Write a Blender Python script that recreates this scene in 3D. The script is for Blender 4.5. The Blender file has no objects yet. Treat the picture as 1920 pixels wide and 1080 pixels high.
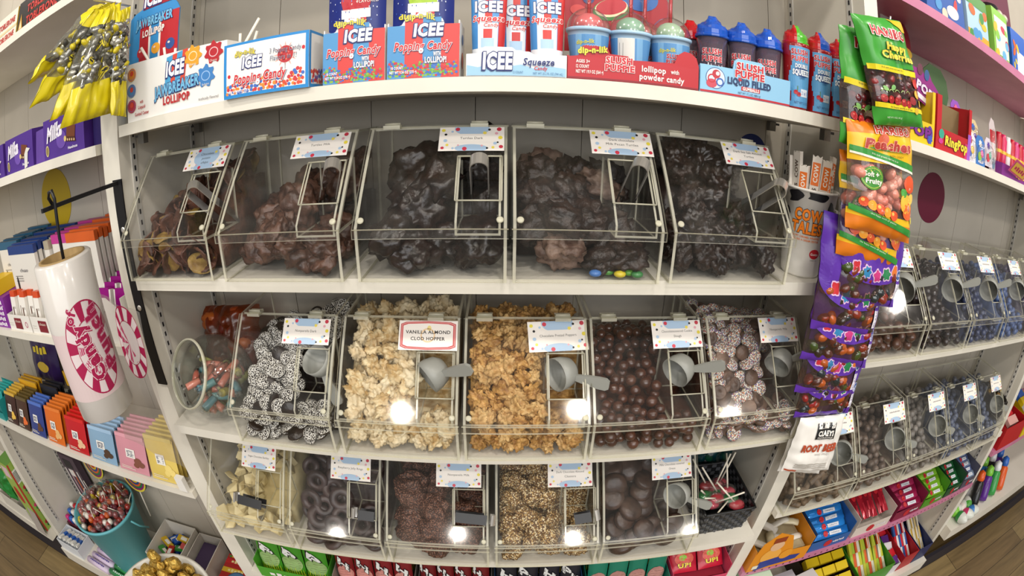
import bpy, bmesh, math, random
from mathutils import Vector, Matrix, Euler, noise
from mathutils.geometry import tessellate_polygon
rnd = random.Random(7)
R = math.radians
C = bpy.context.scene.collection
S = bpy.context.scene

# ---------------------------------------------------------------- camera: full-frame fisheye, tilted down towards the shelves
cam = bpy.data.cameras.new('camera')
cam_o = bpy.data.objects.new('camera', cam); C.objects.link(cam_o); S.camera = cam_o
cam.type = 'PANO'
for owner in (cam, getattr(cam, 'cycles', None)):
    if owner is not None and hasattr(owner, 'panorama_type'):
        owner.panorama_type = 'FISHEYE_EQUISOLID'
        owner.fisheye_lens = 901.68 * 36 / 1920
        owner.fisheye_fov = math.pi * 1.2
cam.sensor_fit = 'HORIZONTAL'; cam.sensor_width = 36; cam.sensor_height = 20.25
cam.clip_start = 0.01
_p, _yaw, _roll = 0.3745, 0.02438, 0.01538
_f0 = Vector((math.sin(_yaw), math.cos(_yaw), 0)); _rx = Vector((math.cos(_yaw), -math.sin(_yaw), 0))
_fwd = _f0 * math.cos(_p) + Vector((0, 0, -math.sin(_p)))
_up = _f0 * math.sin(_p) + Vector((0, 0, math.cos(_p)))
_r = _rx * math.cos(_roll) + _up * math.sin(_roll); _u = -_rx * math.sin(_roll) + _up * math.cos(_roll)
_m = Matrix((_r, _u, -_fwd)).transposed().to_4x4(); _m.translation = (0.0509, -0.617, 0.0)
cam_o.matrix_world = _m

# ---------------------------------------------------------------- light: shop lamps on the ceiling behind the camera, soft fill from the room
S.view_settings.view_transform = 'Standard'; S.view_settings.look = 'None'
S.view_settings.gamma = 1; S.view_settings.use_curve_mapping = False
S.view_settings.exposure = 0.26
w = bpy.data.worlds.new('shop_room'); S.world = w; w.use_nodes = True
bgn = w.node_tree.nodes['Background']; bgn.inputs[0].default_value = (1.0, 0.94, 0.86, 1); bgn.inputs[1].default_value = 0.27
def area(name, loc, size, power, target, color=(1, 0.93, 0.83), sy=None):
    l = bpy.data.lights.new(name, 'AREA'); l.energy = power; l.color = color
    l.size = size
    if not sy: l.shape = 'DISK'
    if sy: l.shape = 'RECTANGLE'; l.size_y = sy
    o = bpy.data.objects.new(name, l); C.objects.link(o); o.location = loc
    o.rotation_euler = (Vector(target) - Vector(loc)).to_track_quat('-Z', 'Y').to_euler()
    return o
for i, (x, y) in enumerate([(-2.5, -0.85), (-1.15, -0.95), (0.3, -0.9), (1.6, -0.95), (2.9, -0.85)]):
    area('ceiling_lamp', (x, y, 1.35), 0.13, 7.5, (x * 0.8, 0.2, -0.6))
for x, y in ((-1.6, -3.3), (-0.35, -3.1), (0.75, -3.2), (2.0, -3.3), (-0.6, -1.6), (0.55, -1.55), (1.7, -1.7)):
    area('ceiling_lamp', (x, y, 1.35), 0.11, 5, (x * 0.8, 0.2, -0.5))
area('front_fill_light', (0.4, -4.6, 0.9), 5.0, 92, (0, 0, -0.5), (0.95, 0.97, 1.0), 2.2)  # broad frontal fill added to lift the recesses and reflect in the lids
cy = getattr(S, 'cycles', None)
if cy:
    cy.max_bounces = 6; cy.diffuse_bounces = 3; cy.glossy_bounces = 2; cy.transmission_bounces = 3
    cy.transparent_max_bounces = 28; cy.caustics_reflective = False; cy.caustics_refractive = False

# ---------------------------------------------------------------- materials
def lin(h):
    h = h.lstrip('#'); v = [int(h[i:i + 2], 16) / 255 for i in (0, 2, 4)]
    return tuple(((c + 0.055) / 1.055) ** 2.4 if c > 0.04045 else c / 12.92 for c in v) + (1,)
MATS = {}
def M(key, rough=0.5, metal=0.0, coat=0.0, spec=0.5):
    """plain paint / plastic / card of one colour; key is the colour"""
    k = (key, rough, metal, coat, spec)
    if k in MATS: return MATS[k]
    m = bpy.data.materials.new('paint_' + key.lstrip('#')); m.use_nodes = True
    b = m.node_tree.nodes['Principled BSDF']
    b.inputs['Base Color'].default_value = lin(key); b.inputs['Roughness'].default_value = rough
    b.inputs['Metallic'].default_value = metal; b.inputs['Coat Weight'].default_value = coat
    b.inputs['Specular IOR Level'].default_value = spec
    MATS[k] = m; return m
def noisy(name, c1, c2, scale=20, rough=0.5, bump=0.2, bscale=None, lo=0.35, hi=0.65, spec=0.5, coat=0.0, detail=4, dist=0.004):
    if name in MATS: return MATS[name]
    m = bpy.data.materials.new(name); m.use_nodes = True; n = m.node_tree.nodes; l = m.node_tree.links
    b = n['Principled BSDF']; tc = n.new('ShaderNodeTexCoord')
    t = n.new('ShaderNodeTexNoise'); t.inputs['Scale'].default_value = scale; t.inputs['Detail'].default_value = detail
    r = n.new('ShaderNodeValToRGB'); r.color_ramp.elements[0].position = lo; r.color_ramp.elements[1].position = hi
    r.color_ramp.elements[0].color = lin(c1); r.color_ramp.elements[1].color = lin(c2)
    l.new(tc.outputs['Object'], t.inputs['Vector']); l.new(t.outputs['Fac'], r.inputs[0]); l.new(r.outputs[0], b.inputs['Base Color'])
    b.inputs['Roughness'].default_value = rough; b.inputs['Specular IOR Level'].default_value = spec; b.inputs['Coat Weight'].default_value = coat
    if bump:
        t2 = n.new('ShaderNodeTexNoise'); t2.inputs['Scale'].default_value = bscale or scale * 2; t2.inputs['Detail'].default_value = 5
        bp = n.new('ShaderNodeBump'); bp.inputs['Strength'].default_value = bump; bp.inputs['Distance'].default_value = dist
        l.new(tc.outputs['Object'], t2.inputs['Vector']); l.new(t2.outputs['Fac'], bp.inputs['Height']); l.new(bp.outputs[0], b.inputs['Normal'])
    MATS[name] = m; return m
def clear(name, tint='#ffffff', gloss=1.0, haze=0.05, hazecol='#d8d4c8', rough=0.03, scratch=0.0):
    """thin clear sheet: see-through, reflecting more at a slant, with a little dust and scuffing"""
    if name in MATS: return MATS[name]
    m = bpy.data.materials.new(name); m.use_nodes = True; n = m.node_tree.nodes; l = m.node_tree.links
    n.remove(n['Principled BSDF']); out = n['Material Output']
    tr = n.new('ShaderNodeBsdfTransparent'); tr.inputs[0].default_value = lin(tint)
    gl = n.new('ShaderNodeBsdfGlossy'); gl.inputs['Roughness'].default_value = rough
    df = n.new('ShaderNodeBsdfDiffuse'); df.inputs[0].default_value = lin(hazecol)
    fr = n.new('ShaderNodeFresnel'); ge = n.new('ShaderNodeNewGeometry'); io = n.new('ShaderNodeMapRange')   # same reflection on both sides of the thin sheet
    io.inputs[3].default_value = 1.45; io.inputs[4].default_value = 1 / 1.45; l.new(ge.outputs['Backfacing'], io.inputs[0]); l.new(io.outputs[0], fr.inputs[0])
    mu = n.new('ShaderNodeMath'); mu.operation = 'MULTIPLY'; mu.inputs[1].default_value = gloss
    m1 = n.new('ShaderNodeMixShader'); m2 = n.new('ShaderNodeMixShader')
    l.new(fr.outputs[0], mu.inputs[0]); l.new(mu.outputs[0], m2.inputs[0])
    l.new(tr.outputs[0], m1.inputs[1]); l.new(df.outputs[0], m1.inputs[2])
    if scratch:
        tc = n.new('ShaderNodeTexCoord'); t = n.new('ShaderNodeTexNoise'); t.inputs['Scale'].default_value = 14; t.inputs['Detail'].default_value = 6
        mr = n.new('ShaderNodeMapRange'); mr.inputs[1].default_value = 0.45; mr.inputs[2].default_value = 0.8
        mr.inputs[3].default_value = haze; mr.inputs[4].default_value = haze + scratch
        l.new(tc.outputs['Object'], t.inputs['Vector']); l.new(t.outputs['Fac'], mr.inputs[0]); l.new(mr.outputs[0], m1.inputs[0])
    else: m1.inputs[0].default_value = haze
    l.new(m1.outputs[0], m2.inputs[1]); l.new(gl.outputs[0], m2.inputs[2]); l.new(m2.outputs[0], out.inputs[0])
    MATS[name] = m; return m
def sprinkled(name, base, cols, scale=260, size=0.5, bump=0.6, rough=0.5):
    """surface covered in tiny beads of one or more colours"""
    if name in MATS: return MATS[name]
    m = bpy.data.materials.new(name); m.use_nodes = True; n = m.node_tree.nodes; l = m.node_tree.links
    b = n['Principled BSDF']; b.inputs['Roughness'].default_value = rough
    tc = n.new('ShaderNodeTexCoord'); v = n.new('ShaderNodeTexVoronoi'); v.inputs['Scale'].default_value = scale
    l.new(tc.outputs['Object'], v.inputs['Vector'])
    sp = n.new('ShaderNodeSeparateColor'); l.new(v.outputs['Color'], sp.inputs[0])
    r = n.new('ShaderNodeValToRGB'); r.color_ramp.interpolation = 'CONSTANT'
    e = r.color_ramp.elements
    while len(e) < len(cols): e.new(1)
    for i, c in enumerate(cols): e[i].position = i / len(cols); e[i].color = lin(c)
    l.new(sp.outputs[0], r.inputs[0])
    lt = n.new('ShaderNodeMath'); lt.operation = 'LESS_THAN'; lt.inputs[1].default_value = size
    l.new(v.outputs['Distance'], lt.inputs[0])
    mx = n.new('ShaderNodeMix'); mx.data_type = 'RGBA'; mx.inputs[6].default_value = lin(base)
    l.new(lt.outputs[0], mx.inputs[0]); l.new(r.outputs[0], mx.inputs[7]); l.new(mx.outputs[2], b.inputs['Base Color'])
    bp = n.new('ShaderNodeBump'); bp.inputs['Strength'].default_value = bump; bp.inputs['Distance'].default_value = 0.002; bp.invert = True
    l.new(v.outputs['Distance'], bp.inputs['Height']); l.new(bp.outputs[0], b.inputs['Normal'])
    MATS[name] = m; return m
WHITE = noisy('white_shelf_paint', '#dcd7ca', '#e3ded2', 6, 0.42, 0.12, 60, dist=0.002)
WALLM = noisy('back_board_paint', '#b6aea0', '#bfb7a9', 5, 0.6, 0.1, 40, dist=0.002)
PINKP = noisy('pink_shelf_paint', '#b9708f', '#c67d9c', 9, 0.42, 0.1, 60, dist=0.002)
ACR = clear('clear_acrylic', '#ffffff', 0.5, 0.003, '#cfcabb', 0.04, 0.012)
LID = clear('scuffed_acrylic_lid', '#ffffff', 0.75, 0.005, '#cfcabd', 0.07, 0.035)
EDGE = clear('acrylic_edge', '#e9e8d6', 1.4, 0.48, '#f0ecd8', 0.15)
GLASS = clear('clear_jar_plastic', '#f8faf8', 1.3, 0.03, '#cfcfc8', 0.03)
FILM = clear('clear_candy_film', '#ffffff', 2.2, 0.03, '#d0d0c8', 0.12, 0.1)
STEEL = M('#e9e6e1', 0.34, 0.85)
DSTEEL = M('#8a8884', 0.3, 0.9)
BLK = M('#131215', 0.35)
GREYP = M('#94958f', 0.4)

# ---------------------------------------------------------------- mesh helpers
class MB:
    def __init__(s): s.v = []; s.f = []; s.m = []; s.mats = []; s.smooth = []
    def mi(s, mat):
        if mat not in s.mats: s.mats.append(mat)
        return s.mats.index(mat)
    def add(s, vs, fs, mat, smooth=False):
        o = len(s.v); s.v += [tuple(p) for p in vs]; i = s.mi(mat)
        for f in fs: s.f.append(tuple(a + o for a in f)); s.m.append(i); s.smooth.append(smooth)
        return s
    def box(s, x0, x1, y0, y1, z0, z1, mat, rim=None, axis=None):
        """axis: the thin direction; its two faces take mat, the four rim faces take rim"""
        vs = [(x0, y0, z0), (x1, y0, z0), (x1, y1, z0), (x0, y1, z0), (x0, y0, z1), (x1, y0, z1), (x1, y1, z1), (x0, y1, z1)]
        fs = {'z': [(3, 2, 1, 0), (4, 5, 6, 7)], 'y': [(0, 1, 5, 4), (2, 3, 7, 6)], 'x': [(1, 2, 6, 5), (3, 0, 4, 7)]}
        for a in 'xyz': s.add(vs, fs[a], rim if (rim and a != axis) else mat)
        return s
    def prism(s, pts, a0, a1, axis, mat, rim=None, smooth=False):
        """2-D outline pushed along axis; pts are the two other coordinates in xyz order"""
        def P(p, a):
            return {'x': (a, p[0], p[1]), 'y': (p[0], a, p[1]), 'z': (p[0], p[1], a)}[axis]
        n = len(pts); A = [P(p, a0) for p in pts]; B = [P(p, a1) for p in pts]
        tri = tessellate_polygon([[Vector((p[0], p[1], 0)) for p in pts]])
        s.add(A + B, [t for t in tri] + [tuple(i + n for i in reversed(t)) for t in tri], mat)
        s.add(A + B, [(i, (i + 1) % n, (i + 1) % n + n, i + n) for i in range(n)], rim or mat, smooth)
        return s
    def lathe(s, prof, mat, seg=24, c=(0, 0, 0), smooth=True, sx=1.0, sy=1.0, capend=True):
        vs = []; fs = []
        for (r, z) in prof:
            for k in range(seg):
                a = 2 * math.pi * k / seg; vs.append((c[0] + r * math.cos(a) * sx, c[1] + r * math.sin(a) * sy, c[2] + z))
        for i in range(len(prof) - 1):
            for k in range(seg):
                k2 = (k + 1) % seg; fs.append((i * seg + k, i * seg + k2, (i + 1) * seg + k2, (i + 1) * seg + k))
        s.add(vs, fs, mat, smooth)
        if capend:
            if prof[0][0] > 1e-6: s.add(vs[:seg], [tuple(reversed(range(seg)))], mat)
            if prof[-1][0] > 1e-6: s.add(vs[-seg:], [tuple(range(seg))], mat)
        return s
    def tube(s, path, r, mat, seg=8, r2=None, flat=None):
        path = [Vector(p) for p in path]; vs = []; fs = []; n = len(path); up = Vector((0.13, 0.27, 0.95))
        for i, p in enumerate(path):
            t = (path[min(i + 1, n - 1)] - path[max(i - 1, 0)]).normalized()
            a = t.cross(up)
            if a.length < 0.05: a = t.cross(Vector((1, 0.2, 0)))
            a.normalize(); b = t.cross(a)
            rr = r if r2 is None else r + (r2 - r) * i / (n - 1)
            for k in range(seg):
                q = 2 * math.pi * k / seg
                vs.append(p + a * (rr * math.cos(q)) + b * (rr * (flat or 1) * math.sin(q)))
        for i in range(n - 1):
            for k in range(seg):
                k2 = (k + 1) % seg; fs.append((i * seg + k, i * seg + k2, (i + 1) * seg + k2, (i + 1) * seg + k))
        fs += [tuple(reversed(range(seg))), tuple(range((n - 1) * seg, n * seg))]
        return s.add(vs, fs, mat, True)
    def strip(s, path, wdir, width, t, mat):
        """flat strip swept along a path: wdir is its width direction"""
        path = [Vector(p) for p in path]; w = Vector(wdir).normalized() * width / 2; vs = []; n = len(path)
        for i, p in enumerate(path):
            d = (path[min(i + 1, n - 1)] - path[max(i - 1, 0)]).normalized(); nn = d.cross(w).normalized() * t / 2
            vs += [p - w - nn, p + w - nn, p + w + nn, p - w + nn]
        fs = [(0, 1, 2, 3), tuple(n * 4 - 4 + q for q in (3, 2, 1, 0))]
        for i in range(n - 1):
            for k in range(4): fs.append((i * 4 + k, i * 4 + (k + 1) % 4, i * 4 + 4 + (k + 1) % 4, i * 4 + 4 + k))
        return s.add(vs, fs, mat, False)
    def ball(s, c, r, mat, seg=10, rings=6, sc=(1, 1, 1), rot=None):
        vs = []; fs = []; c = Vector(c)
        q = rot.to_matrix() if rot else None
        for i in range(rings + 1):
            th = math.pi * i / rings
            for k in range(seg):
                a = 2 * math.pi * k / seg
                p = Vector((math.sin(th) * math.cos(a) * r * sc[0], math.sin(th) * math.sin(a) * r * sc[1], math.cos(th) * r * sc[2]))
                if q: p = q @ p
                vs.append(c + p)
        for i in range(rings):
            for k in range(seg):
                k2 = (k + 1) % seg; fs.append((i * seg + k, (i + 1) * seg + k, (i + 1) * seg + k2, i * seg + k2))
        return s.add(vs, fs, mat, True)
    def build(s, name, parent=None, loc=None, rot=None, bevel=0.0):
        me = bpy.data.meshes.new(name); me.from_pydata(s.v, [], s.f)
        for m in s.mats: me.materials.append(m)
        me.polygons.foreach_set('material_index', s.m); me.polygons.foreach_set('use_smooth', s.smooth); me.update()
        o = bpy.data.objects.new(name, me); C.objects.link(o)
        if parent: o.parent = parent
        if loc: o.location = loc
        if rot: o.rotation_euler = rot
        if bevel:
            md = o.modifiers.new('soft_edges', 'BEVEL'); md.width = bevel; md.segments = 2; md.limit_method = 'ANGLE'; md.angle_limit = R(50)
        return o
def tag(o, label=None, cat=None, group=None, kind=None):
    if label: o['label'] = label
    if cat: o['category'] = cat
    if group: o['group'] = group
    if kind: o['kind'] = kind
    return o
def thing(name, label, cat, loc=(0, 0, 0), rot=(0, 0, 0), group=None):
    o = bpy.data.objects.new(name, None); C.objects.link(o); o.location = loc; o.rotation_euler = rot; o.empty_display_size = 0.02
    return tag(o, label, cat, group)
def copy_tree(o, parent=None):
    c = o.copy(); C.objects.link(c); c.parent = parent
    if parent: c.matrix_parent_inverse = o.matrix_parent_inverse.copy()
    for ch in list(o.children): copy_tree(ch, c)
    return c

# ---------------------------------------------------------------- flat printing: lettering and shapes laid on a face
_TX = {}
def text_geo(body, bold, shear):
    k = (body, bold, shear)
    if k not in _TX:
        c = bpy.data.curves.new('lettering', 'FONT'); c.body = body; c.resolution_u = 2; c.offset = bold; c.shear = shear; c.size = 1; c.space_character = 1.06 + 1.2 * max(0, bold)
        o = bpy.data.objects.new('lettering', c); C.objects.link(o)
        bpy.context.view_layer.update()
        me = o.evaluated_get(bpy.context.evaluated_depsgraph_get()).to_mesh()
        vs = [(v.co.x, v.co.y) for v in me.vertices]; fs = [tuple(p.vertices) for p in me.polygons]
        C.objects.unlink(o); bpy.data.objects.remove(o); bpy.data.curves.remove(c)
        _TX[k] = (vs, fs)
    return _TX[k]
def text_geo2(body, bold, ow, shear):
    k = (body, bold, shear, ow)
    if k not in _TX:
        c = bpy.data.curves.new('lettering', 'FONT'); c.body = body; c.resolution_u = 2; c.offset = bold + ow * .55; c.shear = shear; c.size = 1; c.space_character = 1.06 + 1.2 * max(0, bold)
        o = bpy.data.objects.new('lettering', c); C.objects.link(o); bpy.context.view_layer.update()
        me = o.evaluated_get(bpy.context.evaluated_depsgraph_get()).to_mesh()
        _TX[k] = ([(v.co.x, v.co.y) for v in me.vertices], [tuple(q.vertices) for q in me.polygons])
        C.objects.unlink(o); bpy.data.objects.remove(o); bpy.data.curves.remove(c)
    return _TX[k]
def fine(vs, fs, mx):
    """split the triangles of a flat shape until it can follow a curved face"""
    vs = list(vs); out = []; st = [(f[0], f[i], f[i + 1]) for f in fs for i in range(1, len(f) - 1)]; mid = {}
    while st:
        t = st.pop(); e = [((vs[t[i]][0] - vs[t[(i + 1) % 3]][0]) ** 2 + (vs[t[i]][1] - vs[t[(i + 1) % 3]][1]) ** 2, i) for i in range(3)]; d, i = max(e)
        if d <= mx * mx or len(out) > 6000: out.append(t); continue
        a, b, c = t[i], t[(i + 1) % 3], t[(i + 2) % 3]; k = (min(a, b), max(a, b))
        if k not in mid: mid[k] = len(vs); vs.append(((vs[a][0] + vs[b][0]) / 2, (vs[a][1] + vs[b][1]) / 2))
        m = mid[k]; st += [(a, m, c), (m, b, c)]
    return vs, out
class Art:
    def __init__(s): s.it = []
    def raw(s, vs, fs, col, L): s.it.append((vs, fs, col, L)); return s
    def rect(s, x0, y0, x1, y1, col, L=0, nx=1, ny=1):
        vs = [(x0 + (x1 - x0) * i / nx, y0 + (y1 - y0) * j / ny) for j in range(ny + 1) for i in range(nx + 1)]
        fs = [(j * (nx + 1) + i, j * (nx + 1) + i + 1, (j + 1) * (nx + 1) + i + 1, (j + 1) * (nx + 1) + i) for j in range(ny) for i in range(nx)]
        return s.raw(vs, fs, col, L)
    def poly(s, pts, col, L=0):
        return s.raw(list(pts), [tuple(t) for t in tessellate_polygon([[Vector((p[0], p[1], 0)) for p in pts]])], col, L)
    def ell(s, cx, cy, rx, ry=None, col='#ffffff', L=1, n=18, rot=0):
        ry = rx if ry is None else ry; ca, sa = math.cos(rot), math.sin(rot); pts = []
        for k in range(n):
            a = 2 * math.pi * k / n; x, y = rx * math.cos(a), ry * math.sin(a); pts.append((cx + x * ca - y * sa, cy + x * sa + y * ca))
        return s.raw(pts, [tuple(range(n))], col, L)
    def ring(s, cx, cy, r0, r1, col, L=1, n=28, a0=0, a1=2 * math.pi, ky=1.0):
        vs = []; 
        for k in range(n + 1):
            a = a0 + (a1 - a0) * k / n
            vs += [(cx + r0 * math.cos(a), cy + r0 * math.sin(a) * ky), (cx + r1 * math.cos(a), cy + r1 * math.sin(a) * ky)]
        return s.raw(vs, [(2 * k, 2 * k + 1, 2 * k + 3, 2 * k + 2) for k in range(n)], col, L)
    def splat(s, cx, cy, r, col, L=1, n=9, depth=0.28, seed=0):
        rr = random.Random(seed); pts = []
        for k in range(n * 4):
            a = 2 * math.pi * k / (n * 4); pts.append((cx + r * (1 - depth + depth * math.cos(a * n + seed)) * math.cos(a), cy + r * (1 - depth + depth * math.cos(a * n + seed)) * math.sin(a)))
        return s.poly(pts, col, L)
    def dots(s, x0, y0, x1, y1, n, r, cols, L=1, seed=1, seg=7, env=None):
        rr = random.Random(seed); g = math.sqrt((x1 - x0) * (y1 - y0) / n); nx, ny = max(1, int((x1 - x0) / g)), max(1, int((y1 - y0) / g)); k = 0
        for j in range(ny):
            for i in range(nx):
                x = x0 + (x1 - x0) * (i + .5 * (j % 2) + .25 + rr.uniform(-.3, .3)) / (nx + .5); y = y0 + (y1 - y0) * (j + .5 + rr.uniform(-.3, .3)) / ny; k += 1
                if env and y > env(x): continue
                s.ell(x, y, min(r, g * .62) * rr.uniform(.8, 1.1), None, cols[rr.randrange(len(cols))], L + .5 * (i % 2 + 2 * (j % 2)), seg)
        return s
    def text(s, body, cx, cy, h, col, L=3, w=None, bold=0.0, shear=0.0, rot=0, out=None, ow=0.06, arc=0.0, drop=None, slope=0.0):
        """lettering centred at cx, cy with cap height h, squeezed to width w, optionally outlined / arched"""
        vs, fs = text_geo(body, bold, shear)
        if not vs: return s
        xs = [v[0] for v in vs]; x0, x1 = min(xs), max(xs); k = h / 0.73; kx = k if w is None else w / (x1 - x0)
        ca, sa = math.cos(rot), math.sin(rot); mx = (x0 + x1) / 2; hw = (x1 - x0) / 2
        def tr(v):
            x = (v[0] - mx) * kx; y = (v[1] - 0.36) * k + arc * h * (1 - ((v[0] - mx) / hw) ** 2) + slope * x
            return (cx + x * ca - y * sa, cy + x * sa + y * ca)
        if out:
            v2, f2 = text_geo2(body, bold, ow, shear)
            if drop: s.raw([(p[0] + drop[1] * h, p[1] - drop[2] * h) for p in map(tr, v2)], f2, drop[0], L - 0.9)
            s.raw([tr(v) for v in v2], f2, out, L - 0.5)
        return s.raw([tr(v) for v in vs], fs, col, L)
    def marks(s, cx, cy, w, h, col, L=2, n=6):
        """row of unreadable little strokes"""
        for k in range(n):
            x = cx - w / 2 + w * (k + .15) / n; s.rect(x, cy - h * (.5 if k % 3 else .35), x + w / n * .7, cy + h * (.5 if k % 2 else .3), col, L)
        return s
    def build(s, name, parent, fr, eps=0.00022, rough=0.4, base=0.0004, sub=None):
        mb = MB(); st = []
        if sub: s.it = [fine(vs, fs, sub) + (col, L) for vs, fs, col, L in s.it]
        for vs, fs, col, L in sorted(s.it, key=lambda q: q[3]):
            m = col if not isinstance(col, str) else M(col, rough)
            h = base + eps * L
            mb.add([fr(u, v, h) for (u, v) in vs], fs, m)
        return mb.build(name, parent)
def frame(o, U, V):
    o = Vector(o); U = Vector(U).normalized(); V = Vector(V).normalized(); N = U.cross(V)
    return lambda u, v, h: o + U * u + V * v + N * h
def front(x0=0, y=0, z0=0):          # art on a face looking towards -y
    return frame((x0, y, z0), (1, 0, 0), (0, 0, 1))
def wrap(cx, cy, z0, rfun, a_mid, ccw=1):
    """art wrapped round an upright round body; u is arc length measured from the direction a_mid, v is height"""
    def f(u, v, h):
        r = rfun(v); a = a_mid + u / r; return Vector((cx + (r + h) * math.cos(a), cy + (r + h) * math.sin(a), z0 + v))
    return f

# ================================================================ setting
def wood_floor():
    m = bpy.data.materials.new('wood_plank_floor'); m.use_nodes = True; n = m.node_tree.nodes; l = m.node_tree.links
    b = n['Principled BSDF']; b.inputs['Roughness'].default_value = 0.45
    tc = n.new('ShaderNodeTexCoord'); br = n.new('ShaderNodeTexBrick'); br.offset = 0.37
    br.inputs['Scale'].default_value = 1; br.inputs['Brick Width'].default_value = 1.1; br.inputs['Row Height'].default_value = 0.13
    br.inputs['Mortar Size'].default_value = 0.002; br.inputs['Color1'].default_value = lin('#8f7a52'); br.inputs['Color2'].default_value = lin('#756040')
    br.inputs['Mortar'].default_value = lin('#3a2d1c')
    mp = n.new('ShaderNodeMapping'); mp.inputs['Scale'].default_value = (2.5, 28, 1)
    t = n.new('ShaderNodeTexNoise'); t.inputs['Scale'].default_value = 1.5; t.inputs['Detail'].default_value = 6
    mx = n.new('ShaderNodeMix'); mx.data_type = 'RGBA'; mx.blend_type = 'OVERLAY'; mx.inputs[0].default_value = 0.55
    l.new(tc.outputs['Object'], br.inputs['Vector']); l.new(tc.outputs['Object'], mp.inputs['Vector']); l.new(mp.outputs[0], t.inputs['Vector'])
    l.new(br.outputs['Color'], mx.inputs[6]); l.new(t.outputs['Fac'], mx.inputs[7]); l.new(mx.outputs[2], b.inputs['Base Color'])
    return m
FZ = -1.62
tag(MB().box(-4.6, 4.6, -3.2, 0.34, FZ - 0.05, FZ, wood_floor()).build('floor'), kind='structure')
wb = MB(); x = -4.6
wb.box(-4.6, 4.6, 0.303, 0.34, FZ, 1.3, M('#948c7e', 0.7))
while x < 4.6:
    up = M('#6d3147', 0.6) if 0.68 < x + 0.1 < 1.9 else WALLM
    wb.box(x + 0.0007, x + 0.1993, 0.290, 0.303, FZ, 0.33, WALLM); wb.box(x + 0.0007, x + 0.1993, 0.290, 0.303, 0.33, 1.3, up); x += 0.2
tag(wb.build('wall_back'), kind='structure')

def standard(name, parent, x, y, z0, z1, side):
    """slotted metal strip screwed to the inner face of an upright; side = +1 faces right"""
    b = MB(); xa = sorted((x, x + 0.0025 * side)); b.box(xa[0], xa[1], y - 0.008, y + 0.008, z0, z1, M('#c9c6bf', 0.35))
    z = z0 + 0.02; xs = sorted((x + 0.0024 * side, x + 0.0031 * side))
    while z < z1:
        b.box(xs[0], xs[1], y - 0.0022, y + 0.0022, z - 0.0045, z + 0.0045, M('#1b1b22', 0.6)); z += 0.0205
    return b.build(name, parent)
def upright(x0, x1, label, left=True, right=True, z1=1.0):
    t = thing('shelf_upright', label, 'upright', ((x0 + x1) / 2, 0, FZ)); t['group'] = 'white uprights between the shelf bays'
    o = MB().box(x0 - (x0 + x1) / 2, x1 - (x0 + x1) / 2, 0.015, 0.29, 0, z1 - FZ, WHITE).build('panel', t, bevel=0.002)
    for ok, xx, s in ((left, x0, -1), (right, x1, 1)):
        if ok:
            for y in (0.057, 0.262): standard('slotted_strip', t, xx - (x0 + x1) / 2, y, 0.25, z1 - FZ - 0.02, s)
    return t
upright(-0.664, -0.614, 'white upright left of the chocolate bins, behind the roll of plastic bags')
upright(0.645, 0.680, 'white upright behind the hanging strip of gummy bags')
upright(-1.950, -1.900, 'white upright at the lower left beside the tall green box')
upright(1.860, 1.896, 'white upright at the far right beyond the dark woven basket', z1=0.3)

def shelf(x0, x1, y0, zt, th, label, mat=None, clips=True, back=0.289):
    t = thing('shelf_board', label, 'shelf', (x0, y0, zt)); t['group'] = 'wall shelves'
    MB().box(0, x1 - x0, 0, back - y0, -th, 0, mat or WHITE).build('board', t, bevel=0.003)
    if clips:
        for xx in (0.004, x1 - x0 - 0.019):
            for yy in (0.05, 0.24):
                MB().box(xx, xx + 0.015, yy, yy + 0.014, -th - 0.02, -th - 0.0002, DSTEEL).box(xx + (0.012 if xx > .1 else -0.010), xx + (0.025 if xx > .1 else 0.003), yy + 0.002, yy + 0.006, -th - 0.007, -th - 0.0025, M('#3c3c3e', 0.4)).build('shelf_clip', t)
    return t
shelf(-0.600, 0.602, 0.006, 0.043, 0.020, 'white shelf along the top that carries the red and blue novelty candy boxes')
shelf(-0.604, 0.604, 0.000, 0.410, 0.022, 'unseen white shelf overhead, added to shade the wall behind the novelty candy boxes')  # out-of-frame shelf, added to keep the upper back wall in shade
shelf(-0.604, 0.604, 0.000, -0.230, 0.022, 'white shelf under the upper row of dark chocolate bins and the cow-spotted cup')
shelf(-0.606, 0.612, -0.015, -0.534, 0.020, 'white shelf under the middle row of candy bins and the tilted clear jar')
shelf(-0.606, 0.622, -0.0285, -0.828, 0.020, 'white shelf under the lower row of candy bins and the black lollipop basket')
shelf(-0.612, 0.642, 0.000, -1.050, 0.020, 'white shelf near the bottom under the green and red pouch packs')
shelf(-0.612, 0.642, 0.000, -1.470, 0.060, 'white base shelf below the pouch packs', clips=False)
shelf(-1.898, -0.668, 0.000, 0.350, 0.020, 'white shelf at the top left under the black chocolate box')
shelf(-1.898, -0.668, 0.000, 0.021, 0.020, 'white shelf under the purple chocolate boxes')
shelf(-1.898, -0.668, 0.000, -0.374, 0.020, 'white shelf under the white chocolate boxes with blue, pink and orange tops')
shelf(-1.898, -0.668, 0.000, -0.757, 0.022, 'white shelf under the rows of coloured square chocolate bars')
shelf(-1.898, -0.668, -0.030, -1.470, 0.070, 'white base shelf under the turquoise bucket', clips=False)
shelf(-3.4, -1.952, -0.030, -1.400, 0.050, 'white base shelf under the tall green box', clips=False)
shelf(0.682, 1.858, 0.000, 0.325, 0.022, 'pink shelf at the top right under the bright cartoon boxes', PINKP)
shelf(0.682, 1.858, 0.000, 0.043, 0.018, 'white shelf on the right under the ring candy boxes')
shelf(0.682, 1.858, -0.010, -0.383, 0.020, 'white shelf on the right under the bins of round dark chocolates')
shelf(0.682, 1.858, -0.006, -0.790, 0.020, 'white shelf on the right under the lower bins with dull clear lids')
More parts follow.
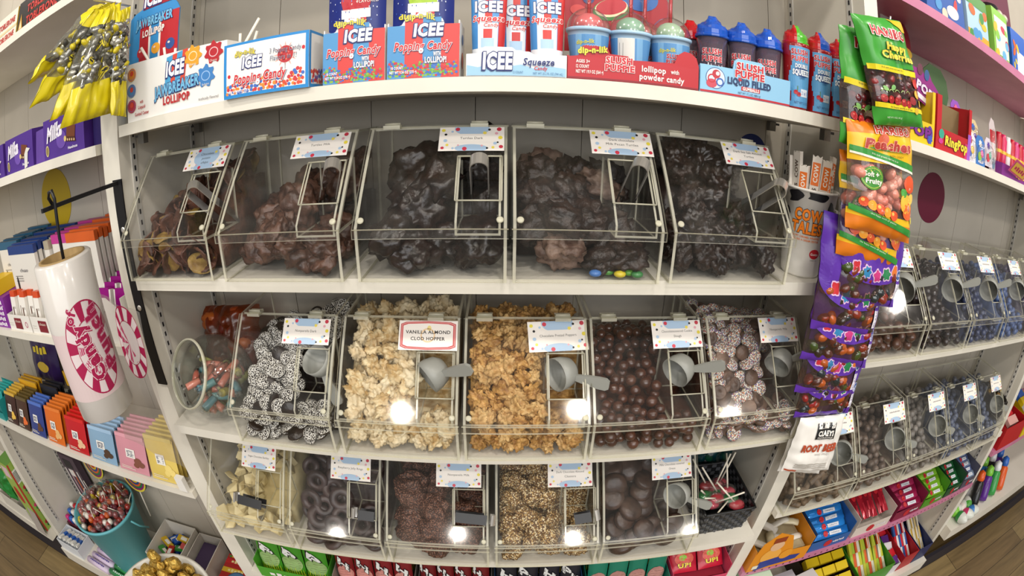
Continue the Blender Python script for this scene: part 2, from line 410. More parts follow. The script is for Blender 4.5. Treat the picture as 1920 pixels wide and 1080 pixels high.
ps = shelf(0.682, 1.858, 0.000, -1.040, 0.022, 'pink dotted shelf on the right under the rows of bright candy bars', PINKP)
ar = Art()
for k in range(46): ar.ell(0.02 + k * 0.024, -0.011, 0.0032, 0.0032, '#5b2338', 1, 8)
ar.build('dotted_edge', ps, front())
shelf(0.682, 1.858, -0.030, -1.470, 0.060, 'white base shelf on the right above the dark plinth', clips=False)
shelf(1.898, 3.4, 0.000, -0.560, 0.022, 'white shelf beyond the far right upright with a green packet', None, clips=False)
shelf(1.898, 3.4, 0.000, -0.900, 0.022, 'pink shelf beyond the far right upright with red boxes', PINKP, clips=False)
shelf(1.898, 3.4, -0.030, -1.300, 0.060, 'white base shelf beyond the far right upright with candy eggs', clips=False)
for x0, x1 in ((-3.4, -1.952), (-1.898, -0.668), (-0.612, 0.642), (0.682, 1.858), (1.898, 3.4)):
    tag(MB().box(x0, x1, 0.0, 0.02, FZ, -1.532 if abs(x0) < 1.9 else -1.452, M('#23202a', 0.6)).build('trim_1'), kind='structure')

def wall_dot(x, z, r, col, label):
    o = MB().lathe([(0, 0), (r, 0), (r, 0.0015), (0, 0.0015)], M(col, 0.5), 40, smooth=False).build('wall_dot', None, (x, 0.2898, z), (R(90), 0, 0))
    tag(o, label, 'wall decal', 'round colour spots on the back wall')
wall_dot(-1.250, -0.090, 0.092, '#c3a413', 'mustard yellow round spot on the wall behind the bag rail')
wall_dot(1.236, -0.079, 0.073, '#6d0d31', 'dark red round spot on the wall right of the hanging gummy bags')
wall_dot(0.566, -0.046, 0.036, '#1c2c68', 'navy blue round spot on the wall behind the cow-spotted cup')

# ================================================================ clear candy bins
BD, BH, LIP, YS = 0.245, 0.204, 0.076, 0.118          # depth, height, front lip, depth of the slope
TH = 0.0042
def slope_pt(t, out=0.0):
    """point on the slanted lid, t = 0 at the lip, 1 at the hinge; out = distance in front of it"""
    L = math.hypot(YS, BH - LIP); ny, nz = -(BH - LIP) / L, YS / L
    return (YS * t + ny * out, LIP + (BH - LIP) * t + nz * out)
HX0, HX1, HT0, HT1 = 0.66, 0.965, 0.23, 0.655
def bin_mesh(W):
    """meshes of one clear bin of width W: body, lid, hinge blocks, bumpers, scoop pocket"""
    out = {}
    b = MB()
    b.box(TH, W - TH, TH, BD - TH, 0, TH, ACR, EDGE, 'z')
    side = [(0, 0), (BD, 0), (BD, BH), (YS, BH), (0, LIP)]
    b.prism(side, 0, TH, 'x', ACR, EDGE); b.prism(side, W - TH, W, 'x', ACR, EDGE)
    b.box(TH, W - TH, 0, TH, 0, LIP - 0.002, ACR, EDGE, 'y'); b.box(TH, W - TH, BD - TH, BD, 0, BH, ACR, EDGE, 'y')
    b.box(TH, W - TH, YS + 0.004, BD - TH, BH - TH, BH, ACR, EDGE, 'z')
    out['body'] = b
    l = MB(); us = [-0.002, HX0 * W, HX1 * W, W + 0.002]; ts = [-0.02, HT0, HT1, 0.985]
    def P3(u, t, o): y, z = slope_pt(t, o); return (u, y, z)
    o0, o1 = 0.0008, 0.0044
    for i in range(3):
        for j in range(3):
            if i == 1 and j == 1: continue
            q = [(us[i], ts[j]), (us[i + 1], ts[j]), (us[i + 1], ts[j + 1]), (us[i], ts[j + 1])]
            l.add([P3(u, t, o1) for u, t in q], [(0, 1, 2, 3)], LID); l.add([P3(u, t, o0) for u, t in q], [(3, 2, 1, 0)], LID)
    for q in ([(us[0], ts[0]), (us[3], ts[0]), (us[3], ts[3]), (us[0], ts[3])], [(us[1], ts[1]), (us[1], ts[2]), (us[2], ts[2]), (us[2], ts[1])]):
        for k in range(4):
            a, c = q[k], q[(k + 1) % 4]; l.add([P3(*a, o0), P3(*c, o0), P3(*c, o1), P3(*a, o1)], [(0, 1, 2, 3)], EDGE)
    y, z = slope_pt(-0.02, 0.0008)
    l.box(-0.002, W + 0.002, y - 0.0045, y - 0.001, z - 0.011, z + 0.002, LID, EDGE, 'y')
    for t in (HT0, HT1):                                         # slim polished frame of the scoop hole
        for a, c in ((us[1], us[2]),): 
            y0, z0 = slope_pt(t, 0.003); l.tube([(a, y0, z0), (c, y0, z0)], 0.0012, EDGE, 6)
    for u in (us[1], us[2]):
        l.tube([P3(u, HT0, 0.003), P3(u, HT1, 0.003)], 0.0012, EDGE, 6)
    out['lid'] = l
    h = MB()
    y, z = slope_pt(0.985, 0.002)
    h.box(-0.013, 0.013, y - 0.0065, y + 0.003, z - 0.0015, z + 0.0045, ACR, EDGE, 'z').box(-0.013, 0.013, y + 0.0035, y + 0.015, z + 0.0, z + 0.0045, ACR, EDGE, 'z').tube([(-0.012, y + 0.003, z + 0.006), (0.012, y + 0.003, z + 0.006)], 0.0022, EDGE, 6)
    out['hinge'] = h
    bp = MB(); y, z = slope_pt(0.055, 0.0046)
    bp.lathe([(0.0048, 0), (0.0048, 0.0012), (0.0036, 0.0022), (0, 0.0022)], EDGE, 14)
    out['bumper'] = (bp, y, z)
    p = MB(); x0, x1 = us[1] + 0.001, us[2] - 0.001; zb = 0.064; yb = 0.118
    ys0, zs0 = slope_pt(HT0 - 0.02, -0.001); ys1, zs1 = slope_pt(HT1 + 0.02, -0.001)
    wall = [(0.006, zb), (yb, zb), (yb, min(zs1, BH - 0.01)), (ys1, zs1), (ys0, zs0), (0.006, slope_pt(0.06)[1] - 0.003)]
    p.prism(wall, x0, x0 + 0.003, 'x', ACR, EDGE); p.prism(wall, x1 - 0.003, x1, 'x', ACR, EDGE)
    p.box(x0 + 0.003, x1 - 0.003, 0.006, yb, zb, zb + 0.003, ACR, EDGE, 'z'); p.box(x0 + 0.003, x1 - 0.003, yb - 0.003, yb, zb + 0.003, min(zs1, BH - 0.01), ACR, EDGE, 'y')
    out['pocket'] = p
    return out
CARD = '#efe9e2'
def price_card(parent, W, lines, u0, t0, t1, style='dots', hand=False, tilt=0.0, cw=0.094):
    L = math.hypot(YS, BH - LIP); h = (t1 - t0) * L; y, z = slope_pt(t0, 0.0052)
    c = MB().box(0, cw, 0, h, 0, 0.0005, M(CARD, 0.55)).build('price_card', parent, (u0, y, z), (math.atan2(BH - LIP, YS), 0, tilt))
    a = Art()
    if style == 'dots':
        for ey, ex, er in ((.93, .27, .30), (.10, .25, .16)):
            a.raw([(x_, min(h, max(0, y_))) for x_, y_ in [(cw * (.5 + ex * math.cos(q * math.pi / 14)), h * (ey + er * math.sin(q * math.pi / 14))) for q in range(28)]], [tuple(range(28))], '#a9c3dd', 1)
        a.rect(cw * .14, h * .33, cw * .86, h * .70, CARD, 1.6)
        for (x, yy, r, col) in [(.06, .86, .030, '#e6d64a'), (.06, .12, .026, '#c8364a'), (.10, .68, .022, '#1d1a1c'), (.10, .42, .030, '#aac4de'), (.13, .24, .024, '#ead65c'), (.28, .90, .036, '#c8384c'), (.20, .80, .02, '#aac4de'),
                                (.77, .88, .022, '#1d1a1c'), (.70, .74, .03, '#ead65c'), (.92, .90, .038, '#c23548'), (.88, .72, .026, '#e3a7b2'), (.94, .54, .034, '#e2d044'), (.86, .30, .028, '#aac4de'), (.95, .16, .032, '#c8364a'), (.90, .34, .016, '#1d1a1c'),
                                (.40, .07, .036, '#c8364a'), (.74, .10, .018, '#1d1a1c'), (.22, .10, .02, '#aac4de'), (.66, .20, .018, '#e3a7b2'), (.30, .22, .016, '#e3a7b2'), (.83, .13, .024, '#ead65c')]:
            a.ell(x * cw, max(r * cw, min(h - r * cw, yy * h)), r * cw, None, col, 2, 12)
        if hand: a.ell(cw * .5, h * .55, cw * .30, h * .42, '#a9c3dd', 1.7, 24)
        n = len(lines)
        for i, s in enumerate(lines):
            if s == '~': a.marks(cw * .5, h * .52, cw * .5, .0035, '#8a8684', 3, 9); continue
            hh = 0.0044 if not hand else 0.0052
            a.text(s, cw * .5, h * (.52 + (n - 1) * .09 - i * (.18 if not hand else .2)), hh, '#3a3634', 3, w=min(cw * .62, hh * .62 * len(s)), shear=0.2 if hand else 0)
    else:                                                         # framed red card
        pts = [(.03, .12), (.12, .05), (.5, .015), (.88, .05), (.97, .12), (.97, .88), (.88, .95), (.5, .985), (.12, .95), (.03, .88)]
        for k, (col, s) in enumerate((('#b8404a', 1.0), ('#e5a9a2', .95), ('#c4484f', .91), (CARD, .84))):
            a.poly([((x - .5) * (1 - (1 - s) * .6) * cw + cw / 2, (yy - .5) * s * h + h / 2) for x, yy in pts], col, 1 + k)
        a.ring(cw / 2, h / 2, cw * .10, cw * .125, '#e8c9a0', 5); a.ell(cw * .52, h * .74, cw * .035, h * .09, '#ecd98c', 5)
        for i, s in enumerate(lines): a.text(s, cw * .5, h * (.61 - i * .22), h * .115, '#241c1a', 6, w=cw * (.76 if i == 0 else .58), bold=.02)
    a.build('printed_label', c, frame((0, 0, 0.0005), (1, 0, 0), (0, 1, 0)), eps=0.00012, base=0.0002)
    return c
BINS = {}
def candy_bin(x, y, z, W, label, lines, style='dots', hand=False, cu=0.52, t0=0.70, t1=0.955, tilt=0.0, rz=0.0, cw=0.094):
    key = round(W, 3)
    t = thing('candy_bin', label, 'candy bin', (x, y, z), (0, 0, rz), 'clear slant-front candy bins')
    if key not in BINS:
        g = bin_mesh(W); d = {}
        d['body'] = g['body'].build('body', t); d['lid'] = g['lid'].build('lid', t); d['pocket'] = g['pocket'].build('scoop_pocket', t)
        d['hinge'] = g['hinge'].build('hinge', d['lid'], (W * .16, 0, 0)); bp, by, bz = g['bumper']
        d['bumper'] = bp.build('bumper', d['lid'], (W * .045, by, bz), (math.atan2(BH - LIP, YS), 0, 0)); d['b'] = (by, bz)
        h2 = d['hinge'].copy(); C.objects.link(h2); h2.parent = d['lid']; h2.location.x = W * .80
        b2 = d['bumper'].copy(); C.objects.link(b2); b2.parent = d['lid']; b2.location.x = W * .955
        BINS[key] = d
    else:
        d = BINS[key]
        for k in ('body', 'pocket'): copy_tree(d[k], t)
        copy_tree(d['lid'], t)
    price_card(t, W, lines, cu * W, t0, t1, style, hand, tilt, cw)
    return t
# ---------------------------------------------------------------- loose sweets
def lump(name, r, mats, seed, sub=3, amp=0.35, freq=1.6, flat=(1, 1, 1), amp2=0.12, smooth=True):
    """irregular lump: noise-swollen ball"""
    bm = bmesh.new(); bmesh.ops.create_icosphere(bm, subdivisions=sub, radius=1.0)
    off = Vector((seed * 3.1, seed * 1.7, seed * 0.9))
    for v in bm.verts:
        d = v.co.normalized(); k = 1 + amp * noise.noise(d * freq + off) + amp2 * noise.noise(d * freq * 3.1 + off)
        v.co = Vector((d.x * flat[0], d.y * flat[1], d.z * flat[2])) * (r * k)
    k = r * 1.30 * max(flat) / max(v.co.length for v in bm.verts)
    for v in bm.verts: v.co *= k
    me = bpy.data.meshes.new(name); bm.to_mesh(me); bm.free()
    for m in mats: me.materials.append(m)
    me.polygons.foreach_set('use_smooth', [smooth] * len(me.polygons))
    return me
def pack(W, D, top, r, nmax, fr, seed, flat=1.0, shell=2.1, front=2.4, avoid=True, tries=6, x0=0.0055, y0=0.0055, zb=0.0045, floor_top=None):
    """settle pieces of radius r one by one in a bin W by D up to the heap surface top(x,y); a hidden core fills the middle"""
    rr = random.Random(seed); pts = []; rz = r * flat
    def core(x, y):
        if y < y0 + front * 2 * r * 0.9: return 0
        return max(0, top(x, y) - shell * 2 * rz)
    fails = 0
    while len(pts) < nmax and fails < 250:
        best = None
        for _ in range(tries):
            x = rr.uniform(x0 + r, W - x0 - r); y = y0 + r + (D - 2 * y0 - 2 * r) * rr.random() ** 1.5
            z = max(zb, core(x, y)) + rz
            for (px, py, pz) in pts:
                d2 = (px - x) ** 2 + (py - y) ** 2
                if d2 < 4 * r * r * 0.74: 
                    zz = pz + math.sqrt(max(0, 4 * r * r * 0.74 - d2)) * flat
                    if zz > z: z = zz
            if z + rz * 0.6 > top(x, y): continue
            if z + rz > BH - 0.008: continue
            if avoid and x + r > HX0 * W and y - r < 0.12 and z + rz > 0.066: continue
            if y - r * .7 < YS * max(0, (z + rz - LIP)) / (BH - LIP): continue
            if best is None or z < best[2]: best = (x, y, z)
        if best is None: fails += 1
        else: fails = 0; pts.append(best)
    return pts
def fill(bn, W, protos, name, label, group, top, r, nmax, seed, flat=1.0, tiltmax=math.pi, mat_core=None, cat='sweet', scale=(0.85, 1.15), D=BD, coreless=False, flipp=0.36, avoid=True, shell=2.1, front=2.4):
    """protos: list of meshes; each settled piece becomes an object of its own"""
    rr = random.Random(seed * 13 + 5); mw = bn.matrix_basis.copy()
    pts = pack(W, D, top, r, nmax, None, seed, flat, avoid=avoid, shell=shell, front=front)
    for i, p in enumerate(pts):
        me = protos[i % len(protos)]
        if isinstance(me, tuple): me = me[0]
        o = bpy.data.objects.new(name, me); C.objects.link(o)
        o.location = mw @ Vector(p); k = rr.uniform(*scale); o.scale = (k, k, k)
        if tiltmax >= 3: o.rotation_euler = (rr.uniform(0, 6.28), rr.uniform(0, 6.28), rr.uniform(0, 6.28))
        else:
            lean = 0.75 if p[2] > 0.05 or p[1] > .05 else 0.7 * rr.random()
            flip = math.pi if rr.random() < flipp else 0
            o.rotation_euler = (Euler((lean + rr.uniform(-1, 1) * tiltmax + flip, rr.uniform(-1, 1) * tiltmax, 0)).to_matrix() @ Euler((0, 0, rr.uniform(0, 6.28))).to_matrix()).to_euler()
        q = Euler(o.rotation_euler).to_matrix(); cs = [q @ (v.co * k) for v in list(me.vertices)[::5]]; lo = [min(c[a] for c in cs) for a in range(3)]; hi = [max(c[a] for c in cs) for a in range(3)]
        pl = list(p)                                              # keep every piece inside the clear walls
        for a, (m0, m1) in enumerate(((TH, W - TH), (TH, D - TH), (TH, BH))):
            if pl[a] + hi[a] > m1 - .0006: pl[a] = m1 - .0006 - hi[a]
            if pl[a] + lo[a] < m0 + .0006: pl[a] = m0 + .0006 - lo[a]
        o.location = mw @ Vector(pl)
        tag(o, label, cat, group)
    if not coreless:
        b = MB(); nx, ny = 9, 10; rz = r * flat; vs = []; fs = []
        ya = min(D * .8, 0.006 + front * 2 * r * 0.9)
        for j in range(ny):
            for i in range(nx):
                x = 0.008 + (W - 0.016) * i / (nx - 1); y = ya + (D - 0.008 - ya) * j / (ny - 1)
                h = max(0.005, top(x, y) - shell * 2 * rz - rz * .1)
                h = min(h, LIP + (BH - LIP) * y / YS - 0.012, BH - 0.012)
                if avoid and x > HX0 * W - 0.012 and y < 0.128: h = min(h, 0.052)
                vs.append((x, y, max(0.0055, h)))
        for j in range(ny - 1):
            for i in range(nx - 1): fs.append((j * nx + i, j * nx + i + 1, (j + 1) * nx + i + 1, (j + 1) * nx + i))
        n = nx * ny; vs += [(v[0], v[1], 0.0046) for v in vs]; fs += [tuple(q + n for q in reversed(f)) for f in fs]
        rim = list(range(nx)) + [j * nx + nx - 1 for j in range(1, ny)] + [(ny - 1) * nx + i for i in range(nx - 2, -1, -1)] + [j * nx for j in range(ny - 2, 0, -1)]
        fs += [(rim[(k + 1) % len(rim)], rim[k], rim[k] + n, rim[(k + 1) % len(rim)] + n) for k in range(len(rim))]
        b.add(vs, fs, mat_core, True); o = b.build(name + '_heap', None, bn.location, bn.rotation_euler)
        tag(o, 'deeper part of the heap of ' + label, 'sweet heap', None, 'stuff')
    return pts
def heap(hf, hb, knee=0.13, lx=0.0, bump=0.012, seed=0):
    """heap surface: hf high at the front, rising to hb behind; lx tilts it sideways"""
    def f(x, y):
        k = min(1, y / knee); k = k * k * (3 - 2 * k)
        return hf + (hb - hf) * k + lx * (x - 0.1) + bump * noise.noise(Vector((x * 30 + seed, y * 30, 0)))
    return f

# ================================================================ the three rows of chocolate bins
CH_MILK = noisy('milk_chocolate', '#37221a', '#5f4133', 45, 0.38, 0.35, 160, spec=0.5)
CH_DARK = noisy('dark_chocolate', '#110a08', '#261712', 40, 0.28, 0.35, 120, spec=0.5)
CH_DARK2 = noisy('dull_dark_chocolate', '#170e0b', '#33231c', 60, 0.42, 0.5, 200)
CH_BLOOM = noisy('bloomed_chocolate', '#4f382e', '#8a7263', 30, 0.5, 0.5, 150)
CH_CHIP = noisy('chip_chocolate', '#3e2319', '#6a4231', 60, 0.45, 0.4, 200)
CH_CHIPY = noisy('bare_chip', '#6e4f1e', '#a88a42', 40, 0.5, 0.3, 150)
VANILLA = noisy('vanilla_coating', '#cdb58a', '#e9dbb9', 35, 0.45, 0.4, 130)
VANILLA2 = noisy('vanilla_coating_nutty', '#b8945a', '#e4d2a8', 70, 0.5, 0.5, 160)
PRETZ = noisy('golden_toffee', '#8e5f26', '#d3a45c', 70, 0.45, 0.7, 210)
PRETZ2 = noisy('golden_toffee_pale', '#a97c40', '#dfba7c', 60, 0.5, 0.7, 180)
CH_BALL = noisy('glazed_chocolate', '#3a1f14', '#522e1f', 30, 0.18, 0.04, 90, coat=0.4)
NP_WHITE = sprinkled('white_sprinkles', '#201512', ['#efece4', '#e3e0d6', '#d5d1c6', '#f5f3ee'], 480, 0.52)
CH_KISS = noisy('swirl_chocolate', '#3e2c23', '#6b5345', 30, 0.42, 0.4, 150)
NP_MIX = sprinkled('mixed_sprinkles', '#8a7a70', ['#efe9de', '#e6e0d4', '#ece6da', '#d9763a', '#efe9de', '#e8e2d6', '#7a5aa8', '#efe9de', '#e6e0d4', '#e2c24a', '#efe9de', '#ece6da', '#c2434c', '#efe9de', '#e6e0d4', '#5a86b8'], 420, 0.52)
FUDGE = noisy('white_fudge', '#d3c08a', '#e8d9a9', 12, 0.5, 0.2, 60)
JELLYC = noisy('jelly_ring_chocolate', '#2b2020', '#4a3b39', 30, 0.4, 0.2, 90)
ROUGHB = sprinkled('brown_crumb', '#3a2117', ['#6d4433', '#7d5442', '#5c3728', '#8a6350'], 300, 0.5, 0.8)
CRUNCH = sprinkled('nutty_crumb', '#5d4124', ['#d9c193', '#c2a066', '#8a6536', '#e6d5ae', '#a5824a'], 330, 0.55, 0.9)
OREO = noisy('thick_disc_chocolate', '#2e1f19', '#4e3a30', 35, 0.35, 0.25, 120)

def disc(name, r, h, mtop, mbot, seed=0, swirl=False):
    bm = MB(); prof = [(0, -h / 2), (r * .9, -h / 2), (r, -h * .3), (r * 1.0, 0)]
    bm.lathe(prof, mbot, 20, capend=False)
    if swirl: bm.lathe([(r, 0), (r * .93, h * .3), (r * .7, h * .42), (r * .62, h * .28), (r * .42, h * .5), (r * .33, h * .4), (r * .12, h * .9), (0, h)], mbot, 20, capend=False)
    else: bm.lathe([(r, 0), (r * .93, h * .35), (r * .6, h * .55), (0, h * .62)], mtop, 20, capend=False)
    me = bpy.data.meshes.new(name); me.from_pydata(bm.v, [], bm.f)
    for m in bm.mats: me.materials.append(m)
    me.polygons.foreach_set('material_index', bm.m); me.polygons.foreach_set('use_smooth', bm.smooth)
    return me
def mesh_of(bm, name):
    me = bpy.data.meshes.new(name); me.from_pydata(bm.v, [], bm.f)
    for m in bm.mats: me.materials.append(m)
    me.polygons.foreach_set('material_index', bm.m); me.polygons.foreach_set('use_smooth', bm.smooth); return me
def chip(name, r, mat, seed):
    rr = random.Random(seed); b = MB(); n = 7; vs = []; fs = []; cx, cy_ = rr.uniform(-1, 1), rr.uniform(-1, 1)
    for j in range(n):
        for i in range(n):
            u, v = i / (n - 1) * 2 - 1, j / (n - 1) * 2 - 1
            k = math.sqrt(max(0, 1 - .5 * v * v)), math.sqrt(max(0, 1 - .5 * u * u))
            x, y = u * k[0] * r, v * k[1] * r * .75
            z = r * (.55 * (u * cx + .4) ** 2 - .5 * (v * cy_) ** 2 + .2 * noise.noise(Vector((u * 2, v * 2, seed))))
            vs.append((x, y, z))
    for j in range(n - 1):
        for i in range(n - 1): fs.append((j * n + i, j * n + i + 1, (j + 1) * n + i + 1, (j + 1) * n + i))
    N = n * n; vs += [(a, b_, c - 0.002) for a, b_, c in vs]; fs += [tuple(q + N for q in reversed(f)) for f in fs]
    rim = list(range(n)) + [j * n + n - 1 for j in range(1, n)] + [(n - 1) * n + i for i in range(n - 2, -1, -1)] + [j * n for j in range(n - 2, 0, -1)]
    fs += [(rim[(k + 1) % len(rim)], rim[k], rim[k] + N, rim[(k + 1) % len(rim)] + N) for k in range(len(rim))]
    return mesh_of(b.add(vs, fs, mat, True), name)
def chunk(name, r, mat, seed):
    rr = random.Random(seed); bm = bmesh.new()
    for k in range(9): 
        d = Vector((rr.uniform(-1, 1), rr.uniform(-1, 1), rr.uniform(-1, 1))); d.normalize(); bm.verts.new((d.x * r * 1.2, d.y * r, d.z * r * .7))
    bmesh.ops.convex_hull(bm, input=bm.verts); bmesh.ops.bevel(bm, geom=list(bm.edges), offset=r * .06, segments=1, affect='EDGES')
    me = bpy.data.meshes.new(name); bm.to_mesh(me); bm.free(); me.materials.append(mat); return me
def torus(name, R_, r, mat):
    b = MB(); b.lathe([(R_ + r * math.cos(a), r * .85 * math.sin(a)) for a in [k * 2 * math.pi / 10 for k in range(11)]], mat, 20, capend=False); return mesh_of(b, name)

W1, W2, W3 = 0.205, 0.198, 0.199
Z1, Z2, Z3 = -0.2296, -0.5336, -0.8276
# upper row
b = candy_bin(-0.604, -0.012, Z1, W1, 'clear bin of chocolate potato chips, first of the upper row beside the white upright', ['Chocolate', 'potato', 'chips'], hand=True, cu=.53)
fill(b, W1, [chip('chip', .027, CH_CHIP, 1), chip('chip', .025, CH_CHIP, 2), chip('chip', .026, CH_CHIPY, 3), chip('chip', .028, CH_CHIP, 4), chip('chip', .024, CH_CHIP, 5), chip('chip', .026, CH_CHIP, 6)],
     'chocolate_potato_chip', 'chocolate coated potato chip in the first bin of the upper row', 'chocolate potato chips', heap(.080, .135, .16, .4), .0128, 130, 11, .7, math.pi, CH_CHIP)
b = candy_bin(-0.374, -0.015, Z1, W1, 'clear bin of lumpy milk chocolate turtles, second of the upper row', ['Turtles Milk'], cu=.50)
fill(b, W1, [lump('turtle', .0275, [CH_MILK], s, 4, .5, 1.7, (1.15, 1, .62), .24) for s in range(5)], 'chocolate_turtle', 'lumpy milk chocolate turtle in the second bin of the upper row', 'milk chocolate turtles', heap(.082, .13, .2, .3, .02), .0235, 40, 12, .66, .7, CH_DARK)
b = candy_bin(-0.147, -0.015, Z1, W1, 'clear bin of big glossy dark turtles, middle of the five in the upper row', ['Turtles Dark'], cu=.52)
fill(b, W1, [lump('turtle', .0345, [CH_DARK], s + 10, 4, .5, 1.5, (1.15, 1, .7), .26) for s in range(5)], 'dark_turtle', 'large glossy dark chocolate turtle in the middle bin of the upper row', 'dark chocolate turtles', heap(.088, .175, .16, .35, .02), .0310, 40, 13, .75, .8, CH_DARK)
b = candy_bin(0.066, -0.015, Z1, W1, 'clear bin of dark pecan turtles, upper row, with a handwritten line on its card', ['Dark chocolate', 'Milk Pecan Turtles'], cu=.55)
pp = fill(b, W1, [lump('turtle', .030, [CH_BLOOM if s == 0 else CH_DARK2], s + 20, 4, .5, 1.8, (1.15, 1, .68), .28) for s in range(6)], 'pecan_turtle', 'dark chocolate pecan turtle in the fourth bin of the upper row', 'dark pecan turtles', heap(.088, .13, .14, -.2, .02), .0245, 45, 14, .7, .8, CH_DARK)
b = candy_bin(0.287, -0.012, Z1, W1, 'clear bin of dark sea salt almond turtles beside the cow-spotted cup', ['Dark Sea Salt Almond', 'Turtles'], cu=.53)
fill(b, W1, [lump('cluster', .023, [CH_DARK2 if s % 2 else CH_DARK], s + 30, 4, .55, 1.9, (1.1, 1, .8), .28) for s in range(6)], 'almond_turtle', 'small dark almond turtle in the last bin of the upper row', 'dark almond turtles', heap(.085, .188, .15, -.25, .02), .0195, 80, 15, .8, math.pi, CH_DARK)
# middle row
b = candy_bin(-0.424, -0.029, Z2, W2, 'clear bin of dark nonpareils with white beads, middle row beside the tilted jar', ['Nonpareils Dark'], cu=.50, t0=.69, t1=.95, cw=.09)
fill(b, W2, [disc('nonpareil', .0155, .0075, NP_WHITE, CH_DARK, 1)], 'white_nonpareil', 'dark chocolate button covered on one side with white beads', 'white beaded nonpareils', heap(.075, .165, .17, .25), .0120, 250, 21, .62, .65, CH_DARK, scale=(.92, 1.08))
b = candy_bin(-0.213, -0.029, Z2, W2, 'clear bin of cream vanilla almond clusters with a red framed card', ['VANILLA ALMOND', 'CLOD HOPPER'], 'frame', cu=.50, t0=.67, t1=.955, cw=.096)
fill(b, W2, [lump('cluster', .0165, [VANILLA if s % 3 else VANILLA2], s + 40, 4, .6, 1.9, (1.15, 1, .8), .34) for s in range(7)], 'vanilla_cluster', 'cream coloured vanilla almond cluster', 'vanilla almond clusters', heap(.078, .188, .15), .0134, 260, 22, .85, math.pi, VANILLA2)
b = candy_bin(-0.007, -0.029, Z2, W2, 'clear bin of golden pretzel poppers in the centre of the middle row', ['Chocolate Pretzel Poppers'], cu=.52, t0=.66, t1=.95, tilt=.09, cw=.097)
fill(b, W2, [lump('popper', .0145, [PRETZ if s % 2 else PRETZ2], s + 50, 4, .65, 2.1, (1.2, 1, .8), .36) for s in range(8)], 'pretzel_popper', 'golden brown toffee pretzel popper', 'golden pretzel poppers', heap(.078, .18, .15), .0122, 290, 23, .85, math.pi, PRETZ)
b = candy_bin(0.196, -0.029, Z2, W2, 'clear bin of round glazed chocolate balls in the middle row', ['Chocolatecovered Cookie', 'Dough'], cu=.53, t0=.68, t1=.955, tilt=.03, cw=.092)
bb = MB().ball((0, 0, 0), .0101, CH_BALL, 16, 10); bm_ = mesh_of(bb, 'ball')
fill(b, W2, [bm_], 'chocolate_ball', 'round glazed chocolate ball', 'glazed chocolate balls', heap(.072, .15, .17), .0101, 330, 24, 1.0, math.pi, CH_BALL, scale=(.88, 1.1), shell=1.7, front=1.9)
b = candy_bin(0.406, -0.029, Z2, W2, 'clear bin of rainbow beaded nonpareils, last of the middle row', ['Nonpareils Milk'], cu=.54, t0=.70, t1=.97, cw=.088)
fill(b, W2, [disc('nonpareil', .0150, .0085, NP_MIX, CH_BLOOM, 1), disc('kiss', .0145, .011, CH_KISS, CH_KISS, 2, True), disc('nonpareil', .0150, .0085, NP_MIX, CH_BLOOM, 1), disc('nonpareil', .0145, .0085, NP_MIX, CH_BLOOM, 1)], 'rainbow_nonpareil', 'milk chocolate button with rainbow beads or a bare swirled top', 'rainbow nonpareils', heap(.068, .175, .17, -.15), .0118, 230, 25, .65, .7, CH_MILK, scale=(.92, 1.08), flipp=.12)
# lower row
b = candy_bin(-0.592, -0.043, Z3, W3, 'clear bin of pale white fudge chunks, first of the lower row', ['Vegan Chocolate Barkley'], cu=.47, t0=.67, t1=.95, cw=.086)
fill(b, W3, [chunk('chunk', .0205, FUDGE, s) for s in range(7)], 'fudge_chunk', 'pale angular white fudge chunk', 'white fudge chunks', heap(.070, .15, .2, .2), .0158, 120, 31, .8, math.pi, FUDGE)
b = candy_bin(-0.381, -0.043, Z3, W3, 'clear bin of dark jelly rings, second of the lower row', ['Raspberry Jelly Rings'], cu=.48, t0=.68, t1=.95, cw=.084)
fill(b, W3, [torus('ring', .0165, .0085, JELLYC)], 'jelly_ring', 'dark chocolate covered jelly ring', 'dark jelly rings', heap(.066, .17, .18), .0205, 70, 32, .5, .6, JELLYC)
b = candy_bin(-0.171, -0.043, Z3, W3, 'clear bin of large rough brown clusters, middle of the lower row', ['Nonpareils Milk'], cu=.50, t0=.68, t1=.95, cw=.086)
fill(b, W3, [lump('cluster', .031, [ROUGHB], s + 60, 4, .35, 1.6, (1.1, 1, .7), .15) for s in range(4)], 'rough_cluster', 'large rough brown chocolate cluster', 'rough brown clusters', heap(.07, .165, .18), .0255, 45, 33, .7, .7, ROUGHB)
b = candy_bin(0.041, -0.043, Z3, W3, 'clear bin of tan nutty almond clusters, fourth of the lower row', ['Dark Chocolate Almond', 'Clusters'], cu=.50, t0=.68, t1=.96, cw=.086)
fill(b, W3, [lump('cluster', .0215, [CRUNCH], s + 70, 4, .45, 2.0, (1.1, 1, .8), .2) for s in range(5)], 'nutty_cluster', 'tan nutty almond cluster', 'tan almond clusters', heap(.072, .185, .15), .0182, 120, 34, .8, math.pi, CRUNCH)
b = candy_bin(0.248, -0.043, Z3, W3, 'clear bin of thick dark chocolate discs, last of the lower row beside the woven basket', ['Milk Chocolate covered', 'Oreos'], cu=.50, t0=.69, t1=.97, cw=.086)
fill(b, W3, [disc('cookie', .0265, .019, OREO, OREO, 1)], 'chocolate_cookie', 'thick round chocolate covered cookie', 'chocolate covered cookies', heap(.066, .165, .18, -.15), .0222, 50, 35, .5, .55, OREO)

